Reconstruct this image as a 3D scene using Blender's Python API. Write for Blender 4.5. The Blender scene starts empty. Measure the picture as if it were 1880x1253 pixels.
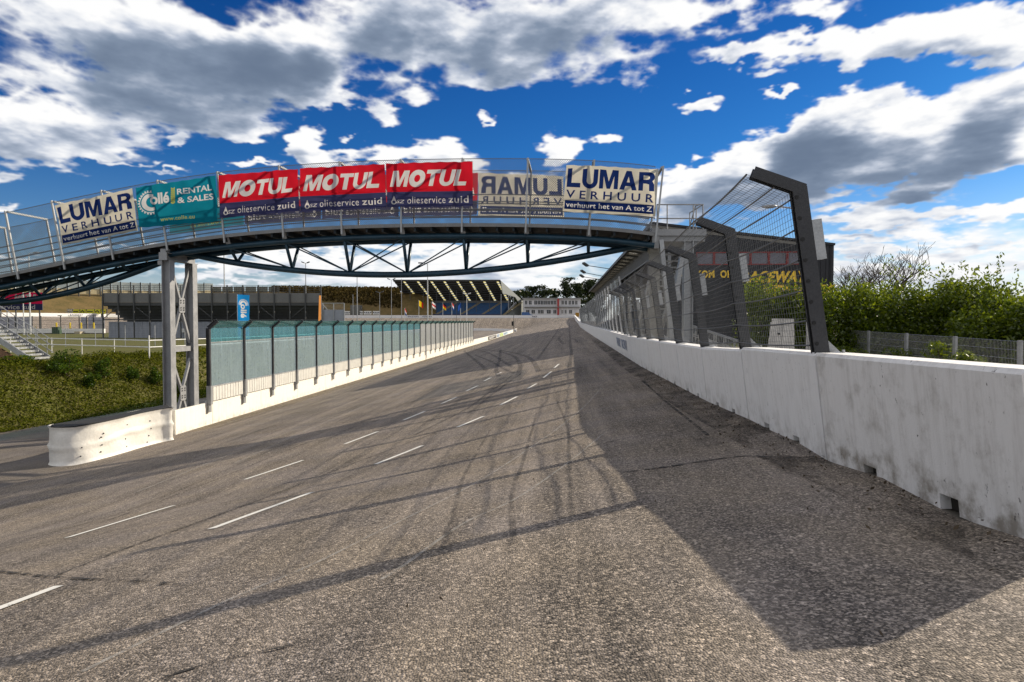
import bpy, bmesh, math, random
import numpy as np
from mathutils import Vector, Matrix, geometry

# ------------------------------------------------------------------ camera, sky, sun
R = math.radians
S = bpy.context.scene
COL = S.collection
EZ = 2.0                      # eye height; everything below is written relative to the eye and lifted at the end
F = 1253.0                    # focal length in photo pixels (24 mm)
PITCH = 0.02913
cam_d = bpy.data.cameras.new("camera")
cam_d.sensor_width = 36.0
cam_d.lens = 36.0 * F / 1880.0
cam_d.clip_start = 0.05
cam_d.clip_end = 6000
cam = bpy.data.objects.new("camera", cam_d)
COL.objects.link(cam)
cam.rotation_euler = (R(90) - PITCH, 0, 0)
S.camera = cam
S.view_settings.view_transform = 'Standard'
S.view_settings.look = 'None'
S.view_settings.exposure = 0.34
S.view_settings.gamma = 1.0
S.render.engine = 'CYCLES'
try:
    S.cycles.max_bounces = 8
    S.cycles.transparent_max_bounces = 16
    S.cycles.caustics_reflective = False
    S.cycles.caustics_refractive = False
    S.cycles.use_denoising = True
except Exception:
    pass
SUN_AZ, SUN_EL = 57.0, 26.0   # azimuth from +Y towards +X
SKY = 0.085
sd = bpy.data.lights.new("sun", 'SUN')
sd.energy = 5.0
sd.angle = R(0.5)
sd.color = (1.0, 0.88, 0.70)
sun = bpy.data.objects.new("sun", sd)
COL.objects.link(sun)
sdir = Vector((math.sin(R(SUN_AZ)) * math.cos(R(SUN_EL)), math.cos(R(SUN_AZ)) * math.cos(R(SUN_EL)), math.sin(R(SUN_EL))))
sun.rotation_euler = sdir.to_track_quat('Z', 'Y').to_euler()
sun.location = (60, 40, 60)


class NT:
    """small helper around a node tree"""
    def __init__(s, tree):
        s.t = tree
        s.t.nodes.clear()

    def n(s, typ, props=None, **ins):
        nd = s.t.nodes.new(typ)
        for k, v in (props or {}).items():
            setattr(nd, k, v)
        for k, v in ins.items():
            key = int(k[1:]) if (k[0] == 'i' and k[1:].isdigit()) else k.replace('_', ' ')
            s.set(nd, key, v)
        return nd

    def set(s, nd, key, v):
        sock = nd.inputs[key]
        if isinstance(v, bpy.types.NodeSocket):
            s.t.links.new(v, sock)
        elif isinstance(v, bpy.types.Node):
            s.t.links.new(v.outputs[0], sock)
        else:
            sock.default_value = v

    def math(s, op, a, b=0.0, c=0.0, clamp=False):
        nd = s.n('ShaderNodeMath', {'operation': op, 'use_clamp': clamp}, i0=a, i1=b)
        if op in ('MULTIPLY_ADD', 'COMPARE', 'SMOOTH_MIN', 'SMOOTH_MAX', 'WRAP'):
            s.set(nd, 2, c)
        return nd.outputs[0]

    def vmath(s, op, a, b=None, c=None):
        nd = s.n('ShaderNodeVectorMath', {'operation': op})
        s.set(nd, 0, a)
        if b is not None:
            if op == 'SCALE':
                s.set(nd, 3, b)
            else:
                s.set(nd, 1, b)
        if c is not None:
            s.set(nd, 2, c)
        return nd.outputs[1] if op in ('LENGTH', 'DOT_PRODUCT') else nd.outputs[0]

    def noise(s, vec, scale, detail=3.0, rough=0.55, dist=0.0, out=0):
        nd = s.n('ShaderNodeTexNoise', None, Vector=vec, Scale=scale, Detail=detail, Roughness=rough, Distortion=dist)
        return nd.outputs[out]

    def map(s, v, a, b, c, d, smooth=False):
        nd = s.n('ShaderNodeMapRange', {'interpolation_type': 'SMOOTHSTEP' if smooth else 'LINEAR', 'clamp': True}, i0=v, i1=a, i2=b, i3=c, i4=d)
        return nd.outputs[0]

    def mix(s, f, a, b, mode='MIX'):
        nd = s.n('ShaderNodeMix', {'data_type': 'RGBA', 'blend_type': mode, 'clamp_factor': True})
        s.set(nd, 0, f)
        s.set(nd, 6, a)
        s.set(nd, 7, b)
        return nd.outputs[2]


def c4(c):
    return (c[0], c[1], c[2], 1.0)


def azel(px, py):
    u, v = (px - 940.0) / F, (626.5 - py) / F
    y = math.cos(PITCH) + v * math.sin(PITCH)
    z = -math.sin(PITCH) + v * math.cos(PITCH)
    return math.atan2(u, y), math.atan2(z, math.hypot(u, y))


# ---- cloud field over the part of the sky in front: numpy noise in azimuth / elevation, -52..52 by -4..44 degrees
CW, CH = 2080, 960
CAZ0, CAZ1, CEL0, CEL1 = -52.0, 52.0, -4.0, 44.0


def vnoise(u, v, seed):
    """smooth value noise of two coordinate arrays"""
    rs = np.random.RandomState(seed)
    tab = rs.rand(256, 256).astype(np.float32)
    iu, iv = np.floor(u).astype(np.int32), np.floor(v).astype(np.int32)
    fu, fv = u - iu, v - iv
    fu = fu * fu * fu * (fu * (fu * 6 - 15) + 10)
    fv = fv * fv * fv * (fv * (fv * 6 - 15) + 10)
    a, b = tab[iv & 255, iu & 255], tab[iv & 255, (iu + 1) & 255]
    c, d = tab[(iv + 1) & 255, iu & 255], tab[(iv + 1) & 255, (iu + 1) & 255]
    return (a * (1 - fu) + b * fu) * (1 - fv) + (c * (1 - fu) + d * fu) * fv


def fbm(u, v, seed, octs=6, gain=0.5, billow=False):
    t, amp, tot = 0.0, 1.0, 0.0
    for o in range(octs):
        ca, sa = math.cos(0.6 * o), math.sin(0.6 * o)
        n = vnoise((u * ca - v * sa) * 2 ** o + 17.3 * o, (u * sa + v * ca) * 2 ** o + 9.1 * o, seed + o)
        if billow:
            n = np.abs(2 * n - 1)
        t = t + amp * n
        tot += amp
        amp *= gain
    return t / tot


def sstep(x, a, b):
    t = np.clip((x - a) / (b - a), 0, 1)
    return t * t * (3 - 2 * t)


def cloud_field(cover, shade):
    az = np.radians(np.linspace(CAZ0, CAZ1, CW, dtype=np.float32))[None, :] + np.zeros((CH, 1), np.float32)
    el = np.radians(np.linspace(CEL0, CEL1, CH, dtype=np.float32))[:, None] + np.zeros((1, CW), np.float32)
    # perspective of a flat cloud deck: structures get finer and flatter towards the horizon
    ele = np.log(0.14 + np.maximum(el, 0.0)) * 0.55
    k = 1.0 / (0.55 + 1.1 * np.clip(el, 0, 1))
    U, V = az * 6.0 * (1.25 - 0.5 * np.clip(el * 1.5, 0, 1)), ele * 11.0
    wu = fbm(U * 1.0 + 3, V * 1.0, 11, 5) - 0.5
    wv = fbm(U * 1.0 + 40, V * 1.0 + 7, 31, 5) - 0.5
    fu = fbm(U * 4.0 + 5, V * 4.0, 51, 4, 0.6) - 0.5
    fv = fbm(U * 4.0 + 50, V * 4.0 + 3, 71, 4, 0.6) - 0.5
    a2 = az + 0.07 * wu + 0.050 * fu
    e2 = el + 0.042 * wv + 0.036 * fv

    def blobs(lst, aa, ee):
        t = np.zeros((CH, CW), np.float32)
        for (px, py, sx, sy, w) in lst:
            a, e = azel(px, py)
            r = np.sqrt(((aa - a) * F / sx) ** 2 + ((ee - e) * F / sy) ** 2)
            t += w * (1 - sstep(r, 0.0, 1.0))
        return t
    D = blobs(cover, a2, e2)
    bil = fbm(U * 3.0, V * 3.0, 91, 6, 0.5, True)
    fin = fbm(U * 5.0 + 13, V * 5.0 + 4, 131, 6, 0.52)
    big = fbm(U * 1.3 + 23, V * 1.6 + 4, 151, 5, 0.5)
    body = 0.25 + 0.75 * sstep(D, 0.05, 0.45)
    den = D + body * (1.15 * (0.34 - bil) + 0.62 * (fin - 0.5) + 0.40 * (big - 0.5))
    low = sstep(el, 0.0, 0.03) * (1 - sstep(el, 0.08, 0.15)) * (0.15 + 0.85 * sstep(az, -0.42, -0.12)) * (0.45 + 1.1 * fbm(U * 0.9 + 70, V * 1.5, 251, 5))
    den = den + 0.40 * low
    crisp = 1 - sstep(el, 0.27, 0.36) * (1 - sstep(az, 0.18, 0.34))
    cov = sstep(den, 0.14 - 0.02 * crisp, 0.95 - 0.30 * crisp)
    cov = cov * sstep(el, 0.0, 0.035)
    th = np.clip(den - 0.28, 0, 1.15)
    for _ in range(3):
        th = (th + np.roll(th, 2, 0) + np.roll(th, -2, 0) + np.roll(th, 2, 1) + np.roll(th, -2, 1)) / 5
    # light marched towards the sun (to the right and up)
    acc = np.zeros_like(th)
    pad = 160
    P = np.pad(th, ((0, pad), (0, pad)), mode='edge')
    for i, st in enumerate((2, 5, 9, 14, 21, 30, 42, 58, 78)):
        dx, dy = int(st * 0.72), int(st * 1.0)
        acc += P[dy:dy + CH, dx:dx + CW] * (0.6 + 0.12 * i)
    acc /= 9.0
    SH = blobs(shade, az + 0.10 * wu + 0.03 * fu, el + 0.05 * wv + 0.02 * fv)
    tex = fbm(U * 2.2 + 61, V * 3.0, 171, 6, 0.55) - 0.5
    puff = fbm(U * 3.2 + 31, V * 3.8, 191, 4, 0.42) - 0.5
    m2 = sstep(th, 0.05, 0.6)
    soft = den.copy()
    for _ in range(5):
        for r in (3, 7, 13):
            soft = (soft + np.roll(soft, r, 0) + np.roll(soft, -r, 0) + np.roll(soft, r, 1) + np.roll(soft, -r, 1)) / 5
    sx, sy = 9, 13
    grad = soft - np.roll(np.roll(soft, -sy, 0), -sx, 1)         # positive where the cloud thins out towards the sun: a lit flank
    acc = acc + 0.5 * (acc - np.clip(th, 0, 0.9))
    core = sstep(soft, 0.30, 0.95)
    dark = 0.52 * np.clip(acc - 0.08, -0.1, 2) * (0.25 + 0.75 * core) + 0.66 * SH * (0.2 + 0.8 * core) * sstep(th, 0.06, 0.4) + 0.75 * (fbm(U * 5 + 9, V * 6, 211, 5, 0.55) - 0.47) * sstep(th, 0.0, 0.3) + (0.50 * tex + 0.55 * puff) * m2 - 1.5 * np.clip(grad, -0.12, 0.12) - 0.03
    dark = np.where(dark > 0.55, 0.55 + 0.45 * np.tanh((dark - 0.55) / 0.7), dark)
    dark = np.clip(dark, 0, 1.15)
    # tone: sunlit white, grey body, slate underside
    xs = [0.0, 0.20, 0.42, 0.72, 1.15]
    r_ = np.interp(dark, xs, [0.79, 0.64, 0.40, 0.185, 0.070])
    g_ = np.interp(dark, xs, [0.79, 0.66, 0.445, 0.235, 0.105])
    b_ = np.interp(dark, xs, [0.79, 0.70, 0.53, 0.32, 0.170])
    out = np.stack([r_, g_, b_, cov], -1).astype(np.float32)
    return out


COVER = [  # px, py, half width, half height, weight
    (150, 40, 330, 95, 0.9), (330, 70, 300, 90, 0.9), (470, 110, 190, 85, 1.3), (330, 130, 260, 70, 1.0), (130, 175, 240, 60, 0.8), (90, 245, 210, 58, 1.1), (20, 275, 160, 36, 0.9),
    (300, 200, 200, 50, 0.75), (400, 215, 110, 42, 0.9), (430, 245, 50, 18, 0.8), (560, 165, 120, 50, 0.8), (700, 60, 340, 110, 1.15), (900, 40, 340, 100, 1.15), (1130, 25, 260, 75, 1.0), (1330, 10, 160, 40, 0.7),
    (940, 125, 150, 45, 0.9), (880, 150, 90, 26, 0.7), (1120, 115, 150, 34, 0.85), (1200, 135, 80, 22, 0.6), (650, 185, 130, 24, 0.7), (770, 172, 70, 20, 0.8), (712, 212, 50, 20, 0.8),
    (1320, 92, 80, 28, 1.05), (1410, 82, 100, 34, 1.05), (1520, 70, 100, 40, 1.05), (1620, 62, 90, 36, 1.0), (1720, 50, 120, 44, 1.05), (1830, 50, 120, 55, 1.1), (1690, 20, 90, 30, 0.8),
    (1500, 8, 110, 24, 0.75), (1285, 176, 56, 17, 1.15), (1430, 167, 58, 11, 1.0), (1395, 128, 60, 12, 0.7), (1820, 92, 60, 12, 0.7),
    (1470, 275, 130, 70, 1.35), (1540, 225, 95, 66, 1.35), (1600, 205, 110, 66, 1.3), (1700, 235, 120, 78, 1.3), (1800, 210, 95, 82, 1.35), (1860, 180, 70, 80, 1.3), (1400, 290, 70, 46, 1.1), (1340, 315, 80, 50, 1.0),
    (1600, 300, 200, 50, 1.15), (1740, 300, 150, 50, 1.05), (1690, 355, 90, 30, 1.15), (1860, 280, 90, 44, 0.9),
    (552, 252, 46, 44, 1.35), (600, 285, 84, 32, 1.2), (705, 284, 66, 42, 1.3), (790, 280, 84, 42, 1.25), (850, 305, 50, 34, 0.9), (1020, 272, 56, 36, 1.4), (1100, 264, 36, 22, 1.25),
    (298, 249, 24, 12, 1.25), (230, 305, 80, 7, 0.7), (440, 300, 100, 10, 0.75), (25, 385, 46, 10, 1.15), (0, 325, 36, 22, 0.9), (330, 330, 70, 6, 0.5), (640, 240, 24, 9, 0.8), (905, 207, 24, 8, 0.8),
    (1270, 312, 120, 18, 0.95), (1290, 335, 110, 52, 1.15), (1250, 385, 130, 46, 1.0), (1380, 345, 90, 46, 1.1), (1470, 340, 110, 40, 0.9), (1560, 385, 110, 22, 1.0), (1640, 400, 120, 18, 0.9), (1760, 400, 130, 22, 0.9), (1860, 395, 80, 18, 0.8), (1500, 440, 320, 16, 0.8), (1720, 455, 260, 14, 0.9),
    (960, 320, 150, 26, 0.7), (700, 450, 240, 20, 0.6), (520, 480, 200, 26, 0.8), (900, 470, 260, 30, 0.85), (760, 520, 420, 26, 0.95), (420, 505, 160, 18, 0.9), (1020, 520, 180, 26, 0.9),
    (250, 458, 180, 10, 0.5), (60, 478, 140, 10, 0.5), (1650, 500, 400, 20, 0.8)]
SHADE = [(480, 105, 150, 66, 1.5), (560, 110, 60, 56, 1.1), (430, 60, 60, 40, 0.8), (330, 95, 200, 54, 0.8), (820, 20, 330, 76, 0.9), (640, 40, 160, 50, 0.4), (1080, 14, 200, 50, 0.6), (100, 150, 200, 30, 0.6),
         (50, 250, 180, 20, 0.5), (200, 110, 160, 40, 0.5), (240, 205, 120, 22, 0.4), (1490, 268, 130, 54, 1.4), (1420, 285, 80, 34, 0.7), (1590, 245, 80, 46, 0.8), (1830, 235, 90, 56, 0.9), (1690, 357, 76, 20, 1.3),
         (1840, 300, 80, 26, 0.6), (640, 472, 240, 16, 0.5), (430, 505, 140, 11, 0.6), (1600, 430, 200, 8, 0.6), (780, 290, 80, 18, 0.3), (1790, 440, 90, 10, 0.7), (1280, 365, 50, 22, 0.5)]


def build_world():
    W = bpy.data.worlds.new("World")
    S.world = W
    W.use_nodes = True
    g = NT(W.node_tree)
    sky = g.n('ShaderNodeTexSky', {'sky_type': 'NISHITA', 'sun_disc': False, 'sun_elevation': R(SUN_EL), 'sun_rotation': R(SUN_AZ),
                                   'air_density': 1.0, 'dust_density': 0.6, 'ozone_density': 2.5, 'altitude': 30})
    tc = g.n('ShaderNodeTexCoord')
    d = tc.outputs['Generated']
    X, Y, Z = g.n('ShaderNodeSeparateXYZ', None, Vector=d).outputs
    az = g.math('ARCTAN2', X, Y)
    el = g.math('ARCSINE', Z)
    arr = cloud_field(COVER, SHADE)
    img = bpy.data.images.new("cloud_field", CW, CH, alpha=True, float_buffer=True)
    img.colorspace_settings.name = 'Non-Color'
    img.alpha_mode = 'CHANNEL_PACKED'
    img.pixels.foreach_set(arr.ravel())
    img.update()
    a0, a1, e0, e1 = R(CAZ0), R(CAZ1), R(CEL0), R(CEL1)
    uv = g.n('ShaderNodeCombineXYZ', None, X=g.math('MULTIPLY_ADD', az, 1 / (a1 - a0), -a0 / (a1 - a0)),
             Y=g.math('MULTIPLY_ADD', el, 1 / (e1 - e0), -e0 / (e1 - e0)), Z=0.0)
    tx = g.n('ShaderNodeTexImage', {'image': img, 'extension': 'EXTEND', 'interpolation': 'Cubic'}, Vector=uv)
    # the rest of the sky dome: a broken cloud field of plain noise
    dome = g.n('ShaderNodeCombineXYZ', None, X=X, Y=Y, Z=g.math('MULTIPLY', Z, 2.0))
    fld = g.noise(dome, 1.9, 5.0, 0.55)
    cov2 = g.map(fld, 0.36, 0.56, 0.0, 1.0, True)
    front = g.math('MULTIPLY', g.map(g.math('ABSOLUTE', az), R(42), R(51), 1.0, 0.0, True), g.map(el, R(36), R(43), 1.0, 0.0, True))
    cov = g.math('MULTIPLY_ADD', front, g.math('SUBTRACT', tx.outputs[1], cov2), cov2)
    # unseen clouds behind the camera set brighter than back-lit ones to lift shade
    cl2 = g.mix(g.map(Y, -0.6, 0.5, 0.0, 1.0), (0.78, 0.77, 0.76, 1), (0.48, 0.49, 0.52, 1))
    cl = g.mix(front, cl2, tx.outputs[0])
    skc = g.vmath('SCALE', sky.outputs[0], SKY)
    tint = g.n('ShaderNodeValToRGB')
    tr = tint.color_ramp
    tr.elements[0].position = 0.0
    tr.elements[0].color = (0.80, 0.86, 0.95, 1)
    tr.elements[1].position = 0.42
    tr.elements[1].color = (0.035, 0.28, 0.70, 1)
    e = tr.elements.new(0.10)
    e.color = (0.42, 0.66, 0.96, 1)
    e = tr.elements.new(0.22)
    e.color = (0.10, 0.41, 0.82, 1)
    g.set(tint, 0, Z)
    skc = g.vmath('MULTIPLY', skc, tint.outputs[0])
    final = g.mix(cov, skc, cl)
    hz = g.map(Z, 0.0, 0.09, 0.55, 0.0, True)       # pale veil near the horizon
    final = g.mix(hz, final, (0.66, 0.70, 0.76, 1))
    bg = g.n('ShaderNodeBackground', None, Color=final, Strength=1.0)
    out = g.n('ShaderNodeOutputWorld')
    g.t.links.new(bg.outputs[0], out.inputs[0])
    W.cycles.sampling_method = 'MANUAL'
    W.cycles.sample_map_resolution = 512


build_world()

# ------------------------------------------------------------------ helpers: places from the photo, mesh builder, materials
def ray(px, py):
    u, v = (px - 940.0) / F, (626.5 - py) / F
    return Vector((u, math.cos(PITCH) + v * math.sin(PITCH), -math.sin(PITCH) + v * math.cos(PITCH)))


def P(px, py, d):
    r = ray(px, py)
    return r * (d / r.y)


def onplane(px, py, p0, n):
    r = ray(px, py)
    return r * (Vector(p0).dot(n) / r.dot(n))


class MB:
    def __init__(s):
        s.v, s.f, s.m = [], [], []

    def add(s, vs, fs, m=0):
        b = len(s.v)
        s.v.extend([tuple(v) for v in vs])
        for f in fs:
            s.f.append(tuple(b + i for i in f))
            s.m.append(m)

    def hexa(s, p, m=0):
        """eight corners: bottom ring 0-3 then top ring 4-7, both counter-clockwise from above"""
        s.add(p, [(3, 2, 1, 0), (4, 5, 6, 7), (0, 1, 5, 4), (1, 2, 6, 5), (2, 3, 7, 6), (3, 0, 4, 7)], m)

    def box(s, c, sz, ax=None, m=0):
        c = Vector(c)
        X, Y, Z = ax if ax else (Vector((1, 0, 0)), Vector((0, 1, 0)), Vector((0, 0, 1)))
        hx, hy, hz = X * sz[0] / 2, Y * sz[1] / 2, Z * sz[2] / 2
        s.hexa([c - hx - hy - hz, c + hx - hy - hz, c + hx + hy - hz, c - hx + hy - hz,
                c - hx - hy + hz, c + hx - hy + hz, c + hx + hy + hz, c - hx + hy + hz], m)

    def bar(s, a, b, w, h=None, up=(0, 0, 1), m=0):
        """rectangular bar from a to b; w across, h along up"""
        a, b = Vector(a), Vector(b)
        h = w if h is None else h
        d = (b - a)
        L = d.length
        if L < 1e-6:
            return
        d.normalize()
        u = Vector(up)
        if abs(d.dot(u)) > 0.98:
            u = Vector((0, 1, 0))
        x = d.cross(u).normalized()
        z = x.cross(d).normalized()
        s.box((a + b) / 2, (w, L, h), (x, d, z), m)

    def ibeam(s, a, b, w, h, up=(0, 0, 1), t=0.02, m=0):
        """H profile: flanges w wide, h apart along up"""
        a, b = Vector(a), Vector(b)
        d = (b - a).normalized()
        u = Vector(up)
        x = d.cross(u).normalized()
        z = x.cross(d).normalized()
        L = (b - a).length
        c = (a + b) / 2
        s.box(c + z * (h / 2 - t / 2), (w, L, t), (x, d, z), m)
        s.box(c - z * (h / 2 - t / 2), (w, L, t), (x, d, z), m)
        s.box(c, (t, L - 0.002, h - 2 * t), (x, d, z), m)

    def tube(s, a, b, r, n=6, r2=None, m=0, cap=True):
        s.path([a, b], [r, r if r2 is None else r2], n, m, cap)

    def path(s, pts, r, n=6, m=0, cap=True):
        pts = [Vector(p) for p in pts]
        k = len(pts)
        rs = r if isinstance(r, (list, tuple)) else [r] * k
        b = len(s.v)
        ref = None
        for i, p in enumerate(pts):
            d = (pts[min(i + 1, k - 1)] - pts[max(i - 1, 0)])
            if d.length < 1e-9:
                d = Vector((0, 0, 1))
            d.normalize()
            if ref is None or abs(ref.dot(d)) > 0.95:
                ref = Vector((0, 0, 1)) if abs(d.z) < 0.9 else Vector((1, 0, 0))
            x = d.cross(ref).normalized()
            y = d.cross(x).normalized()
            for j in range(n):
                t = 2 * math.pi * (j + 0.5) / n
                s.v.append(tuple(p + (x * math.cos(t) + y * math.sin(t)) * rs[i]))
        for i in range(k - 1):
            for j in range(n):
                q = (j + 1) % n
                s.f.append((b + i * n + j, b + i * n + q, b + (i + 1) * n + q, b + (i + 1) * n + j))
                s.m.append(m)
        if cap:
            s.f.append(tuple(b + j for j in range(n))[::-1])
            s.m.append(m)
            s.f.append(tuple(b + (k - 1) * n + j for j in range(n)))
            s.m.append(m)

    def prism(s, poly, ext, m=0):
        """polygon (list of 3-D points) swept along the vector ext"""
        n = len(poly)
        p = [Vector(q) for q in poly]
        e = Vector(ext)
        s.add(p + [q + e for q in p], [tuple(range(n))[::-1], tuple(range(n, 2 * n))] + [(i, (i + 1) % n, n + (i + 1) % n, n + i) for i in range(n)], m)

    def quad(s, a, b, c, d, m=0):
        s.add([a, b, c, d], [(0, 1, 2, 3)], m)

    def sheet(s, pts, th, m=0):
        """closed thin plate of a quad, thickness th along its normal"""
        p = [Vector(q) for q in pts]
        n = (p[1] - p[0]).cross(p[3] - p[0]).normalized() * th / 2
        s.hexa([q - n for q in p] + [q + n for q in p], m)


def wloc(o):
    v = Vector((0, 0, 0))
    while o is not None:
        v += o.location
        o = o.parent
    return v


def tag(o, label=None, cat=None, group=None, kind=None):
    if label:
        o['label'] = label
    if cat:
        o['category'] = cat
    if group:
        o['group'] = group
    if kind:
        o['kind'] = kind
    return o


def thing(name, loc, label, cat, group=None):
    o = bpy.data.objects.new(name, None)
    o.empty_display_size = 0.2
    COL.objects.link(o)
    o.location = Vector(loc)
    return tag(o, label, cat, group)


def build(mb, name, mats, parent=None, smooth=False, origin=None, local=False):
    if not mb.f:
        return None
    va = np.array(mb.v, np.float64)
    if parent is not None:
        org = Vector((0, 0, 0)) if local else wloc(parent)
        loc = Vector((0, 0, 0))
    else:
        if origin is None:
            lo, hi = va.min(0), va.max(0)
            origin = ((lo[0] + hi[0]) / 2, (lo[1] + hi[1]) / 2, lo[2])
        org = loc = Vector(origin)
    va = va - np.array(org)
    me = bpy.data.meshes.new(name)
    me.from_pydata(va.tolist(), [], mb.f)
    for mt in (mats if isinstance(mats, (list, tuple)) else [mats]):
        me.materials.append(mt)
    me.polygons.foreach_set('material_index', mb.m)
    if smooth:
        me.polygons.foreach_set('use_smooth', [True] * len(mb.f))
    me.update()
    o = bpy.data.objects.new(name, me)
    COL.objects.link(o)
    o.location = loc
    if parent is not None:
        o.parent = parent
        o.location = (0, 0, 0)
    return o


def copy_tree(o, parent=None):
    c = o.copy()
    COL.objects.link(c)
    c.parent = parent
    for ch in o.children:
        copy_tree(ch, c)
    return c


MATS = {}


def pm(name, col, rough=0.6, metal=0.0, var=0.12, scale=3.0, bump=0.0, bscale=60.0, col2=None, spec=0.5, stretch=(1, 1, 1), world=False):
    """plain procedural material: base colour broken by two noises, optional second colour and bump"""
    if name in MATS:
        return MATS[name]
    m = bpy.data.materials.new(name)
    m.use_nodes = True
    g = NT(m.node_tree)
    if world:
        vec = g.n('ShaderNodeNewGeometry').outputs['Position']
    else:
        vec = g.n('ShaderNodeTexCoord').outputs['Object']
    vec = g.vmath('MULTIPLY', vec, stretch)
    n1 = g.noise(vec, scale, 5.0, 0.6)
    n2 = g.noise(vec, scale * 9.0, 3.0, 0.6)
    c2 = col2 if col2 else tuple(max(0, x * (1 - 2.6 * var)) for x in col)
    f = g.map(g.math('MULTIPLY_ADD', n2, 0.4, g.math('MULTIPLY', n1, 0.6)), 0.36, 0.64, 0.0, 1.0)
    cc = g.mix(f, c4(c2), c4(tuple(min(1, x * (1 + var * 0.5)) for x in col)))
    b = g.n('ShaderNodeBsdfPrincipled')
    g.set(b, 'Base Color', cc)
    g.set(b, 'Roughness', g.map(n1, 0.3, 0.7, max(0.02, rough - 0.1), min(1, rough + 0.1)))
    g.set(b, 'Metallic', metal)
    g.set(b, 'Specular IOR Level', spec)
    if bump:
        bp = g.n('ShaderNodeBump', None, Strength=bump, Distance=0.02, Height=g.noise(vec, bscale, 3.0))
        g.set(b, 'Normal', bp.outputs[0])
    o = g.n('ShaderNodeOutputMaterial')
    g.t.links.new(b.outputs[0], o.inputs[0])
    MATS[name] = m
    return m


def asphalt(name, base, streak=0.35, stones=1.0):
    m = bpy.data.materials.new(name)
    m.use_nodes = True
    g = NT(m.node_tree)
    pos = g.n('ShaderNodeNewGeometry').outputs['Position']
    # rotate so that x runs across the track and y along it
    ca, sa = math.cos(0.075), math.sin(0.075)
    across = g.vmath('DOT_PRODUCT', pos, (ca, -sa, 0))
    along = g.vmath('DOT_PRODUCT', pos, (sa, ca, 0))
    tv = g.n('ShaderNodeCombineXYZ', None, X=across, Y=g.math('MULTIPLY', along, 0.035), Z=0.0).outputs[0]
    cell = g.n('ShaderNodeTexVoronoi', None, Vector=pos, Scale=82.0)
    cell2 = g.n('ShaderNodeTexVoronoi', None, Vector=pos, Scale=52.0)
    st = g.n('ShaderNodeSeparateColor', None, Color=cell.outputs['Color']).outputs[0]
    st2 = g.n('ShaderNodeSeparateColor', None, Color=cell2.outputs['Color']).outputs[1]
    nb = g.noise(pos, 0.55, 5.0, 0.6)
    nm = g.noise(pos, 6.0, 4.0, 0.6)
    ns = g.noise(tv, 1.6, 5.0, 0.65)
    ns2 = g.noise(tv, 7.0, 3.0, 0.6)
    f = g.math('ADD', g.map(nb, 0.3, 0.7, -0.26, 0.26), g.map(ns, 0.3, 0.7, -streak, streak))
    f = g.math('ADD', f, g.map(ns2, 0.3, 0.7, -streak * 0.4, streak * 0.4))
    f = g.math('ADD', f, g.map(nm, 0.3, 0.7, -0.07, 0.07))
    stn = g.math('MULTIPLY', g.math('SUBTRACT', g.math('POWER', st, 2.2), 0.30), 1.25 * stones)
    stn = g.math('ADD', stn, g.math('MULTIPLY', g.map(st2, 0.86, 0.97, 0.0, 0.9), stones))
    f = g.math('ADD', f, g.math('MULTIPLY', stn, g.map(nm, 0.25, 0.7, 0.7, 1.2)))
    k = g.math('MAXIMUM', g.math('ADD', f, 1.0), 0.18)
    tintn = g.mix(g.map(g.noise(pos, 0.9, 4.0), 0.35, 0.65, 0, 1), c4(base), c4((base[0] * 0.94, base[1] * 0.97, base[2] * 1.08)))
    cc = g.vmath('SCALE', tintn, k)
    b = g.n('ShaderNodeBsdfPrincipled')
    g.set(b, 'Base Color', cc)
    g.set(b, 'Roughness', 0.86)
    g.set(b, 'Specular IOR Level', 0.35)
    h = g.math('ADD', g.math('MULTIPLY', cell.outputs['Distance'], -1.0), g.math('MULTIPLY', g.noise(pos, 40.0, 3.0), 0.8))
    h = g.math('ADD', h, g.math('MULTIPLY', nm, 0.7))
    bp = g.n('ShaderNodeBump', None, Strength=0.9, Distance=0.010, Height=h)
    g.set(b, 'Normal', bp.outputs[0])
    o = g.n('ShaderNodeOutputMaterial')
    g.t.links.new(b.outputs[0], o.inputs[0])
    return m


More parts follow.
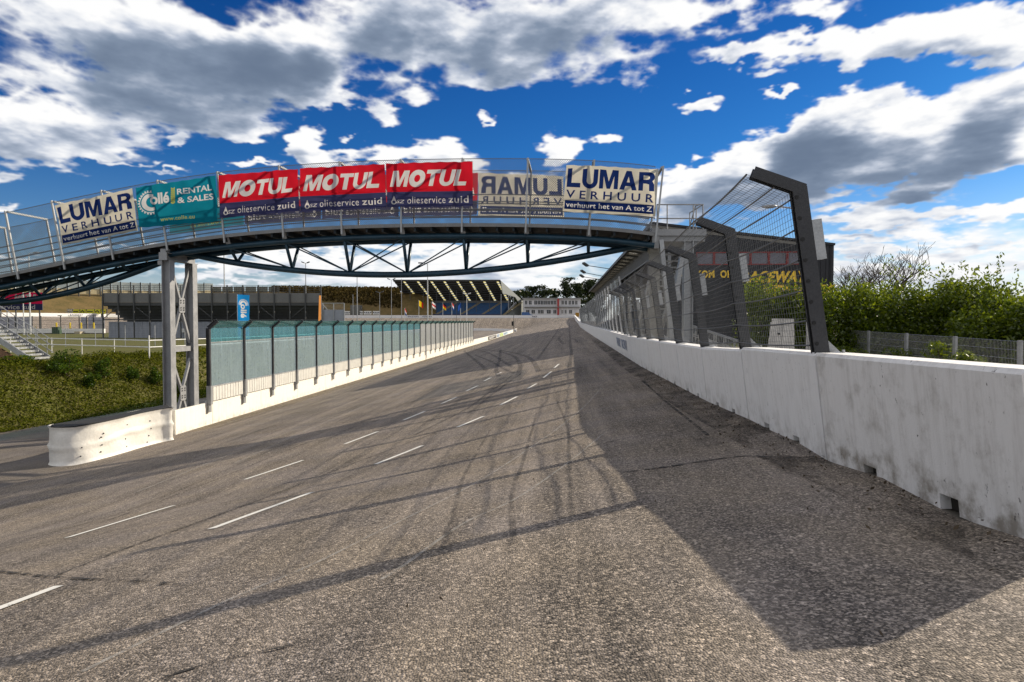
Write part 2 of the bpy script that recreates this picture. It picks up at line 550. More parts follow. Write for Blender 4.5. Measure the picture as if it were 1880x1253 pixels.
def concrete(name, base, dirt=0.5, streaks=1.0):
    """white painted concrete: rain streaks, chips, grime towards the foot and along the top edge"""
    m = bpy.data.materials.new(name)
    m.use_nodes = True
    g = NT(m.node_tree)
    tc = g.n('ShaderNodeTexCoord').outputs['Object']
    pos = g.n('ShaderNodeNewGeometry').outputs['Position']
    z = g.n('ShaderNodeSeparateXYZ', None, Vector=tc).outputs[2]
    sv = g.vmath('MULTIPLY', pos, (9.0, 9.0, 0.35))
    s1 = g.noise(sv, 1.0, 5.0, 0.65)
    s2 = g.noise(g.vmath('MULTIPLY', pos, (26.0, 26.0, 0.7)), 1.0, 3.0, 0.6)
    big = g.noise(pos, 1.7, 5.0, 0.62)
    chips = g.noise(g.vmath('MULTIPLY', pos, (1.0, 1.0, 0.55)), 21.0, 5.0, 0.72)
    chipm = g.math('MULTIPLY', g.map(chips, 0.635, 0.67, 0.0, 1.0), g.map(big, 0.46, 0.56, 0.0, 1.0))
    grime = g.noise(pos, 4.0, 6.0, 0.66)
    foot = g.math('MULTIPLY', g.map(z, 0.03, 0.32, 1.0, 0.0, True), g.map(grime, 0.42, 0.62, 0.0, 1.0))
    st = g.math('MULTIPLY', g.map(s1, 0.48, 0.72, 0.0, 0.55), streaks)
    st = g.math('ADD', st, g.math('MULTIPLY', g.map(s2, 0.52, 0.75, 0.0, 0.25), streaks))
    st = g.math('ADD', st, g.math('MULTIPLY', g.map(grime, 0.5, 0.72, 0.0, 0.8), dirt))
    cc = g.mix(st, c4(base), c4((base[0] * 0.56, base[1] * 0.54, base[2] * 0.51)))
    cc = g.mix(g.math('MULTIPLY', foot, 0.85 * max(0.35, dirt)), cc, (0.16, 0.13, 0.09, 1))
    cc = g.mix(g.math('MULTIPLY', chipm, 0.85), cc, (0.11, 0.10, 0.095, 1))
    b = g.n('ShaderNodeBsdfPrincipled')
    g.set(b, 'Base Color', cc)
    g.set(b, 'Roughness', 0.75)
    g.set(b, 'Specular IOR Level', 0.3)
    h = g.math('ADD', g.math('MULTIPLY', grime, 0.5), g.math('MULTIPLY', chipm, -0.8))
    h = g.math('ADD', h, g.math('MULTIPLY', g.noise(pos, 70.0, 3.0), 0.25))
    bp = g.n('ShaderNodeBump', None, Strength=0.4, Distance=0.02, Height=h)
    g.set(b, 'Normal', bp.outputs[0])
    o = g.n('ShaderNodeOutputMaterial')
    g.t.links.new(b.outputs[0], o.inputs[0])
    return m


def cloth(name, col, trans=0.5, var=0.08):
    """thin fabric that lets the sun glow through from behind"""
    m = bpy.data.materials.new(name)
    m.use_nodes = True
    g = NT(m.node_tree)
    tc = g.n('ShaderNodeTexCoord').outputs['Object']
    n1 = g.noise(tc, 2.5, 5.0, 0.6)
    cc = g.mix(g.map(n1, 0.3, 0.7, 0.0, 1.0), c4(tuple(x * (1 - 2.2 * var) for x in col)), c4(col))
    nb = g.n('ShaderNodeBump', None, Strength=0.35, Distance=0.02, Height=g.noise(g.vmath('MULTIPLY', tc, (3.0, 3.0, 1.2)), 1.6, 4.0, 0.6)).outputs[0]
    d = g.n('ShaderNodeBsdfDiffuse', None, Color=cc, Normal=nb)
    t = g.n('ShaderNodeBsdfTranslucent', None, Color=cc, Normal=nb)
    mx = g.n('ShaderNodeMixShader', None, i0=trans, i1=d.outputs[0], i2=t.outputs[0])
    o = g.n('ShaderNodeOutputMaterial')
    g.t.links.new(mx.outputs[0], o.inputs[0])
    return m


def leafmat(name, c1, c2, trans=0.4, gloss=0.12):
    if name in MATS:
        return MATS[name]
    m = bpy.data.materials.new(name)
    m.use_nodes = True
    g = NT(m.node_tree)
    gi = g.n('ShaderNodeNewGeometry')
    f = gi.outputs['Random Per Island']
    cc = g.mix(f, c4(c1), c4(c2))
    d = g.n('ShaderNodeBsdfDiffuse', None, Color=cc)
    t = g.n('ShaderNodeBsdfTranslucent', None, Color=g.vmath('MULTIPLY', cc, (1.5, 1.35, 0.6)))
    mx = g.n('ShaderNodeMixShader', None, i0=trans, i1=d.outputs[0], i2=t.outputs[0])
    gl = g.n('ShaderNodeBsdfGlossy', None, Color=(1, 1, 1, 1), Roughness=0.32)
    m2 = g.n('ShaderNodeMixShader', None, i0=gloss, i1=mx.outputs[0], i2=gl.outputs[0])
    o = g.n('ShaderNodeOutputMaterial')
    g.t.links.new(m2.outputs[0], o.inputs[0])
    MATS[name] = m
    return m


def glassmat(name, tint, frost, fcol, rough=0.05, amp=1.0):
    """dirty glazing: tinted see-through share plus a dusty film with vertical runs"""
    m = bpy.data.materials.new(name)
    m.use_nodes = True
    g = NT(m.node_tree)
    pos = g.n('ShaderNodeNewGeometry').outputs['Position']
    s1 = g.noise(g.vmath('MULTIPLY', pos, (5.0, 5.0, 0.5)), 1.0, 5.0, 0.65)
    s2 = g.noise(pos, 9.0, 5.0, 0.7)
    f = g.math('MULTIPLY', g.math('ADD', g.map(s1, 0.3, 0.7, -0.16, 0.16), g.map(s2, 0.35, 0.7, -0.12, 0.18)), amp)
    f = g.math('ADD', f, frost, clamp=True)
    tr = g.n('ShaderNodeBsdfTransparent', None, Color=c4(tint))
    d = g.n('ShaderNodeBsdfDiffuse', None, Color=c4(fcol))
    t = g.n('ShaderNodeBsdfTranslucent', None, Color=c4(fcol))
    film = g.n('ShaderNodeMixShader', None, i0=0.5, i1=d.outputs[0], i2=t.outputs[0])
    mx = g.n('ShaderNodeMixShader', None, i0=f, i1=tr.outputs[0], i2=film.outputs[0])
    gl = g.n('ShaderNodeBsdfGlossy', None, Roughness=rough)
    fr = g.n('ShaderNodeFresnel', None, IOR=1.45)
    m2 = g.n('ShaderNodeMixShader', None, i0=g.math('MINIMUM', g.math('MULTIPLY', fr.outputs[0], 0.7), 0.22), i1=mx.outputs[0], i2=gl.outputs[0])
    o = g.n('ShaderNodeOutputMaterial')
    g.t.links.new(m2.outputs[0], o.inputs[0])
    return m


# ---- lettering: outlines from the built-in font, as flat triangles in a 1 x 1 box
TXT = {}


def text_tris(body, bold=0.0, spacing=1.0, res=3, shear=0.0):
    key = (body, bold, spacing, res, shear)
    if key in TXT:
        return TXT[key]
    cu = bpy.data.curves.new("lettering", 'FONT')
    cu.body = body
    cu.offset = bold
    cu.space_character = spacing
    cu.resolution_u = res
    cu.shear = shear
    cu.fill_mode = 'FRONT'
    o = bpy.data.objects.new("lettering", cu)
    COL.objects.link(o)
    dg = bpy.context.evaluated_depsgraph_get()
    ev = o.evaluated_get(dg)
    me = ev.to_mesh()
    me.calc_loop_triangles()
    v = np.array([(p.co.x, p.co.y) for p in me.vertices])
    t = np.array([tuple(x.vertices) for x in me.loop_triangles])
    ev.to_mesh_clear()
    bpy.data.objects.remove(o)
    bpy.data.curves.remove(cu)
    # weld
    q = np.round(v, 5)
    uq, inv = np.unique(q, axis=0, return_inverse=True)
    t = inv.reshape(-1)[t]
    t = t[(t[:, 0] != t[:, 1]) & (t[:, 1] != t[:, 2]) & (t[:, 0] != t[:, 2])]
    TXT[key] = (uq, t)
    return TXT[key]


def fit_text(body, x0, y0, x1, y1, bold=0.0, spacing=1.0, shear=0.0, res=3):
    v, t = text_tris(body, bold, spacing, res, shear)
    lo, hi = v.min(0), v.max(0)
    w = (v - lo) / (hi - lo) * np.array([x1 - x0, y1 - y0]) + np.array([x0, y0])
    return w, t


def poly2(pts):
    tri = geometry.tessellate_polygon([[Vector((p[0], p[1], 0)) for p in pts]])
    return np.array(pts, float), np.array([tuple(t) for t in tri])


def rect2(x0, y0, x1, y1):
    return np.array([(x0, y0), (x1, y0), (x1, y1), (x0, y1)], float), np.array([(0, 1, 2), (0, 2, 3)])


def in_tris(p, v, t):
    a, b, c = v[t[:, 0]], v[t[:, 1]], v[t[:, 2]]

    def cr(o, q, r):
        return (q[:, 0] - o[:, 0]) * (r[:, 1] - o[:, 1]) - (q[:, 1] - o[:, 1]) * (r[:, 0] - o[:, 0])
    out = np.zeros(len(p), bool)
    lo, hi = v.min(0), v.max(0)
    cand = np.where((p[:, 0] >= lo[0]) & (p[:, 0] <= hi[0]) & (p[:, 1] >= lo[1]) & (p[:, 1] <= hi[1]))[0]
    for i in cand:
        q = np.broadcast_to(p[i], a.shape)
        s1, s2, s3 = cr(a, b, q), cr(b, c, q), cr(c, a, q)
        out[i] = bool(np.any(((s1 >= 0) & (s2 >= 0) & (s3 >= 0)) | ((s1 <= 0) & (s2 <= 0) & (s3 <= 0))))
    return out


def printed_sheet(W, H, layers, fmap, nu=24, nv=10):
    """one cloth of size W x H cut along its print: every layer is (verts2d, tris, material); later layers win"""
    pts, edges, idx = [], [], {}

    def pid(x, y):
        k = (round(x, 4), round(y, 4))
        if k not in idx:
            idx[k] = len(pts)
            pts.append(Vector((k[0], k[1])))
        return idx[k]
    for i in range(nu + 1):
        for j in range(nv + 1):
            pid(W * i / nu, H * j / nv)
    for i in range(nu):
        edges.append((pid(W * i / nu, 0), pid(W * (i + 1) / nu, 0)))
        edges.append((pid(W * i / nu, H), pid(W * (i + 1) / nu, H)))
    for j in range(nv):
        edges.append((pid(0, H * j / nv), pid(0, H * (j + 1) / nv)))
        edges.append((pid(W, H * j / nv), pid(W, H * (j + 1) / nv)))
    for v, t, m in layers:
        cnt = {}
        for tri in t:
            for a, b in ((tri[0], tri[1]), (tri[1], tri[2]), (tri[2], tri[0])):
                k = (min(a, b), max(a, b))
                cnt[k] = cnt.get(k, 0) + 1
        for (a, b), c in cnt.items():
            if c == 1:
                ia, ib = pid(*v[a]), pid(*v[b])
                if ia != ib:
                    edges.append((ia, ib))
    r = geometry.delaunay_2d_cdt(pts, edges, [], 0, 1e-5)
    vo = np.array([(p.x, p.y) for p in r[0]])
    fo = [tuple(f) for f in r[2] if len(f) == 3]
    cen = np.array([vo[list(f)].mean(0) for f in fo])
    mat = np.zeros(len(fo), int)
    for v, t, m in layers:
        mat[in_tris(cen, v, t)] = m
    mb = MB()
    mb.v = [tuple(fmap(p[0], p[1])) for p in vo]
    mb.f = fo
    mb.m = mat.tolist()
    return mb


def letters(mb, tri2, org, ux, uy, th=0.004, m=0):
    """flat letters standing th proud of a plane (closed with sides)"""
    v, t = tri2
    org, ux, uy = Vector(org), Vector(ux), Vector(uy)
    n = ux.cross(uy).normalized() * th
    b = len(mb.v)
    k = len(v)
    for p in v:
        mb.v.append(tuple(org + ux * p[0] + uy * p[1] + n))
    cnt = {}
    for tri in t:
        a = v[tri[0]], v[tri[1]], v[tri[2]]
        ar = (a[1][0] - a[0][0]) * (a[2][1] - a[0][1]) - (a[1][1] - a[0][1]) * (a[2][0] - a[0][0])
        tr = tuple(tri) if ar > 0 else tuple(tri[::-1])
        mb.f.append(tuple(int(b + i) for i in tr))
        mb.m.append(m)


def leaf_quads(mb, pts, size, rng, up=0.3, m=0, aspect=0.5, nrm=None):
    """one pointed leaf (two triangles) per point, random tilt"""
    n = len(pts)
    if n == 0:
        return
    th = rng.uniform(0, 2 * math.pi, n)
    ph = rng.uniform(-0.9, 0.9, n)
    s = size * rng.uniform(0.6, 1.25, n)
    dx = np.stack([np.cos(th) * np.cos(ph), np.sin(th) * np.cos(ph), np.sin(ph) + up], -1)
    dx /= np.linalg.norm(dx, axis=1)[:, None]
    rv = rng.normal(size=(n, 3))
    if nrm is not None:
        rv = np.cross(np.array(nrm)[None, :] + 0.55 * rv, dx)
    dy = np.cross(dx, rv)
    if nrm is not None:
        dy = rv
    dy /= np.maximum(np.linalg.norm(dy, axis=1), 1e-6)[:, None]
    a = pts - dx * s[:, None] * 0.5
    c = pts + dx * s[:, None] * 0.5
    b = pts + dy * (s * aspect * 0.5)[:, None]
    d = pts - dy * (s * aspect * 0.5)[:, None]
    base = len(mb.v)
    allv = np.stack([a, b, c, d], 1).reshape(-1, 3)
    mb.v.extend(map(tuple, allv.tolist()))
    mb.f.extend([(base + 4 * i, base + 4 * i + 1, base + 4 * i + 2, base + 4 * i + 3) for i in range(n)])
    mb.m.extend([m] * n)

# ------------------------------------------------------------------ terrain
ZL = -4.45


def XL(d):
    return -14.79 + 0.061 * d


def XR(d):
    d = np.asarray(d, float)
    return np.where(d > 7.1, 2.70 + 0.081 * d, 3.275 + (7.1 - d) * 0.004)


_zr = np.array([(-30, -1.36), (4.4, -1.37), (7.1, -1.40), (10.2, -1.46), (13.3, -1.55), (17, -1.58), (25, -1.66), (40, -1.62), (60, -1.58), (87, -1.5),
                (141, -1.25), (170, -0.65), (220, 0.15), (260, 1.0), (300, 1.4), (400, 1.4)])


def ZR(d):
    return np.interp(d, _zr[:, 0], _zr[:, 1])


def ivyB(d):
    d = np.asarray(d, float)
    return np.where(d < 40, -17.84 - 0.2 * (40 - d), -17.84 + 0.061 * (d - 40))


IVW = 4.4
TURN = np.array([(24.6, 262), (23.4, 285), (20, 297), (10, 304), (-40, 304), (-85, 296), (-120, 270), (-142, 240), (-155, 205), (-162, 165), (-165, 110), (-165, 60)], float)


def sst(x, a, b):
    t = np.clip((x - a) / (b - a), 0, 1)
    return t * t * (3 - 2 * t)


def turn_dist(X, Y):
    """signed distance to the outer wall of the far turn, positive on the infield side"""
    X, Y = np.asarray(X, float), np.asarray(Y, float)
    best = np.full(X.shape, 1e9)
    sgn = np.ones(X.shape)
    for i in range(len(TURN) - 1):
        a, b = TURN[i], TURN[i + 1]
        e = b - a
        L2 = e @ e
        t = np.clip(((X - a[0]) * e[0] + (Y - a[1]) * e[1]) / L2, 0, 1)
        dx, dy = X - (a[0] + t * e[0]), Y - (a[1] + t * e[1])
        dd = np.hypot(dx, dy)
        cr = e[0] * (Y - a[1]) - e[1] * (X - a[0])
        up = dd < best - 1e-9
        best = np.where(up, dd, best)
        sgn = np.where(up, np.where(cr >= 0, 1.0, -1.0), sgn)
    return best * sgn


CROWN = np.array([(-14, 1.0), (0, 0.95), (3, 0.90), (5, 0.75), (8, 0.38), (11.5, -0.06), (30, -0.05), (60, 0.08), (400, 0.08)])


def zground(X, Y):
    X, Y = np.asarray(X, float), np.asarray(Y, float)
    xl, xr, zr = XL(Y), XR(Y), ZR(Y)
    t = np.clip((X - xl) / np.maximum(xr - xl, 1), 0, 1)
    zl = ZL + 0.38 * sst(Y, 150, 290)
    c = np.interp(Y, CROWN[:, 0], CROWN[:, 1])      # the banking is rounder close to the camera
    z = zl + (zr - zl) * (t + c * t * (1 - t))
    ib = ivyB(Y)
    plateau = -2.1 - 1.6 * sst(Y, 122, 165)
    left = zl + (plateau - zl) * sst(-X, -ib + 0.0, -ib + IVW)
    z = np.where(X < xl, left, z)
    z = np.where(X > xr, np.minimum(zr, -1.45 - 0.1 * sst(X - xr, 0, 3)), z)
    s = turn_dist(X, Y)
    inb = 1.4 - 5.9 * sst(s, 0.0, 27.0)
    z = np.where((s >= 0) & (Y > 60) & (X < xr + 2), np.maximum(z, inb), z)
    hill = 1.4 + (8.6 + 4.2 * sst(Y, 250, 330)) * sst(-s, 5.0, 34.0) * sst(-X, 26, 46) - 3.0 * sst(-s, 4, 20) * (1 - sst(-X, 26, 46))
    z = np.where((s < 0) & (Y > 60) & (X < xr), hill, z)
    return z


def G(px, py):
    """point of the ground seen at a photo pixel"""
    r = ray(px, py)
    lo, hi = 1.5, 1.5
    f = lambda d: r.z / r.y * d - float(zground(r.x / r.y * d, d))
    while f(hi) > 0 and hi < 420:
        lo = hi
        hi *= 1.04
    for _ in range(30):
        m = (lo + hi) / 2
        if f(m) > 0:
            lo = m
        else:
            hi = m
    return Vector((r.x / r.y * hi, hi, r.z / r.y * hi))


M_ASPH = asphalt("track_asphalt", (0.182, 0.150, 0.116), 0.38, 1.4)
M_PIT = asphalt("pit_asphalt", (0.150, 0.128, 0.105), 0.15, 0.6)
M_GRASS = pm("short_grass", (0.085, 0.095, 0.016), 0.9, 0, 0.2, 0.35, 0.5, 30, (0.10, 0.085, 0.028), 0.2, world=True)
M_PAVE = pm("gravel_ground", (0.20, 0.18, 0.15), 0.9, 0, 0.2, 0.7, 0.5, 30, (0.12, 0.11, 0.09), 0.2, world=True)
M_HILL = pm("dry_hillside", (0.17, 0.115, 0.050), 0.95, 0, 0.2, 0.16, 0.6, 6, (0.085, 0.070, 0.026), 0.1, world=True)


def build_ground():
    rows = list(np.arange(-14, 2, 2.0)) + list(np.arange(2, 30, 1.0)) + list(np.arange(30, 60, 2.0)) + list(np.arange(60, 120, 4.0)) + list(np.arange(120, 372, 4.0)) + [400, 460, 560, 800, 1300, 2200, 4000]
    rows = np.array(rows, float)
    cols = []
    tl = np.linspace(0, 1, 15)
    far_l = np.concatenate([[-3600, -1800, -900, -520, -360], np.arange(-300, -60, 5.0), np.arange(-60, -34, 3.0)])
    for d in rows:
        ib = float(ivyB(min(d, 300)))
        it = ib - IVW
        xl, xr = float(XL(d)), float(XR(d))
        if d > 300:
            xl, xr = float(XL(300)), float(XR(300))
        c = [x for x in far_l]
        c += list(np.linspace(-34, it, 6)[1:]) if it > -33 else list(np.linspace(-34, -33.5, 6)[1:])
        c += list(np.linspace(it, ib, 6)[1:])
        c += list(np.linspace(ib, xl, 5)[1:])
        c += list(xl + (xr - xl) * tl[1:])
        c += [xr + 0.5, xr + 3, xr + 8, xr + 16, xr + 30, xr + 60, xr + 120, xr + 300, xr + 900, xr + 2600]
        cols.append(c)
    Xs = np.array(cols)
    Ys = np.repeat(rows[:, None], Xs.shape[1], 1)
    Zs = zground(Xs, Ys)
    # a little natural unevenness off the track
    rs = np.random.RandomState(4)
    nr, nc = Xs.shape
    V = np.stack([Xs, Ys, Zs], -1).reshape(-1, 3)
    cls = {'race_track': [], 'pit_lane': [], 'infield_grass': [], 'paving': [], 'hills': []}
    for i in range(nr - 1):
        for j in range(nc - 1):
            q = (i * nc + j, i * nc + j + 1, (i + 1) * nc + j + 1, (i + 1) * nc + j)
            cx, cy = V[list(q), 0].mean(), V[list(q), 1].mean()
            s = float(turn_dist(np.array(cx), np.array(cy)))
            ib = float(ivyB(min(cy, 300)))
            if cx > float(XR(min(cy, 300))) - 0.01 and s > -60 and cy < 300:
                k = 'paving'
            elif s < 0 and cy > 60 and cx < float(XR(min(cy, 300))):
                k = 'hills' if s < -5 else 'infield_grass'
            elif cx > float(XL(min(cy, 300))) and cy < 306 or (0 <= s < 27 and cy > 60):
                k = 'race_track'
            elif cx > ib:
                k = 'pit_lane'
            elif cy > 150 and cx > -110 and s > 0:
                k = 'pit_lane'
            elif cy > 372:
                k = 'hills'
            else:
                k = 'infield_grass'
            cls[k].append(q)
    mats = {'race_track': M_ASPH, 'pit_lane': M_PIT, 'infield_grass': M_GRASS, 'paving': M_PAVE, 'hills': M_HILL}
    for k, fs in cls.items():
        used = sorted(set(i for f in fs for i in f))
        mp = {u: n for n, u in enumerate(used)}
        mb = MB()
        mb.v = [tuple(V[u]) for u in used]
        mb.f = [tuple(mp[i] for i in f) for f in fs]
        mb.m = [0] * len(fs)
        tag(build(mb, k, mats[k], smooth=True, origin=(0, 0, 0)), kind='structure')


build_ground()


# ------------------------------------------------------------------ markings on the asphalt (thin sheets just above it)
def strip(mb, pts, w, lift=0.006, w2=None, step=0.4):
    """ribbon along ground points, draped on the surface"""
    P3 = [Vector(p) for p in pts]
    fine = [P3[0]]
    for a, b in zip(P3[:-1], P3[1:]):
        n = max(1, int((b - a).length / max(step, 0.02 * b.y)))
        for i in range(1, n + 1):
            fine.append(a.lerp(b, i / n))
    L = len(fine)
    base = len(mb.v)
    for i, p in enumerate(fine):
        t = (fine[min(i + 1, L - 1)] - fine[max(i - 1, 0)])
        t.z = 0
        t.normalize()
        nrm = Vector((-t.y, t.x, 0))
        ww = w if w2 is None else w + (w2 - w) * i / max(1, L - 1)
        for sgn in (-1, 1):
            q = p + nrm * sgn * ww / 2
            mb.v.append((q.x, q.y, float(zground(q.x, q.y)) + lift + 0.00012 * q.y))
    for i in range(L - 1):
        k = base + 2 * i
        mb.f.append((k, k + 1, k + 3, k + 2) if False else (k, k + 2, k + 3, k + 1))
        mb.m.append(0)


def smooth_px(pts, n=6):
    """Catmull-Rom through pixel points"""
    out = []
    for i in range(len(pts) - 1):
        p0, p1, p2, p3 = pts[max(i - 1, 0)], pts[i], pts[i + 1], pts[min(i + 2, len(pts) - 1)]
        for j in range(n):
            t = j / n
            out.append(tuple(0.5 * ((2 * p1[k]) + (-p0[k] + p2[k]) * t + (2 * p0[k] - 5 * p1[k] + 4 * p2[k] - p3[k]) * t * t + (-p0[k] + 3 * p1[k] - 3 * p2[k] + p3[k]) * t ** 3) for k in (0, 1)))
    out.append(pts[-1])
    return out


def worn(name, col, lo, hi, rough=0.8, scale=7.0, stretch=(1, 1, 1), strength=1.0):
    """paint or rubber worn through to the asphalt"""
    m = bpy.data.materials.new(name)
    m.use_nodes = True
    g = NT(m.node_tree)
    pos = g.n('ShaderNodeNewGeometry').outputs['Position']
    v = g.vmath('MULTIPLY', pos, stretch)
    a = g.math('MULTIPLY_ADD', g.noise(v, scale, 5.0, 0.7), 0.75, g.math('MULTIPLY', g.noise(pos, 55.0, 2.0), 0.25))
    f = g.math('MULTIPLY', g.map(a, lo, hi, 0.0, 1.0), strength)
    b = g.n('ShaderNodeBsdfPrincipled')
    g.set(b, 'Base Color', c4(col))
    g.set(b, 'Roughness', rough)
    tr = g.n('ShaderNodeBsdfTransparent')
    mx = g.n('ShaderNodeMixShader', None, i0=f, i1=tr.outputs[0], i2=b.outputs[0])
    o = g.n('ShaderNodeOutputMaterial')
    g.t.links.new(mx.outputs[0], o.inputs[0])
    return m


def build_markings():
    lm = MB()
    A = [((-60, 1140), (108, 1077)), ((388, 972), (572, 905)), ((690, 853), (775, 819)), ((840, 785), (888, 765)), ((919, 744), (949, 729)), ((969, 714), (985, 705)), ((998, 694), (1012, 683)), ((1018, 676), (1026, 669))]
    B = [((-200, 1085), (-95, 1055)), ((124, 988), (319, 929)), ((450, 881), (556, 846)), ((633, 816), (694, 793)), ((741, 772), (780, 756)), ((810, 742), (838, 730)), ((856, 718.5), (877, 709)), ((889, 700), (901, 694)), ((912, 688), (921, 684))]
    for a, b in A + B:
        strip(lm, [G(*a), G(*b)], 0.10)
    # the same dashes go on down the straight
    tag(build(lm, "lane_dashes", worn("dash_paint", (0.74, 0.72, 0.66), 0.32, 0.40), origin=(0, 0, 0)), kind='structure')
    wl = MB()
    for pts, w in (([(150, 1236), (300, 1162), (434, 1097), (570, 1040), (700, 975), (870, 890), (1000, 805), (1046, 770), (1075, 745), (1105, 712)], 0.032),
                   ([(700, 1066), (741, 1040), (847, 965), (942, 920), (1032, 859), (1111, 795)], 0.032),
                   ([(430, 852), (590, 779), (700, 735), (776, 707)], 0.07), ([(250, 905), (480, 812), (640, 752)], 0.06)):
        strip(wl, [G(*p) for p in smooth_px(pts)], w, 0.007)
    tag(build(wl, "worn_white_lines", worn("faded_line_paint", (0.55, 0.53, 0.49), 0.36, 0.66, 0.85, 9.0, strength=0.5), origin=(0, 0, 0)), kind='structure')
    cr = MB()
    for pts, w in (([(0, 1010), (180, 962), (400, 880), (560, 815), (700, 770)], 0.03), ([(60, 1075), (240, 1005), (460, 925), (640, 855), (800, 795)], 0.03),
                   ([(1145, 868), (1225, 858), (1310, 845), (1375, 838), (1440, 842), (1515, 838)], 0.045), ([(1080, 822), (1120, 812), (1180, 800), (1240, 790)], 0.03),
                   ([(1180, 700), (1225, 740), (1265, 772), (1300, 800)], 0.05), ([(300, 1245), (420, 1210), (520, 1190), (600, 1165)], 0.02),
                   ([(0, 1050), (120, 1062), (260, 1068), (330, 1075)], 0.035)):
        strip(cr, [G(*p) for p in smooth_px(pts)], w, 0.006)
    tag(build(cr, "asphalt_joints", worn("dark_joint", (0.022, 0.02, 0.018), 0.44, 0.54, 0.9, 6.0), origin=(0, 0, 0)), kind='structure')
    ty = MB()
    for pts, w in (([(852, 645), (870, 660), (888, 675), (892, 681)], 0.25), ([(868, 641), (900, 650), (925, 665), (943, 676)], 0.22), ([(878, 641), (915, 646), (945, 656), (955, 672), (951, 690)], 0.25),
                   ([(912, 643), (950, 650), (975, 660), (989, 683)], 0.25), ([(919, 642), (917, 662), (911, 678), (916, 692)], 0.22), ([(872, 652), (905, 666), (930, 680), (945, 686)], 0.19),
                   ([(1032, 595), (1012, 625), (987, 660)], 0.19), ([(1045, 594), (1047, 630), (1049, 650), (1045, 675)], 0.19), ([(1030, 617), (1026, 623), (1034, 632)], 0.28), ([(1049, 622), (1056, 624), (1060, 629)], 0.22),
                   ([(960, 630), (975, 620), (1010, 618), (1030, 619)], 0.17), ([(1042, 600), (1000, 612), (960, 626)], 0.17), ([(1010, 600), (985, 612), (970, 620)], 0.17),
                   ([(1022, 735), (1042, 790), (1046, 860), (1052, 950)], 0.045), ([(985, 760), (960, 850), (940, 910), (943, 1000)], 0.05), ([(900, 790), (850, 880), (832, 950), (812, 1010)], 0.045),  # these three paint the fence cables' shadows onto the asphalt
                   ([(940, 690), (900, 720), (850, 755), (760, 800)], 0.10), ([(960, 684), (910, 720), (860, 760)], 0.10)):
        strip(ty, [G(*p) for p in smooth_px(pts)], w, 0.008)
    tag(build(ty, "tyre_and_shadow_marks", worn("tyre_and_shadow_dark", (0.018, 0.017, 0.018), 0.34, 0.70, 0.75, 3.0, (1, 1, 1), 0.62), origin=(0, 0, 0)), kind='structure')


build_markings()


def edges_and_dirt():
    """sand along the left wall, dark silt and bits along the foot of the right wall"""
    sd_ = MB()
    strip(sd_, [(float(XL(d)) + 0.75, d, 0) for d in np.arange(27, 250, 3.0)], 1.5, 0.004, step=1.0)
    tag(build(sd_, "sandy_edge", worn("edge_sand", (0.27, 0.215, 0.135), 0.34, 0.70, 0.9, 1.1, (1, 0.35, 1), 0.75), origin=(0, 0, 0)), kind='structure')
    dk = MB()
    strip(dk, [(float(XR(d)) - 0.30, d, 0) for d in np.arange(3.6, 60, 0.5)], 0.62, 0.005, step=0.4)
    tag(build(dk, "silt_edge", worn("dark_silt", (0.035, 0.027, 0.021), 0.42, 0.60, 0.95, 2.2, (1, 0.5, 1), 0.6), origin=(0, 0, 0)), kind='structure')
    pt = MB()
    for pts in ([(1215, 735), (1262, 742), (1300, 775), (1345, 812), (1300, 822), (1240, 790)], [(1150, 690), (1185, 700), (1200, 720), (1165, 716)]):
        g_ = [G(*p) for p in pts]
        pt.add([(q.x, q.y, q.z + 0.004) for q in g_], [tuple(range(len(g_)))[::-1]])
    tag(build(pt, "asphalt_repair", worn("old_repair", (0.085, 0.075, 0.065), 0.34, 0.66, 0.9, 4.0, strength=0.3), origin=(0, 0, 0)), kind='structure')
    rng = np.random.default_rng(77)
    b = MB()
    n = 420
    d = rng.uniform(3.7, 22, n)
    off = np.abs(rng.normal(0, 0.35, n)) + 0.02
    x = XR(d) - off
    z = zground(x, d) + 0.008
    leaf_quads(b, np.stack([x, d, z], -1), 0.045, rng, 0.0, 0, 0.5, (0.1, 0.05, 1.0))
    n = 160
    d = rng.uniform(3, 14, n)
    x = XR(d) - rng.uniform(0.2, 4.5, n)
    leaf_quads(b, np.stack([x, d, zground(x, d) + 0.008], -1), 0.03, rng, 0.0, 0, 0.4, (0.1, 0.05, 1.0))
    tag(build(b, "litter", pm("dry_leaf_litter", (0.07, 0.05, 0.03), 0.9), origin=(3, 8, -1.5)), kind='stuff')


edges_and_dirt()

# ------------------------------------------------------------------ right side: precast barrier blocks and the debris fence on them
M_BLOCK = concrete("painted_barrier_concrete", (0.76, 0.745, 0.735), 0.78, 0.75)
M_BLOCK2 = concrete("painted_barrier_concrete_clean", (0.82, 0.81, 0.805), 0.22, 0.45)
M_LWALL = concrete("white_wall_concrete", (0.82, 0.79, 0.72), 0.22, 0.35)
M_STEEL = pm("dark_galvanised_steel", (0.044, 0.045, 0.050), 0.5, 0.35, 0.15, 4.0, 0.15, 40)
M_STEELB = pm("bridge_blue_steel", (0.010, 0.045, 0.075), 0.4, 0.25, 0.2, 2.5, 0.1, 30)
M_GALV = pm("galvanised_steel", (0.40, 0.41, 0.42), 0.45, 0.6, 0.12, 5.0, 0.1, 60)
M_WIRE = pm("galvanised_wire", (0.17, 0.175, 0.18), 0.5, 0.3, 0.1, 5.0)
M_GREY = pm("grey_painted_steel", (0.30, 0.305, 0.315), 0.5, 0.15, 0.1, 3.0, 0.08, 40)
M_BLACK = pm("black_rubber", (0.016, 0.016, 0.017), 0.8, 0, 0.15, 4.0)
M_WHITE = pm("white_paint", (0.78, 0.77, 0.74), 0.5, 0, 0.05, 3.0)

TILT = 0.125      # the wall leans in with the banking


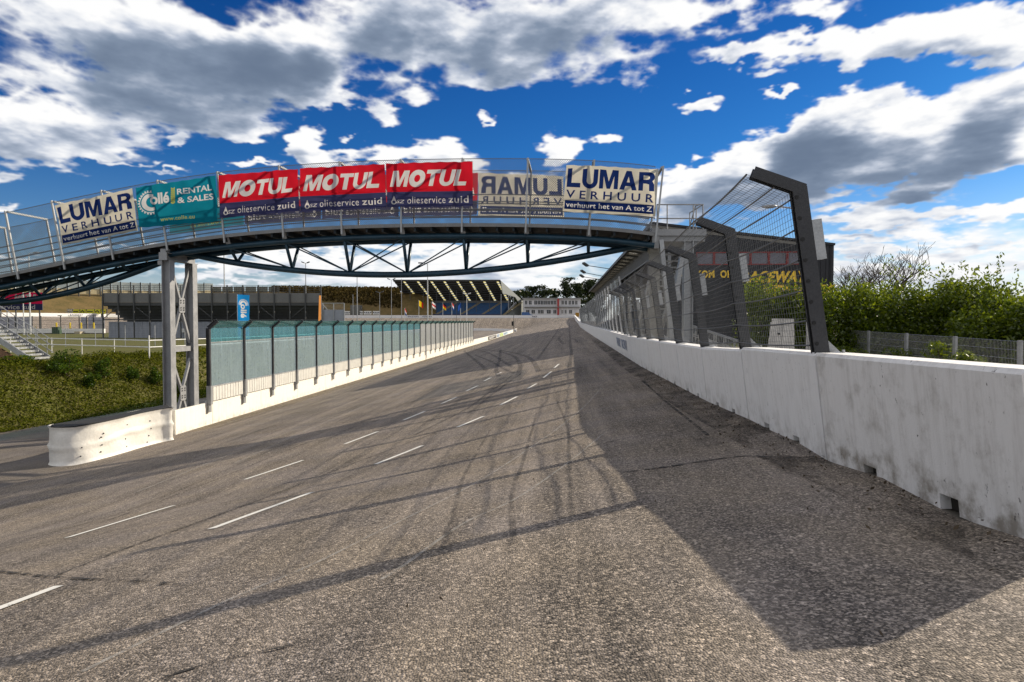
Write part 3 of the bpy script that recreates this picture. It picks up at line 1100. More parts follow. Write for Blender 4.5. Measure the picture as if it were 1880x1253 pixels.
def wall_frame(d):
    """position on the foot of the right wall, direction along it, inward lean"""
    p = Vector((float(XR(d)), d, float(ZR(d))))
    q = Vector((float(XR(d + 0.5)), d + 0.5, float(ZR(d + 0.5))))
    return p, (q - p).normalized()


def barrier_block(a, b, h, w, mat, name, label, group, notch=True, parent=None):
    """one precast block from foot point a to b: chamfered top, two fork pockets at the foot, leaning inwards"""
    a, b = Vector(a), Vector(b)
    al = (b - a)
    L = al.length
    al.normalize()
    out = Vector((al.y, -al.x, 0)).normalized()       # away from the track
    up = (Vector((0, 0, 1)) - out * TILT).normalized()
    mb = MB()
    ch = 0.035

    def sect(s, foot):
        o = a + al * s
        return [o + up * foot, o + up * (h - ch), o + out * ch + up * h, o + out * (w - ch) + up * h, o + out * w + up * (h - ch), o + out * w + up * foot]
    g = 0.02
    pk = 0.065
    cuts = [(g, 0.0), (L * 0.27, 0.0), (L * 0.27, pk), (L * 0.27 + 0.22, pk), (L * 0.27 + 0.22, 0.0), (L * 0.66, 0.0), (L * 0.66, pk), (L * 0.66 + 0.22, pk), (L * 0.66 + 0.22, 0.0), (L - g, 0.0)] if notch else [(g, 0.0), (L - g, 0.0)]
    rings = []
    for s, ft in cuts:
        base = len(mb.v)
        mb.v.extend([tuple(p) for p in sect(s, ft - 0.06 if ft == 0 else ft)])
        rings.append(base)
    for r0, r1 in zip(rings[:-1], rings[1:]):
        for k in range(6):
            q = (k + 1) % 6
            mb.f.append((r0 + k, r0 + q, r1 + q, r1 + k))
            mb.m.append(0)
    mb.f.append(tuple(rings[0] + k for k in range(6))[::-1])
    mb.m.append(0)
    mb.f.append(tuple(rings[-1] + k for k in range(6)))
    mb.m.append(0)
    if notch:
        for s0 in (0.27, 0.66):           # near-black plug paints shade into the back of each fork pocket
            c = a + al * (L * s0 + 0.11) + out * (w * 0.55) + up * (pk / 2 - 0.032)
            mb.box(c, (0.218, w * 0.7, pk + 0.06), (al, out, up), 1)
    o = build(mb, name, [mat, pm("pocket_shade", (0.022, 0.018, 0.015), 0.95)], parent, origin=None if parent else tuple(a))
    if parent is None:
        tag(o, label, "barrier", group)
    return o


BLOCK_D = [4.20] + [7.07 + 3.02 * i for i in range(0, 8)]
BL_LABELS = ["weathered white concrete block at the near end of the right wall, stained and cracked",
             "white concrete block between the first and second debris fence posts",
             "white concrete block between the second and third debris fence posts",
             "white concrete block between the third and fourth debris fence posts",
             "white concrete block between the fourth and fifth debris fence posts",
             "white concrete block between the fifth and sixth debris fence posts",
             "white concrete block between the sixth and seventh debris fence posts",
             "last separate white concrete block before the smooth wall with faded blue lettering"]
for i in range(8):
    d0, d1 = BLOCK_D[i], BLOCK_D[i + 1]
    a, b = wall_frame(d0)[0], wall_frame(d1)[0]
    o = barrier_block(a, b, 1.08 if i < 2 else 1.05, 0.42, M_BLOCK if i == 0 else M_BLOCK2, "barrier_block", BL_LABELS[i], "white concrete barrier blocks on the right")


def far_wall():
    t = thing("concrete_wall", wall_frame(28.3)[0], "long smooth white concrete wall on the right running to the far turn", "wall")
    ds = [28.21, 32, 38, 46, 56, 70, 90, 115, 141, 170, 200, 230, 262]
    pts = [wall_frame(d)[0] for d in ds] + [Vector((x, y, 1.4)) for x, y in TURN[1:]]
    mb = MB()
    n = len(pts)
    for i, p in enumerate(pts):
        al = (pts[min(i + 1, n - 1)] - pts[max(i - 1, 0)])
        al.z = 0
        al.normalize()
        out = Vector((al.y, -al.x, 0))
        up = (Vector((0, 0, 1)) - out * TILT * (1 if i < 10 else 0.3))
        h = 1.0 if i < 10 else 1.2
        for q in (p - up * 0.3, p + up * h, p + up * h + out * 0.45, p + out * 0.45 - up * 0.3):
            mb.v.append(tuple(q))
    for i in range(n - 1):
        for k in range(4):
            q = (k + 1) % 4
            mb.f.append((4 * i + k, 4 * i + q, 4 * i + 4 + q, 4 * i + 4 + k))
            mb.m.append(0)
    mb.f.append((3, 2, 1, 0))
    mb.m.append(0)
    build(mb, "wall_body", M_BLOCK2, t)
    # faded lettering near the start of the wall
    lt = MB()
    a, al = wall_frame(29.6)
    out = Vector((al.y, -al.x, 0)).normalized()
    up = (Vector((0, 0, 1)) - out * TILT).normalized()
    blue = pm("faded_blue_lettering", (0.20, 0.26, 0.40), 0.7)
    for k, (wd, s0, s1) in enumerate((("RACEWAY", 0.3, 3.4), ("VENRAY", 3.9, 6.6))):
        letters(lt, fit_text(wd, s1, 0.34, s0, 0.80, 0.02, 1.0), a - out * 0.006, al, up, -0.003)
    lt.f = [f[::-1] for f in lt.f]
    build(lt, "lettering", blue, t)
    lt = MB()
    dk = pm("dark_blue_lettering", (0.03, 0.04, 0.09), 0.6)
    for wd, x0, x1 in (("RACEWAY", 9.5, 14), ("VENRAY", 15.6, 20.2)):
        letters(lt, fit_text(wd, 0, 0, x1 - x0, 0.6, 0.02), (x0 - 0.5, 303.6 - 0.35, 1.75), (1, 0, 0), (0, 0, 1), 0.02)
    letters(lt, fit_text("RACEWAY", 0, 0, 5, 0.6, 0.02), (-46, 301.5, 1.75), (1, 0, 0), (0, 0, 1), 0.02)
    letters(lt, fit_text("VENRAY", 0, 0, 4.6, 0.6, 0.02), (-40, 302.5, 1.75), (1, 0, 0), (0, 0, 1), 0.02)
    u = Vector((TURN[7][0] - TURN[8][0], TURN[7][1] - TURN[8][1], 0)).normalized()
    p0 = Vector((TURN[8][0], TURN[8][1], 1.75)).lerp(Vector((TURN[7][0], TURN[7][1], 1.75)), 0.62) + Vector((u.y, -u.x, 0)) * 0.35
    letters(lt, fit_text("RACEWAY", 0, 0, 4.6, 0.62, 0.02), p0, u, (0, 0, 1), 0.02)
    letters(lt, fit_text("VENRAY", 0, 0, 4.2, 0.62, 0.02), p0 + u * 6.2, u, (0, 0, 1), 0.02)
    build(lt, "lettering", dk, t)


far_wall()


def debris_fence():
    t = thing("debris_fence", wall_frame(7.1)[0], "tall cranked steel debris fence with wire mesh on the right concrete wall", "fence")
    ds = [7.18 + 3.02 * i for i in range(9)]
    fr = []
    for d in ds:
        p, al = wall_frame(d)
        out = Vector((al.y, -al.x, 0)).normalized()
        up = (Vector((0, 0, 1)) - out * 0.145).normalized()
        top = p + (Vector((0, 0, 1)) - out * TILT).normalized() * 1.055 + out * 0.10
        arm = (-out * 0.94 + Vector((0, 0, 1)) * 0.42).normalized()
        fr.append((top, al, out, up, arm))
    HP, HA = 1.72, 0.50
    for i, (p, al, out, up, arm) in enumerate(fr):
        mb = MB()
        k = p + up * HP
        # H profile upright: flanges face along the wall, web across it
        for s in (-1, 1):
            mb.bar(p + al * s * 0.055, k + al * s * 0.055 + up * 0.05, 0.15, 0.012, up=al)
            mb.bar(k + al * s * 0.055 + up * 0.02 + out * 0.05, k + al * s * 0.055 + arm * (HA + 0.02), 0.12, 0.012, up=al)
        mb.bar(p, k, 0.012, 0.10, up=al)
        mb.bar(k + up * 0.02, k + arm * HA, 0.012, 0.10, up=al)
        for q in range(8):
            c = p + up * (0.12 + q * 0.22) - out * 0.004
            mb.path([c - al * 0.065 - out * 0.04, c - al * 0.055 - out * 0.04], 0.012, 6, 1)
            mb.path([c - al * 0.068 - out * 0.04, c - al * 0.061 - out * 0.04], 0.022, 6, 1)
        o = build(mb, "post", [M_STEEL, M_BLACK], t)
        pl = MB()
        pl.bar(p + out * 0.06 - up * 0.0, p + out * 0.06 + up * 0.022, 0.2, 0.32, up=al)
        pl.prism([p + al * 0.07 + out * 0.08 + up * 0.02, p + al * 0.07 + out * 0.24 + up * 0.02, p + al * 0.07 + out * 0.08 + up * 0.2], al * 0.012)
        for (dx, dy) in ((0.1, 0.2), (-0.1, 0.2)):
            pl.tube(p + al * dx + out * dy + up * 0.02, p + al * dx + out * dy + up * 0.055, 0.016)
        build(pl, "base_plate", M_GALV, o)
        bx = MB()
        c = p + up * (HP * 0.71) + out * 0.13
        bx.ibeam(c - up * 0.21, c + up * 0.21, 0.10, 0.10, up=al, t=0.012)
        build(bx, "clamp_box", M_GALV, o)
    rng = random.Random(3)
    for i in range(len(fr) - 1):
        (p, al, out, up, arm), (q, al2, out2, up2, arm2) = fr[i], fr[i + 1]
        f0 = -out * 0.085
        f1 = -out2 * 0.085

        def pt(s, h):
            if h <= HP:
                a, b = p + f0 + up * h, q + f1 + up2 * h
            else:
                a, b = p + f0 + up * HP + arm * (h - HP), q + f1 + up2 * HP + arm2 * (h - HP)
            return a.lerp(b, s)
        near = i < 3
        ver = MB()
        nv = 34
        bow = [0.012 * math.sin(7 * x / nv + i) for x in range(nv + 1)]
        r = 0.0021 if near else 0.0024
        for x in range(nv + 1):
            s = x / nv
            ver.path([pt(s, 0.05), pt(s, 0.8) - out * bow[x], pt(s, HP), pt(s, HP + HA * 0.97)], r, 4 if near else 3, cap=False)
        hs = [0.06 + 0.066 * j for j in range(0, 36)]
        hs = [h for h in hs if h < HP + HA]
        for h in hs:
            ver.path([pt(s / 6, h) - out * (0.01 * math.sin(2.2 * s + h * 5)) for s in range(7)], r, 4 if near else 3, cap=False)
        build(ver, "wire_mesh", M_WIRE, t)
        cab = MB()
        for h in (0.10, 0.36, 0.68, 1.00, 1.32, 1.64, HP + 0.16, HP + HA * 0.96):
            sag = 0.012 + 0.03 * rng.random()
            cab.path([pt(s / 8, h) - Vector((0, 0, 1)) * (sag * 4 * (s / 8) * (1 - s / 8)) - out * 0.012 for s in range(9)], 0.009 if h < HP + 0.3 else 0.011, 5, cap=False)
        build(cab, "cable", M_WIRE, t)
    return t


debris_fence()


def stand_fence():
    """taller, straighter screen with glazed panels in front of the main grandstand"""
    t = thing("grandstand_fence", wall_frame(31)[0], "tall leaning safety fence with pale posts in front of the main grandstand", "fence")
    ds = []
    d = 30.9
    while d < 136:
        ds.append(d)
        d += 3.0 if d < 80 else 4.0
    gl = glassmat("grandstand_screen_glass", (0.80, 0.84, 0.87), 0.07, (0.45, 0.48, 0.52), 0.1)
    fr = []
    for d in ds:
        p, al = wall_frame(d)
        out = Vector((al.y, -al.x, 0)).normalized()
        up = (Vector((0, 0, 1)) - out * 0.15).normalized()
        fr.append((p + up * 1.0 + out * 0.18, al, out, up))
    HP = 2.70
    for i, (p, al, out, up) in enumerate(fr):
        mb = MB()
        mb.ibeam(p, p + up * HP, 0.075, 0.09, up=al, t=0.012)
        build(mb, "post", pm("pale_galvanised_post", (0.50, 0.51, 0.52), 0.45, 0.3, 0.06), t)
    for i in range(len(fr) - 1):
        p, al, out, up = fr[i]
        q, up2 = fr[i + 1][0], fr[i + 1][3]
        sh = MB()
        o = -out * 0.075
        if i < 2:
            sh.sheet([p + o + up * 1.0, q + o + up2 * 1.0, q + o + up2 * (HP - 0.1), p + o + up * (HP - 0.1)], 0.012)
            build(sh, "glass_panel", gl, t)
        wm = MB()
        hh = 0.98 if i < 2 else HP - 0.1
        for k in range(10):
            wm.path([(p + o + up * 0.04).lerp(q + o + up2 * 0.04, k / 9), (p + o + up * hh).lerp(q + o + up2 * hh, k / 9)], 0.003, 3, cap=False)
        for h in (0.04, 0.35, 0.66, 0.98):
            wm.path([p + o + up * h, q + o + up2 * h], 0.005, 3, cap=False)
        for h in (1.4, 1.8, 2.2, 2.6):
            wm.path([p - out * 0.1 + up * h, q - out * 0.1 + up2 * h], 0.009, 3, cap=False)
        build(wm, "wire_mesh", M_WIRE, t)


stand_fence()

# ------------------------------------------------------------------ the footbridge over the track
BA = Vector((1, -0.087, 0)).normalized()       # along the bridge, to the right
BB = Vector((0.087, 1, 0)).normalized()        # across it, away from the camera
BP0 = Vector((0, 25.35, 0))
BW = 2.05
UPZ = Vector((0, 0, 1))


def bpt(px, py, off=0.0):
    """pixel -> (s along bridge, z) on the plane at distance off behind the front edge"""
    q = onplane(px, py, BP0 + BB * off, BB)
    return (q - BP0).dot(BA), q.z


def bw(s, off, z):
    return BP0 + BA * s + BB * off + UPZ * z


def curve_fit(px_pts, off, deg):
    a = np.array([bpt(x, y, off) for x, y in px_pts])
    return np.poly1d(np.polyfit(a[:, 0], a[:, 1], deg)), a[:, 0].min(), a[:, 0].max()


deckz, _s0, S_END = curve_fit([(-130, 527), (-45, 512), (35, 497), (120, 481), (209, 463), (308, 441), (413, 430), (521, 421.5), (628, 415.5), (737, 411), (848, 409), (965, 410.5), (1081, 416), (1203, 427)], 0.0, 6)
lowz, L0, L1 = curve_fit([(318, 460), (340, 464), (400, 477), (434, 484), (536, 496), (640, 503.5), (749, 504), (857, 500), (968, 487), (1081, 469), (1172, 452), (1203, 445)], 1.0, 5)
lowz2, K0, K1 = curve_fit([(-110, 560), (-60, 560), (0, 556), (68, 549), (153, 530.6), (234, 505), (266, 494.5), (296, 482)], 1.0, 4)
S_L = bpt(-90, 518)[0]
S_PIER = bpt(310, 441)[0]
POSTS = [bpt(x, y)[0] for x, y in [(-50, 513), (35, 497), (120, 481), (209, 463), (308, 441), (413, 430), (521, 421.5), (628, 415.5), (737, 411), (848, 409), (965, 410.5), (1081, 416), (1203, 427)]]
RAILH = 2.40


def footbridge():
    t = thing("footbridge", bw(S_PIER, 1, -3.5), "arched blue-grey steel footbridge with mesh sides spanning the race track", "bridge")
    n = 70
    ss = [S_L + (S_END - S_L) * i / n for i in range(n + 1)]
    dk = MB()
    for i in range(n):
        a, b = ss[i], ss[i + 1]
        za, zb = float(deckz(a)), float(deckz(b))
        # plate
        dk.hexa([bw(a, 0.03, za - .07), bw(b, 0.03, zb - .07), bw(b, BW - .03, zb - .07), bw(a, BW - .03, za - .07),
                 bw(a, 0.03, za - .03), bw(b, 0.03, zb - .03), bw(b, BW - .03, zb - .03), bw(a, BW - .03, za - .03)])
    build(dk, "deck", pm("deck_planks", (0.06, 0.055, 0.05), 0.8), t)
    for off in (0.0, BW - 0.03):
        ed = MB()
        for i in range(n):
            a, b = ss[i], ss[i + 1]
            za, zb = float(deckz(a)), float(deckz(b))
            ed.hexa([bw(a, off, za - .13), bw(b, off, zb - .13), bw(b, off + .03, zb - .13), bw(a, off + .03, za - .13),
                     bw(a, off, za), bw(b, off, zb), bw(b, off + .03, zb), bw(a, off + .03, za)])
        build(ed, "edge_channel", pm("edge_channel_steel", (0.20, 0.20, 0.20), 0.5, 0.4), t)
    js = MB()
    s = S_L + 0.2
    while s < S_END - 0.1:
        z = float(deckz(s))
        js.bar(bw(s, 0.12, z - 0.17), bw(s, BW - 0.12, z - 0.17), 0.07, 0.19)
        s += 0.62
    build(js, "joists", pm("joist_steel", (0.02, 0.028, 0.036), 0.6, 0.3), t)
    for off in (0.35, 0.35 + 1.3):
        ch = MB()
        ch.path([bw(a, off, float(deckz(a)) - 0.44) for a in ss], 0.115, 10)
        build(ch, "top_chord", M_STEELB, t, smooth=True)
    lo = MB()
    lo.path([bw(L0 + (L1 - L0) * i / 40, 1.0, float(lowz(L0 + (L1 - L0) * i / 40))) for i in range(41)], 0.12, 10)
    build(lo, "bottom_chord", M_STEELB, t, smooth=True)
    lo = MB()
    lo.path([bw(K0 + (K1 - K0) * i / 24, 1.0, float(lowz2(K0 + (K1 - K0) * i / 24))) for i in range(25)], 0.12, 10)
    build(lo, "bottom_chord", M_STEELB, t, smooth=True)
    nodes = [bpt(x, y, 0.35)[0] for x, y in [(421, 452), (524, 444), (632, 438), (740, 436), (851, 433), (967, 436), (1081, 446)]]
    for i, s in enumerate(nodes):
        zb = float(lowz(s))
        for off in (0.35, 1.65):
            st = MB()
            st.tube(bw(s, off, float(deckz(s)) - 0.46), bw(s, 1.0, zb + 0.05), 0.062, 8)
            build(st, "strut", M_STEELB, t, smooth=True)
        gs = MB()
        gs.sheet([bw(s - .09, 0.30, float(deckz(s)) - .36), bw(s + .09, 0.30, float(deckz(s)) - .36), bw(s + .07, 0.16, float(deckz(s)) - .06), bw(s - .07, 0.16, float(deckz(s)) - .06)], 0.02)
        build(gs, "gusset_plate", M_GREY, t)
    for i, s in enumerate(nodes):
        j = i + 1 if i < 3 else i - 1
        if 0 <= j < len(nodes):
            e = nodes[j]
            for off in (0.35, 1.65):
                st = MB()
                st.tube(bw(s, off, float(deckz(s)) - 0.50), bw(e, 1.0, float(lowz(e)) + 0.06), 0.026, 6)
                build(st, "tie_rod", M_STEELB, t)
    nd2 = [bpt(x, y, 0.35)[0] for x, y in [(-32, 526), (52, 517), (135, 500), (221, 482)]]
    for i, s in enumerate(nd2):
        for off in (0.35, 1.65):
            st = MB()
            st.tube(bw(s, off, float(deckz(s)) - 0.46), bw(s, 1.0, float(lowz2(s)) + 0.05), 0.062, 8)
            build(st, "strut", M_STEELB, t, smooth=True)
            if i + 1 < len(nd2):
                st = MB()
                e = nd2[i + 1]
                st.tube(bw(e, off, float(deckz(e)) - 0.50), bw(s, 1.0, float(lowz2(s)) + 0.06), 0.026, 6)
                build(st, "tie_rod", M_STEELB, t)
    # portal frames: post, rear post, top beam
    lit = pm("portal_steel", (0.36, 0.37, 0.375), 0.5, 0.2, 0.08)
    rl = pm("rail_steel", (0.16, 0.165, 0.17), 0.5, 0.5, 0.1)
    for s in POSTS:
        sl = max(-0.10, min(0.2, float(deckz.deriv()(s))))
        N = Vector((-sl * BA.x, -sl * BA.y, 1)).normalized() if True else UPZ
        z = float(deckz(s))
        for off in (0.0, BW):
            o = -0.035 if off == 0 else 0.035
            p = MB()
            p.bar(bw(s, off + o, z - 0.34), bw(s, off + o, z - 0.34) + N * (RAILH + 0.34), 0.06, 0.06, up=BB)
            build(p, "post", lit, t)
        p = MB()
        p.bar(bw(s, 0.0, z) + N * (RAILH - 0.04), bw(s, BW, z) + N * (RAILH - 0.04), 0.085, 0.07)
        build(p, "portal_beam", lit, t)
    for off in (0.02, BW - 0.02):
        for h in (0.26, 0.52, 0.80, 1.06):
            r = MB()
            r.path([bw(a, off, float(deckz(a)) + h) for a in ss], 0.021, 6)
            build(r, "handrail", rl, t)
        r = MB()
        r.path([bw(a, off, float(deckz(a)) + RAILH - 0.02) for a in ss], 0.012, 5)
        build(r, "mesh_top_wire", rl, t)
        # chain link: two families of slanting wires
        cm = MB()
        H = RAILH
        pit = 0.085
        total = S_END - S_L
        k = 0
        x = -H
        while x < total:
            for sg in (1, -1):
                a0, h0, a1, h1 = x, 0.0, x + H, H
                if a0 < 0:
                    h0 += -a0
                    a0 = 0
                if a1 > total:
                    h1 -= a1 - total
                    a1 = total
                if a1 - a0 > 0.02:
                    if sg < 0:
                        h0, h1 = H - h0, H - h1
                    nseg = 3
                    pts = []
                    for q in range(nseg + 1):
                        sq = S_L + a0 + (a1 - a0) * q / nseg
                        pts.append(bw(sq, off + 0.004 * sg, float(deckz(sq)) + h0 + (h1 - h0) * q / nseg))
                    cm.path(pts, 0.0052, 3, cap=False)
            x += pit
        build(cm, "chain_link", M_WIRE, t)
    # bits of loose wire standing above the top edge
    # pier on the left
    pier = bpy.data.objects.new("pier", None)
    COL.objects.link(pier)
    pier.parent = t
    zt = bpt(310, 478)[1]
    c1 = onplane(310, 600, BP0 + BB * 0.22, BB)
    p1 = Vector((c1.x, c1.y, 0))
    p2 = p1 + BB * 1.62
    for p in (p1, p2):
        cmb = MB()
        cmb.ibeam(p + UPZ * (ZL - 0.1), p + UPZ * zt, 0.34, 0.34, up=BA, t=0.026)
        build(cmb, "column", M_GREY, pier)
    hb = MB()
    hb.ibeam(p1 - BB * 0.30 + UPZ * (zt + 0.145), p2 + BB * 0.30 + UPZ * (zt + 0.145), 0.30, 0.29, t=0.024)
    hb.box(p1 - BB * 0.325 + UPZ * (zt + 0.145), (0.32, 0.02, 0.30), (BA, BB, UPZ))
    build(hb, "head_beam", M_GREY, pier)
    for c_, s_ in ((p1 + UPZ * (zt + 0.37) - BA * 0.1, (0.22, 0.3, 0.16)), (p2 + UPZ * (zt + 0.37) - BA * 0.1, (0.22, 0.3, 0.16)), (p1 + UPZ * (zt - 0.08) - BA * 0.26, (0.18, 0.24, 0.16))):
        bx = MB()
        bx.box(c_, s_, (BA, BB, UPZ))
        build(bx, "bearing", M_GREY, pier)
    ys = [(zt - 0.18, bpt(336, 561, 1.0)[1]), (bpt(336, 561, 1.0)[1], bpt(336, 630, 1.0)[1]), (bpt(336, 660, 1.0)[1], bpt(336, 722, 1.0)[1]), (bpt(336, 722, 1.0)[1], bpt(336, 790, 1.0)[1])]
    i0, i1 = p1 + BB * 0.17, p2 - BB * 0.17
    mid = (p1 + p2) / 2
    for k, (za, zb) in enumerate(ys):
        for sgn in (0, 1):
            br = MB()
            A, B = (i0, i1) if sgn == 0 else (i1, i0)
            if k % 2 == 0:
                br.bar(A + UPZ * za, mid + UPZ * (zb + 0.06), 0.10, 0.10, up=BA)
            else:
                br.bar(mid + UPZ * (za - 0.06), A + UPZ * zb, 0.10, 0.10, up=BA)
            build(br, "brace", M_GREY, pier)
    for zz in (ys[0][1], ys[2][1]):
        pl = MB()
        o = mid + UPZ * zz + BA * 0.06
        pl.prism([o + BB * x + UPZ * y for x, y in ((-0.16, -0.30), (0.16, -0.30), (0.20, -0.25), (0.20, 0.25), (0.16, 0.30), (-0.16, 0.30), (-0.20, 0.25), (-0.20, -0.25))], BA * 0.02)
        g = build(pl, "gusset_plate", M_GREY, pier)
        for x in (-0.1, 0.1):
            for y in (-0.19, -0.10, 0.10, 0.19):
                pl2 = o + BB * x + UPZ * y + BA * 0.02
                bo = MB()
                bo.tube(pl2, pl2 + BA * 0.025, 0.028, 6)
                MBOLT.append((bo, g))
    cbm = MB()
    zc = bpt(336, 641, 1.0)[1]
    cbm.bar(i0 + UPZ * zc, i1 + UPZ * zc, 0.16, 0.2)
    build(cbm, "cross_beam", M_GREY, pier)
    return t


MBOLT = []
BRIDGE = footbridge()
_all = {}
for bo, g in MBOLT:
    _all.setdefault(g.name, [g, MB()])
    _all[g.name][1].add(bo.v, bo.f)
for g, mb in _all.values():
    # bolts are a surface feature of their plate: join them to its mesh
    me = g.data
    off = wloc(g)
    vs = [tuple(v.co) for v in me.vertices] + [tuple(Vector(v) - off) for v in mb.v]
    k = len(me.vertices)
    fs = [tuple(p.vertices) for p in me.polygons] + [tuple(i + k for i in f) for f in mb.f]
    ms = [0] * len(me.polygons) + [1] * len(mb.f)
    nm = bpy.data.meshes.new("gusset_plate")
    nm.from_pydata(vs, [], fs)
    nm.materials.append(M_GREY)
    nm.materials.append(M_STEEL)
    nm.polygons.foreach_set('material_index', ms)
    g.data = nm

# ------------------------------------------------------------------ banners hung on the bridge
C_CREAM = cloth("cream_banner", (0.74, 0.69, 0.57), 0.60)
C_NAVY = cloth("navy_print", (0.014, 0.032, 0.14), 0.5)
C_RED = cloth("red_banner", (0.68, 0.016, 0.034), 0.60)
C_WHITE = cloth("white_print", (0.80, 0.79, 0.77), 0.58)
C_INDIGO = cloth("indigo_print", (0.055, 0.060, 0.15), 0.5)
C_TEAL = cloth("teal_banner", (0.010, 0.25, 0.35), 0.58)
C_YEL = cloth("yellow_print", (0.55, 0.55, 0.10), 0.5)
C_PINK = cloth("pink_red_print", (0.75, 0.02, 0.10), 0.3)
C_SKY = cloth("sky_blue_print", (0.02, 0.30, 0.72), 0.45)


def banner_map(tl, tr, br, bl, off, W, H, seed, amp=0.026, push=None, flip=False):
    a = [bw(bpt(x, y, off)[0], off, bpt(x, y, off)[1]) for x, y in (tl, tr, br, bl)]
    r = random.Random(seed)
    ph = [r.uniform(0, 6.3) for _ in range(6)]

    def f(u, v):
        x, y = u / W, v / H
        if flip:
            x = 1 - x
        p = (a[3] * (1 - x) + a[2] * x) * (1 - y) + (a[0] * (1 - x) + a[1] * x) * y
        w = amp * (math.sin(9 * x + 2.5 * y + ph[0]) + 0.7 * math.sin(17 * x - 5 * y + ph[1]) + 0.5 * math.sin(6 * y + 4 * x + ph[2]) + 0.4 * math.sin(31 * x + 9 * y + ph[4]))
        sc = amp * 1.1 * abs(math.sin(6.5 * math.pi * x + ph[3])) * max(0, y - 0.75) * 4      # scallops between the ties along the top edge
        sc2 = amp * 1.3 * abs(math.sin(5 * math.pi * x + ph[5])) * max(0, 0.2 - y) * 4
        return p + BB * (w - 0.4 * amp) - UPZ * (sc - sc2)
    return f


def arc(cx, cy, rx, ry, a0, a1, n=14):
    return [(cx + rx * math.cos(math.radians(a0 + (a1 - a0) * i / n)), cy + ry * math.sin(math.radians(a0 + (a1 - a0) * i / n))) for i in range(n + 1)]


# heavy grotesque capitals, each in a box 0..w by 0..1: (width, solid outlines, counters cut out of them)
GLYPH = {
    'L': (0.80, [[(0, 0), (.80, 0), (.80, .24), (.27, .24), (.27, 1), (0, 1)]], []),
    'U': (0.92, [[(0, 1), (0, .38)] + arc(.46, .38, .46, .40, 180, 360) + [(.92, 1), (.65, 1), (.65, .38)] + arc(.46, .38, .19, .17, 360, 180) + [(.27, 1)]], []),
    'M': (1.10, [[(0, 0), (.24, 0), (.24, .66), (.45, 0), (.65, 0), (.86, .66), (.86, 0), (1.10, 0), (1.10, 1), (.74, 1), (.55, .38), (.36, 1), (0, 1)]], []),
    'A': (1.02, [[(0, 0), (.28, 0), (.35, .20), (.67, .20), (.74, 0), (1.02, 0), (.66, 1), (.36, 1)]], [[(.42, .40), (.60, .40), (.51, .70)]]),
    'R': (0.94, [[(0, 0), (.27, 0), (.27, .38), (.42, .38), (.60, .34), (.63, 0), (.93, 0), (.90, .34), (.80, .48)] + arc(.58, .73, .34, .27, -50, 90) + [(0, 1)]], [[(.27, .58), (.50, .58)] + arc(.50, .69, .13, .11, -90, 90, 8) + [(.27, .80)]]),
    'O': (1.06, [arc(.53, .5, .53, .53, 0, 350, 30)], [arc(.53, .5, .20, .22, 0, 345, 20)]),
    'T': (0.88, [[(.30, 0), (.58, 0), (.58, .76), (.88, .76), (.88, 1), (0, 1), (0, .76), (.30, .76)]], []),
}


def heavy(word, x0, y0, x1, y1, gap=0.10, slant=0.0):
    """list of (verts, tris, solid?) for a word in the heavy capitals"""
    W = sum(GLYPH[c][0] for c in word) + gap * (len(word) - 1) + slant
    out, x = [], 0.0
    for c in word:
        w, sol, cnt = GLYPH[c]
        for lst, flag in ((sol, True), (cnt, False)):
            for pl in lst:
                q = [(x0 + (x + a + slant * b) / W * (x1 - x0), y0 + b * (y1 - y0)) for a, b in pl]
                v, t = poly2(q)
                out.append((v, t, flag))
        x += w + gap
    return out


def lumar_layers(W=3.4, H=1.85):
    L = [rect2(0.05, 0.10, W - 0.08, 0.46) + (1,)]
    L += [(v, t, 1 if f else 0) for v, t, f in heavy("LUMAR", 0.07, 0.98, W - 0.10, 1.72, 0.09)]
    L.append(fit_text("VERHUUR", 0.07, 0.55, W - 0.10, 0.87, 0.018, 1.6) + (1,))
    L.append(fit_text("verhuurt het van A tot Z", 0.10, 0.19, W - 0.14, 0.40, 0.016, 1.05) + (2,))
    return L


def drop(cx, cy, s):
    o = [(cx + s * 0.42 * math.cos(t), cy + s * 0.42 * math.sin(t)) for t in [math.radians(x) for x in range(-220, 41, 20)]] + [(cx + s * 0.05, cy + s * 1.05)]
    i = [(cx + s * 0.24 * math.cos(t), cy + s * 0.24 * math.sin(t)) for t in [math.radians(x) for x in range(0, 360, 30)]]
    return poly2(o), poly2(i)


def motul_layers(W=3.25, H=1.72):
    L = [rect2(0, 0, W, 0.60) + (1,)]
    L += [(v, t, 2 if f else 0) for v, t, f in heavy("MOTUL", 0.12, 0.80, W - 0.12, 1.42, 0.05, 0.26)]
    o, i = drop(0.26, 0.20, 0.24)
    L.append(o + (2,))
    L.append(i + (1,))
    L.append(fit_text("SZ", 0.36, 0.15, 0.66, 0.29, 0.0, 1.0, 0.2) + (2,))
    L.append(fit_text("olieservice", 0.76, 0.14, 2.22, 0.42, -0.004, 1.1) + (2,))
    L.append(fit_text("zuid", 2.34, 0.14, W - 0.16, 0.42, 0.012, 1.1) + (2,))
    return L


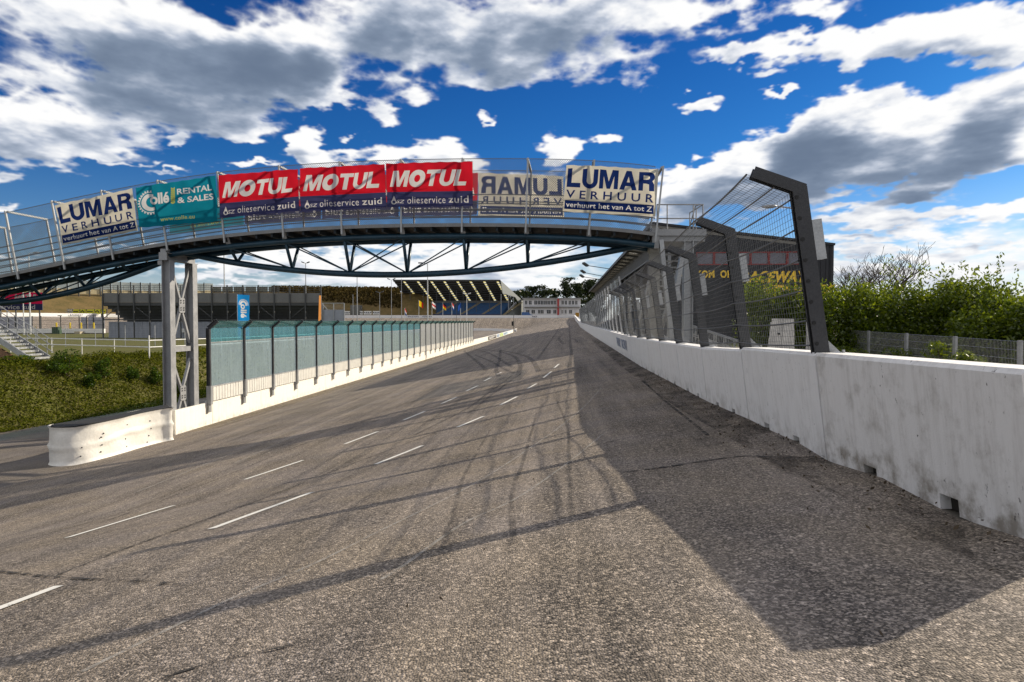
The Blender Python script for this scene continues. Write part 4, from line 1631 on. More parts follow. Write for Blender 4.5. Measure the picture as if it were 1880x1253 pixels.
def gear_c(cx, cy, r, m_ring, m_bg):
    L = []
    pts = []
    n = 15
    for k in range(n):
        for da, rr in ((-0.28, 1.02), (-0.2, 1.18), (0.2, 1.18), (0.28, 1.02)):
            a = math.radians(72 + (288 - 72) * (k + 0.5) / n) + da * math.radians(216 / n)
            pts.append((cx + rr * r * math.cos(a), cy + rr * r * math.sin(a)))
    inner = [(cx + 0.95 * r * math.cos(math.radians(a)), cy + 0.95 * r * math.sin(math.radians(a))) for a in range(288, 71, -9)]
    L.append(poly2(pts + inner) + (m_ring,))
    o = [(cx + 0.82 * r * math.cos(math.radians(a)), cy + 0.82 * r * math.sin(math.radians(a))) for a in range(60, 301, 10)]
    i = [(cx + 0.18 * r + 0.55 * r * math.cos(math.radians(a)), cy + 0.5 * r * math.sin(math.radians(a))) for a in range(290, 69, -11)]
    L.append(poly2(o + i) + (m_ring,))
    return L


def colle_layers(W=3.35, H=1.80):
    L = gear_c(0.56, 1.05, 0.44, 1, 0)
    L.append(fit_text("oll\u00e9", 0.58, 0.94, 1.40, 1.42, 0.03, 0.95) + (1,))
    # ear of wheat
    wy = []
    for k in range(8):
        y = 0.86 + k * 0.085
        L.append(poly2([(1.545, y), (1.47, y + 0.05), (1.47, y + 0.12), (1.545, y + 0.07)]) + (2,))
        L.append(poly2([(1.55, y), (1.55, y + 0.07), (1.63, y + 0.12), (1.63, y + 0.05)]) + (2,))
    L.append(fit_text("RENTAL", 1.72, 1.24, 3.16, 1.48, 0.02, 1.0) + (1,))
    L.append(fit_text("& SALES", 1.72, 0.88, 3.20, 1.12, 0.02, 1.0) + (1,))
    L.append(fit_text("www.colle.eu", 0.92, 0.20, 2.40, 0.37, 0.008, 1.05) + (2,))
    return L


def banner(kind, corners, off, label, seed, flip=False):
    if kind == 'lumar':
        W, H, L, ms = 3.4, 1.85, lumar_layers(), [C_CREAM, C_NAVY, C_WHITE]
    elif kind == 'motul':
        W, H, L, ms = 3.25, 1.72, motul_layers(), [C_RED, C_INDIGO, C_WHITE]
    else:
        W, H, L, ms = 3.35, 1.80, colle_layers(), [C_TEAL, C_WHITE, C_YEL]
    key = kind
    fm = banner_map(*corners, off, W, H, seed, flip=flip)
    if key not in BAN:
        BAN[key] = printed_sheet(W, H, L, lambda u, v: (u, v, 0.0))
    src = BAN[key]
    mb = MB()
    mb.v = [tuple(fm(p[0], p[1])) for p in src.v]
    mb.f = src.f if not flip else [f[::-1] for f in src.f]
    mb.m = src.m
    o = build(mb, "banner", ms, smooth=True)
    tag(o, label, "banner", "advertising banners hung on the footbridge")
    return o


BAN = {}
FO, RO = -0.17, BW + 0.17
banner('lumar', ((101, 376.6), (243.6, 345.7), (254, 424), (115, 452)), FO, "cream banner with navy rental lettering on the descending left end of the bridge", 1)
banner('colle', ((248, 344), (397, 322), (400, 407.5), (256, 419)), FO, "teal banner with white gear logo and wheat ear on the bridge front", 2)
banner('motul', ((402, 321.5), (547, 310), (550, 388.5), (403, 402)), FO, "red and indigo oil banner on the bridge front, next to the teal one", 3)
banner('motul', ((550.6, 308.7), (706, 301), (710, 382), (551.5, 389.6)), FO, "middle red and indigo oil banner of the three on the bridge front", 4)
banner('motul', ((708.5, 300), (867.7, 295.5), (868, 380), (711.7, 381.7)), FO, "red and indigo oil banner on the bridge front, nearest the bare mesh gap", 5)
banner('lumar', ((1040, 302), (1209, 310.4), (1203.5, 399), (1033, 389.7)), FO, "cream banner with navy rental lettering at the right end of the bridge", 6)
banner('lumar', ((879, 317), (1034, 323), (1036, 402), (878, 398)), RO, "cream banner seen from behind with mirrored letters on the far side of the bridge", 7, True)
banner('motul', ((735, 320), (878, 317), (876, 396), (734, 398)), RO, "rightmost of the mirrored red banners on the far side of the bridge", 8, True)
banner('motul', ((591, 325), (733, 320), (732, 398.5), (591, 403)), RO, "middle one of the mirrored red banners on the far side of the bridge", 9, True)
banner('motul', ((449, 339), (589, 326), (589, 403.5), (450, 413)), RO, "leftmost of the mirrored red banners on the far side of the bridge", 10, True)
banner('colle', ((308, 365), (446, 340), (448, 413), (312, 431)), RO, "teal banner hung on the far side of the bridge, seen below the front one", 11, True)


# ------------------------------------------------------------------ stair tower at the right end of the bridge
def stair_tower():
    d0 = 25.4
    t = thing("stair_tower", P(1235, 640, d0 + 0.6), "grey steel stair tower with railed landing at the right end of the bridge", "stair tower")
    conc = pm("weathered_concrete", (0.36, 0.35, 0.32), 0.85, 0, 0.15, 2.5, 0.3, 30)

    def q(px, py, dd=0.0):
        return P(px, py, d0 + dd)
    c = MB()
    b = q(1200, 640, 0.9)
    c.box((b.x, b.y, (q(1200, 466, .9).z - 2.2) / 2), (0.36, 0.36, q(1200, 466, .9).z + 2.2))
    c.box((b.x, b.y, q(1200, 459.5, .9).z), (0.44, 0.44, 0.26))
    build(c, "concrete_pillar", conc, t)
    pf = MB()
    a, e = q(1205, 427, 0.0), q(1297, 427, 0.0)
    th = q(1205, 421).z - q(1205, 433).z
    pf.box(((a.x + e.x) / 2, a.y + 1.0, a.z), (e.x - a.x, 2.0, th))
    pf.box(((a.x + e.x) / 2 + 0.03, a.y + 1.0, a.z - th / 2 - 0.1), (e.x - a.x - 0.1, 1.8, 0.2))
    pf.box((a.x - 0.02, a.y + 0.25, q(1200, 437).z), (0.26, 0.45, q(1200, 418).z - q(1200, 456).z))
    build(pf, "landing", M_GREY, t)
    zg = -2.0
    for (x0, y0, x1, d_) in ((1213, 441, 1240, 0.1), (1252, 470, 1218, 0.15)):
        lg = MB()
        g1 = q(x1, 645, d_)
        lg.bar(q(x0, y0, d_), Vector((g1.x, g1.y, zg)), 0.24, 0.16, up=(1, 0, 0))
        build(lg, "leg", M_GALV, t)
    lg = MB()
    g1 = q(1263, 441, 0.25)
    lg.ibeam(Vector((g1.x, g1.y, zg)), g1, 0.34, 0.34, up=(1, 0, 0), t=0.03)
    build(lg, "leg", M_GALV, t)
    lg = MB()
    g1 = q(1262, 441, 1.8)
    lg.ibeam(Vector((g1.x, g1.y, zg)), g1, 0.24, 0.24, up=(1, 0, 0), t=0.03)
    build(lg, "leg", M_GALV, t)
    gs = MB()
    gs.prism([q(1252, 434, .2), q(1292, 434, .2), q(1262, 470, .2)], (0, 0.02, 0))
    build(gs, "bracket", M_GREY, t)
    # flight running away from the camera
    for sx in (1212, 1262):
        st = MB()
        p = q(sx, 436, 2.0)
        st.bar(p, Vector((p.x, p.y + 7.0, zg)), 0.05, 0.3)
        build(st, "stringer", M_GREY, t)
    p0, p1 = q(1213, 436, 2.0), q(1261, 436, 2.0)
    N = 22
    for i in range(N):
        k = (i + 0.5) / N
        tr = MB()
        z = p0.z + (zg - p0.z) * k
        tr.box(((p0.x + p1.x) / 2, p0.y + 7.0 * k, z), (p1.x - p0.x, 0.28, 0.045))
        build(tr, "tread", M_GALV, t)
    rl = MB()
    r = 0.024
    zt, zm = 376, 401.5
    for zz in (zt, zm):
        rl.tube(q(1206, zz), q(1291, zz), r)
        rl.tube(q(1291, zz), q(1291, zz) + Vector((0, 1.9, 0)), r)
    for x in (1206.5, 1225, 1273, 1290.5):
        rl.tube(q(x, 422), q(x, zt), r)
    for dy in (0.95, 1.9):
        o = q(1291, zt) + Vector((0, dy, 0))
        rl.tube(o, Vector((o.x, o.y, a.z)), r)
    # curved hand rail going down the flight
    for zz, kk in ((zt, 0.0), (zm, 0.0)):
        o = q(1284, zz, 1.9)
        rl.path([o, o + Vector((-0.06, 0.35, 0)), Vector((o.x - 0.1, o.y + 7.0, zg + (o.z - a.z)))], r)
    build(rl, "railing", M_GREY, t)


stair_tower()

# ------------------------------------------------------------------ left edge of the track: wall, cushion, glass fence
def lw(d, z, back=0.0):
    """point on the left wall line; back goes away from the track"""
    return Vector((float(XL(d)) - back, d + 0.061 * back, z))


def left_wall():
    t = thing("concrete_wall", lw(29.5, ZL), "long low white concrete wall along the left edge of the track under the glass fence", "wall")
    mb = MB()
    ds = [29.5] + [29.5 + 4.9 * i for i in range(1, 40)] + [232, 254, 274]
    zs = [float(zground(float(XL(d)) + 0.05, d)) for d in ds]
    for i in range(len(ds) - 1):
        a, b = ds[i], ds[i + 1]
        h = 0.98
        g = 0.012
        A, B = lw(a + g, zs[i]), lw(b - g, zs[i + 1])
        bk = Vector((-0.32, 0.02, 0))
        dn = UPZ * 0.25
        ht = UPZ * h
        mb.hexa([A - dn, A - dn + bk, B - dn + bk, B - dn, A + ht, A + ht + bk, B + ht + bk, B + ht])
    mb.f = mb.f
    build(mb, "wall_body", M_LWALL, t)
    pn = MB()
    A, B = lw(26.6, ZL - 0.2), lw(29.48, ZL - 0.2)
    bk = Vector((-0.10, 0.006, 0))
    ht = UPZ * 1.16
    pn.hexa([A, A + bk, B + bk, B, A + ht, A + ht + bk, B + ht * 1.0 + bk, B + ht])
    build(pn, "end_panel", M_LWALL, t)


left_wall()


def advert_boards():
    cols = [("black and white advert board on the far left track wall", (0.05, 0.05, 0.05), 896, 911, "TH"), ("pale grey blue advert board on the far left track wall", (0.42, 0.52, 0.66), 912, 917, "AB"),
            ("lime green advert board on the far left track wall", (0.35, 0.55, 0.04), 918, 923, "GO"), ("light blue advert board on the far left track wall", (0.45, 0.60, 0.72), 924, 932, "IN"),
            ("small white advert board with dark print at the far tip of the left track wall", (0.70, 0.70, 0.70), 942, 947, "VR")]
    for lab, c, x0, x1, tx in cols:
        d0, d1 = 14.79 * F / (1016.4 - x0), 14.79 * F / (1016.4 - x1)
        z0 = float(zground(float(XL(d0)) + 0.05, d0))
        z1 = float(zground(float(XL(d1)) + 0.05, d1))
        o = MB()
        A, B = lw(d0, z0 + 0.12, -0.02), lw(d1, z1 + 0.12, -0.02)
        e = Vector((0.03, 0, 0))
        ht = UPZ * 0.82
        o.hexa([A + e, A, B, B + e, A + e + ht, A + ht, B + ht, B + e + ht])
        ob = build(o, "advert_board", pm("advert_" + tx, c, 0.5, 0, 0.05))
        tag(ob, lab, "advert board")
        lt = MB()
        ax = (B - A).normalized()
        L = (B - A).length
        letters(lt, rect2(L * 0.1, 0.5, L * 0.9, 0.62), A + e * 1.1, ax, UPZ, 0.01)
        letters(lt, rect2(L * 0.1, 0.2, L * 0.6, 0.34), A + e * 1.1, ax, UPZ, 0.01)
        lt.f = [f[::-1] for f in lt.f]
        build(lt, "print", M_WHITE if c[0] < 0.4 else pm("dark_print", (0.08, 0.09, 0.12)), ob)


advert_boards()


def crash_cushion():
    """canvas-wrapped tyre cushion: round nose, dented sides, black rubber top"""
    fr = [(318, 808), (292, 813), (265, 820), (235, 829), (205, 838), (175, 846), (150, 852), (128, 856)]
    base = [Vector((G(x, y).x, G(x, y).y, 0)) for x, y in fr]
    tip = G(80, 853)
    # nose arc and the hidden back side
    nose = [Vector((G(105, 857.5).x, G(105, 857.5).y, 0)), Vector((tip.x + 0.05, tip.y + 0.05, 0)), Vector((tip.x - 0.02, tip.y + 0.35, 0)), Vector((tip.x + 0.12, tip.y + 0.72, 0)), Vector((tip.x + 0.45, tip.y + 1.15, 0))]
    back = [Vector((-13.75, 22.9, 0)), Vector((-13.70, 24.2, 0)), Vector((-13.6, 25.4, 0)), Vector((-13.42, 26.55, 0))]
    out = base + nose + back
    n0 = len(out)
    # resample closed outline
    pts = []
    for i in range(n0):
        a, b = out[i], out[(i + 1) % n0]
        m = max(1, int((b - a).length / 0.12))
        for j in range(m):
            pts.append(a.lerp(b, j / m))
    n = len(pts)
    for _ in range(9):
        pts = [pts[i] if i < 3 or i > n - 4 else (pts[i - 1] + pts[i] * 2 + pts[(i + 1) % n]) / 4 for i in range(n)]
    H = 1.20
    zb = [float(zground(p.x, p.y)) for p in pts]
    t = thing("crash_cushion", (tip.x + 0.8, tip.y + 2, ZL), "white canvas-wrapped crash cushion with black top at the end of the left wall", "crash barrier")
    NZ = 16
    mb = MB()
    rs = np.random.RandomState(8)
    for k in range(NZ + 1):
        f = k / NZ
        for i, p in enumerate(pts):
            a, b = pts[i - 1], pts[(i + 1) % n]
            tg = (b - a).normalized()
            nr = Vector((tg.y, -tg.x, 0))
            s = i * 0.12
            w = 0.016 * math.sin(2.1 * s + 3 * f) * math.sin(math.pi * f) + 0.009 * math.sin(5.3 * s - 7 * f + 1) + 0.006 * math.sin(9.0 * s + 11 * f)
            seam = -0.06 * math.exp(-((f - (0.5 + 0.05 * math.sin(1.3 * s) + 0.02 * math.sin(4 * s))) / 0.045) ** 2) * (0.4 + 0.6 * abs(math.sin(0.9 * s)))
            rnd = -0.05 * (max(0, f - 0.9) / 0.1) ** 2 - 0.06 * (max(0, 0.08 - f) / 0.08) ** 2
            q = p - nr * 0 + nr * (w + seam + rnd) * (-1 if False else 1)
            mb.v.append((q.x, q.y, zb[i] + H * f - 0.02 + 0.012 * math.sin(1.7 * s) * f))
    for k in range(NZ):
        for i in range(n):
            j = (i + 1) % n
            mb.f.append((k * n + i, k * n + j, (k + 1) * n + j, (k + 1) * n + i))
            mb.m.append(0)
    # orientation: outward
    canvas = pm("white_canvas", (0.78, 0.76, 0.71), 0.55, 0, 0.07, 1.6, 0.35, 9)
    cover = (mb, canvas)
    tp = MB()
    top = [Vector((p.x, p.y, zb[i] + H + 0.0)) for i, p in enumerate(pts)]
    c = sum(top, Vector((0, 0, 0))) / n
    ins = [q.lerp(c, 0.02) for q in top]
    tp.add(ins + [q - UPZ * 0.06 for q in ins], [tuple(range(n)), tuple(range(n, 2 * n))[::-1]] + [(i, (i + 1) % n, n + (i + 1) % n, n + i)[::-1] for i in range(n)])
    build(tp, "rubber_top", M_BLACK, t)
    ho = mb
    for x, y in ((150, 822), (148, 838), (190, 796), (186, 803), (187, 817), (185, 830), (233, 780), (234, 793), (230, 806), (232, 820), (275, 773), (277, 787), (273, 800), (270, 812)):
        r = ray(x, y)
        # nearest outline segment hit from the camera
        bestp, bd = None, 1e9
        for i in range(n):
            a, b = pts[i], pts[(i + 1) % n]
            e = b - a
            den = r.x * e.y - r.y * e.x
            if abs(den) < 1e-9:
                continue
            tt = (a.x * e.y - a.y * e.x) / den
            u = (a.x * r.y - a.y * r.x) / den
            if 0 <= u <= 1 and 0 < tt < bd:
                bd, bestp = tt, (r * tt, Vector((e.y, -e.x, 0)).normalized())
        if bestp:
            q, nr = bestp
            if nr.dot(r) > 0:
                nr = -nr
            ho.path([q - nr * 0.10, q + nr * 0.020], 0.022, 7, 1)
    build(mb, "canvas_cover", [canvas, M_STEEL], t, smooth=True)


crash_cushion()


def glass_fence():
    t = thing("glass_fence", lw(29.1, ZL), "long glass safety fence with cranked dark posts on the low left wall", "fence")
    D = [29.1 + 3.285 * i for i in range(30)]
    teal = glassmat("teal_glass", (0.46, 0.78, 0.84), 0.32, (0.27, 0.55, 0.62), amp=0.5)
    canopy = glassmat("canopy_glass", (0.46, 0.72, 0.68), 0.30, (0.36, 0.58, 0.54))
    frost = glassmat("dusty_glass", (0.74, 0.86, 0.90), 0.36, (0.64, 0.75, 0.80), amp=0.4)
    pale = glassmat("pale_glass", (0.75, 0.78, 0.79), 0.60, (0.66, 0.68, 0.69))
    dark = pm("dark_post_steel", (0.060, 0.063, 0.070), 0.45, 0.4, 0.12)
    rib = pm("ivory_ribbed_panel", (0.64, 0.63, 0.59), 0.6, 0, 0.06)
    lit = pm("aluminium_trim", (0.60, 0.61, 0.62), 0.35, 0.6, 0.06)
    zt = -0.30
    for i, d in enumerate(D):
        z0 = ZL + (float(zground(float(XL(d)) + .05, d)) - ZL)
        up = Vector((0, 0, 1))
        dx = Vector((1, -0.061, 0)).normalized()
        al = Vector((0.061, 1, 0)).normalized()
        b = lw(d, 0, -0.07)
        p = MB()
        p.ibeam(b + UPZ * (z0 + 0.98), b + UPZ * zt, 0.12, 0.16, up=dx, t=0.014)
        p.ibeam(b + UPZ * (zt - 0.01) - dx * 0.0, b + dx * 0.40 + UPZ * (zt + 0.33), 0.12, 0.16, up=UPZ, t=0.014)
        o = build(p, "post", dark, t)
        q = MB()
        q.box(b + UPZ * (z0 + 1.28) + dx * 0.02, (0.20, 0.17, 0.80), (dx, al, UPZ))
        q.box(b + UPZ * (z0 + 0.72) + dx * 0.02, (0.06, 0.20, 0.34), (dx, al, UPZ))
        build(q, "bracket", M_GREY, o)
        if i == len(D) - 1:
            break
        e = lw(D[i + 1], 0, -0.07)
        z1 = ZL + (float(zground(float(XL(D[i + 1])) + .05, D[i + 1])) - ZL)
        s0, s1 = b + al * 0.07, e - al * 0.07
        # ribbed panel
        r = MB()
        zA, zB = z0 + 1.0, z1 + 1.0
        N = 12 if i < 10 else 8
        for k in range(N):
            f0, f1 = k / N, (k + 0.62) / N
            a_, c_ = s0.lerp(s1, f0), s0.lerp(s1, f1)
            r.hexa([a_ + UPZ * zA + dx * .02, a_ + UPZ * zA - dx * .02, c_ + UPZ * zA - dx * .02, c_ + UPZ * zA + dx * .02,
                    a_ + UPZ * (zA + .60) + dx * .02, a_ + UPZ * (zA + .60) - dx * .02, c_ + UPZ * (zA + .60) - dx * .02, c_ + UPZ * (zA + .60) + dx * .02])
        r.hexa([s0 + UPZ * zA + dx * .006, s0 + UPZ * zA - dx * .012, s1 + UPZ * zA - dx * .012, s1 + UPZ * zA + dx * .006,
                s0 + UPZ * (zA + .6) + dx * .006, s0 + UPZ * (zA + .6) - dx * .012, s1 + UPZ * (zA + .6) - dx * .012, s1 + UPZ * (zA + .6) + dx * .006])
        build(r, "ribbed_panel", rib, t)
        g0 = zA + 0.66
        gm = -0.93
        low = MB()
        if i < 14:
            low.sheet([s0 + UPZ * g0, s1 + UPZ * g0, s1 + UPZ * gm, s0 + UPZ * gm], 0.012)
            build(low, "glass_panel", frost, t)
            hi = MB()
            hi.sheet([s0 + UPZ * (gm + .03), s1 + UPZ * (gm + .03), s1 + UPZ * zt, s0 + UPZ * zt], 0.012)
            build(hi, "tinted_glass", teal, t)
        else:
            low.sheet([s0 + UPZ * g0, s1 + UPZ * g0, s1 + UPZ * zt, s0 + UPZ * zt], 0.012)
            build(low, "glass_panel", pale, t)
        cn = MB()
        cn.sheet([s0 + UPZ * (zt + .02), s1 + UPZ * (zt + .02), s1 + dx * 0.36 + UPZ * (zt + .31), s0 + dx * 0.36 + UPZ * (zt + .31)], 0.012)
        build(cn, "canopy_glass", canopy, t)
        f = MB()
        f.bar(s0 + UPZ * (g0 - .03), s1 + UPZ * (g0 - .03), 0.05, 0.05)
        if i < 14:
            f.bar(s0 + UPZ * (gm + .015), s1 + UPZ * (gm + .015), 0.03, 0.03)
        for c in (s0, s1):
            f.bar(c + UPZ * g0, c + UPZ * zt, 0.035, 0.035, up=dx)
        build(f, "glazing_trim", lit, t)


glass_fence()

# ------------------------------------------------------------------ ivy bank, shrubs, rails
L_IVY = leafmat("ivy_leaves", (0.022, 0.036, 0.004), (0.120, 0.128, 0.016), 0.30, 0.0)
L_SHRUB = leafmat("shrub_leaves", (0.016, 0.040, 0.005), (0.085, 0.14, 0.016), 0.35, 0.01)
L_LAUREL = leafmat("laurel_leaves", (0.030, 0.060, 0.005), (0.15, 0.20, 0.012), 0.50, 0.03)
L_PINE = leafmat("pine_needles", (0.012, 0.024, 0.010), (0.036, 0.050, 0.018), 0.2, 0.02)
L_BROWN = leafmat("bare_wood_brush", (0.040, 0.034, 0.014), (0.085, 0.062, 0.024), 0.2, 0.0)
M_BARK = pm("bark", (0.085, 0.065, 0.045), 0.9, 0, 0.25, 6, 0.5, 30)


def ivy_bank():
    rng = np.random.default_rng(5)
    mb = MB()
    # density falls with distance
    for d0, d1, n, sz in ((18, 30, 34000, 0.085), (30, 42, 24000, 0.10), (42, 60, 6500, 0.16), (60, 92, 3500, 0.24)):
        d = rng.uniform(d0, d1, n)
        f = rng.uniform(-0.03, 1.0, n)
        ib = ivyB(d)
        x = ib - f * (IVW + 0.9)
        z = zground(x, d)
        bump = 0.10 * np.sin(1.9 * d + 2.3 * x) + 0.09 * np.sin(3.7 * d - 2.9 * x + 1) + 0.12 * np.sin(0.7 * d + 1.1 * x)
        lay = rng.uniform(0, 1, n) ** 1.5
        h = np.clip(0.28 + bump, 0.06, 0.6) * lay
        pts = np.stack([x + 0.25 * h, d - 0.05 * h, z + h], -1)
        leaf_quads(mb, pts, sz, rng, 0.1, 0, 0.8, (0.55, -0.1, 0.8))
    tag(build(mb, "ivy", L_IVY, origin=(-20, 34, ZL)), kind='stuff')
    # woody soil showing between the leaves belongs to the ground


ivy_bank()


def leafy_shrub(name, label, cat, c, r, h, n, size, mat, seed, group=None, lobes=9, trunk=True, spiky=0.0, flat=1.0):
    """shrub: a few stems and leaves gathered in uneven lobes"""
    rng = np.random.default_rng(seed)
    c = Vector(c)
    t = thing(name, c, label, cat, group)
    mb = MB()
    L = []
    for i in range(lobes):
        a = rng.uniform(0, 2 * math.pi)
        rr = r * rng.uniform(0.15, 0.75)
        zz = h * (rng.uniform(0.06, 0.80) if lobes > 20 else rng.uniform(0.25, 0.80))
        L.append((c.x + rr * math.cos(a), c.y + rr * math.sin(a) * flat, c.z + zz, r * rng.uniform(0.28, 0.52), h * rng.uniform(0.16, 0.30)))
    per = n // lobes
    for (x, y, z, lr, lh) in L:
        v = rng.normal(size=(per, 3))
        v /= np.linalg.norm(v, axis=1)[:, None]
        k = rng.uniform(0.25, 1.0, per) ** 0.45
        p = np.array([x, y, z]) + v * k[:, None] * np.array([lr, lr * flat, lh])
        p[:, 2] = np.maximum(p[:, 2], c.z + 0.03)
        leaf_quads(mb, p, size, rng, 0.5, 0, 0.45)
    if spiky:
        for i in range(int(10 * spiky)):
            a = rng.uniform(0, 2 * math.pi)
            rr = r * rng.uniform(0, 0.8)
            b = np.array([c.x + rr * math.cos(a), c.y + rr * math.sin(a) * flat, c.z + h * rng.uniform(0.75, 0.95)])
            m = 26
            k = rng.uniform(0, 1, m)
            p = b + np.stack([rng.normal(0, 0.05, m), rng.normal(0, 0.05, m), k * h * 0.28], -1)
            leaf_quads(mb, p, size * 0.9, rng, 1.1, 0, 0.42)
    build(mb, "foliage", mat, t)
    st = MB()
    for i in range(5):
        x, y, z, lr, lh = L[i % len(L)]
        st.path([(c.x + rng.uniform(-.1, .1), c.y + rng.uniform(-.1, .1), c.z - 0.1), ((c.x + x) / 2, (c.y + y) / 2, (c.z + z) / 2 - 0.05), (x, y, z)], [0.035 * r + 0.01, 0.02 * r + 0.008, 0.006], 5)
    build(st, "stem", M_BARK, t)
    return t


for k, (px, py, d, r, h, lab) in enumerate([(122, 668, 33.8, 0.95, 1.30, "dense round shrub at the foot of the steel staircase"), (188, 668, 35.5, 0.55, 1.05, "tall narrow shrub on the ivy bank crest, second from the staircase"),
                                            (168, 690, 34.2, 0.55, 0.75, "low yellowish shrub growing in the upper ivy slope"), (241, 660, 37.0, 0.40, 0.80, "smallest dark shrub on the ivy bank crest beside the white rails"),
                                            (288, 657, 38.3, 0.50, 1.05, "dark shrub on the ivy bank crest just left of the bridge pier"), (335, 655, 39.0, 0.5, 1.0, "dark shrub seen between the two columns of the bridge pier"),
                                            (30, 668, 33.0, 0.8, 0.45, "low leafy clump on the ivy crest below the staircase treads")]):
    q = P(px, py, d)
    leafy_shrub("shrub", lab, "shrub", (q.x, q.y, float(zground(q.x, q.y))), r, h, 1500 if k == 0 else 900, 0.13, L_SHRUB, 20 + k, "shrubs on the ivy bank", 9)


def white_rails():
    """white tube rail along the crest of the bank"""
    t = thing("guard_rail", P(240, 655, 39), "white two-bar tubular rail running along the top of the ivy bank", "railing")
    z0 = -2.1
    pts = [P(60, 650, 41), P(128, 648, 42), P(158, 646, 43), P(263, 655, 39.5), P(395, 655, 45), P(520, 650, 60)]
    pts = [(-40.0, 47.0), (-30.5, 45.2), (-21.6, 40.6), (-19.6, 46), (-17.5, 62)]
    rp = []
    for (x0, y0), (x1, y1) in zip(pts[:-1], pts[1:]):
        n = max(1, int(math.hypot(x1 - x0, y1 - y0) / 3.2))
        for i in range(n):
            rp.append((x0 + (x1 - x0) * i / n, y0 + (y1 - y0) * i / n))
    rp.append(pts[-1])
    for h in (0.55, 0.95):
        r = MB()
        r.path([(x, y, z0 + h) for x, y in rp], 0.032, 6)
        build(r, "rail", M_WHITE, t)
    for x, y in rp:
        p = MB()
        tall = abs(x + 21.6) < 0.3
        p.tube((x, y, z0 - 0.1), (x, y, z0 + (1.25 if tall else 1.0)), 0.045 if tall else 0.03, 6)
        build(p, "post", M_WHITE, t)
    f = thing("wire_fence", (-28, 50, z0), "thin grey wire fence on posts behind the white tubular rail", "fence")
    wm = MB()
    xs = np.linspace(-44, -19.5, 11)
    ys = [56 - 0.0 * x for x in xs]
    for i, (x, y) in enumerate(zip(xs, ys)):
        p = MB()
        p.tube((x, y, z0 - 0.1), (x, y, z0 + 1.75), 0.035, 6)
        build(p, "post", M_GALV, f)
    for h in np.arange(0.1, 1.75, 0.2):
        wm.path([(x, y, z0 + h) for x, y in zip(xs, ys)], 0.005, 3)
    for x in np.arange(-44, -19.5, 0.16):
        wm.path([(x, 56, z0 + 0.1), (x, 56, z0 + 1.72)], 0.0035, 3, cap=False)
    build(wm, "wire_mesh", M_WIRE, f)


white_rails()


def steel_stairs():
    d0 = 37.5
    base = P(90, 658, d0)
    t = thing("steel_staircase", base, "grey open steel staircase with railings on top of the ivy bank", "stairs")
    top = P(-60, 560, d0)
    dv = (top - base)
    dv = Vector((dv.x, 0, dv.z))
    L = dv.length
    for dy in (0.0, -1.5):
        s = MB()
        s.bar(base + Vector((0, dy, 0)), base + dv + Vector((0, dy, 0)), 0.08, 0.28)
        build(s, "stringer", M_GALV, t)
    N = 16
    for i in range(N):
        k = (i + 0.4) / N
        p = base + dv * k
        tr = MB()
        tr.box((p.x, p.y - 0.75, p.z), (0.34, 1.42, 0.05))
        tr.box((p.x + 0.16, p.y - 0.75, p.z - 0.03), (0.03, 1.42, 0.09))
        build(tr, "tread", M_GALV, t)
    for dy in (0.0, -1.5):
        if dy < 0:
            continue
        r = MB()
        for h in (0.45, 0.78, 1.1):
            r.path([base + dv * 0.02 + Vector((0.35, dy, h - 0.2)), base + dv + Vector((0, dy, h))], 0.024, 6)
        for k in np.linspace(0.02, 1, 9):
            p = base + dv * float(k) + Vector((0, dy, 0))
            r.tube(p, p + UPZ * 1.1, 0.024, 6)
        build(r, "railing", M_GALV, t)
    b = MB()
    q = P(28, 668, 36.4)
    b.prism([Vector((q.x - 2.6, 36.3, -2.25)), Vector((q.x + 0.15, 36.3, -2.25)), Vector((q.x + 0.15, 36.3, -2.0)), Vector((q.x - 0.9, 36.3, -1.35)), Vector((q.x - 2.6, 36.3, -0.55))], Vector((0, 0.15, 0)))
    o = build(b, "brick_wall", pm("weathered_brick", (0.30, 0.17, 0.10), 0.9, 0, 0.2, 5, 0.4, 20))
    tag(o, "low sloping brick wall beneath the treads of the steel staircase", "wall")


steel_stairs()

# ------------------------------------------------------------------ left background: stand seen from behind, screens, boards, lamps, flags
M_CORR = pm("corrugated_grey_cladding", (0.30, 0.32, 0.37), 0.5, 0.1, 0.08, 2.0)
M_DKST = pm("dark_scaffold_steel", (0.075, 0.078, 0.080), 0.6, 0.3, 0.12)
M_FASC = pm("grey_fascia", (0.165, 0.165, 0.162), 0.7, 0, 0.1, 0.6)


def corrugated(mb, p0, ux, L, z0, z1, nrm, step=0.25, amp=0.025, m=0, ztop=None):
    """ribbed sheet: alternate strips stand proud"""
    n = max(1, int(L / step))
    ux, nrm = Vector(ux), Vector(nrm)
    p0 = Vector(p0)
    for i in range(n):
        a, b = L * i / n, L * (i + 1) / n
        za = z1 if ztop is None else ztop(a)
        zb = z1 if ztop is None else ztop(b)
        o = nrm * (amp if i % 2 == 0 else 0.0)
        mb.hexa([p0 + ux * a + o + UPZ * z0, p0 + ux * b + o + UPZ * z0, p0 + ux * b - nrm * 0.06 + UPZ * z0, p0 + ux * a - nrm * 0.06 + UPZ * z0,
                 p0 + ux * a + o + UPZ * za, p0 + ux * b + o + UPZ * zb, p0 + ux * b - nrm * 0.06 + UPZ * zb, p0 + ux * a - nrm * 0.06 + UPZ * za], m)


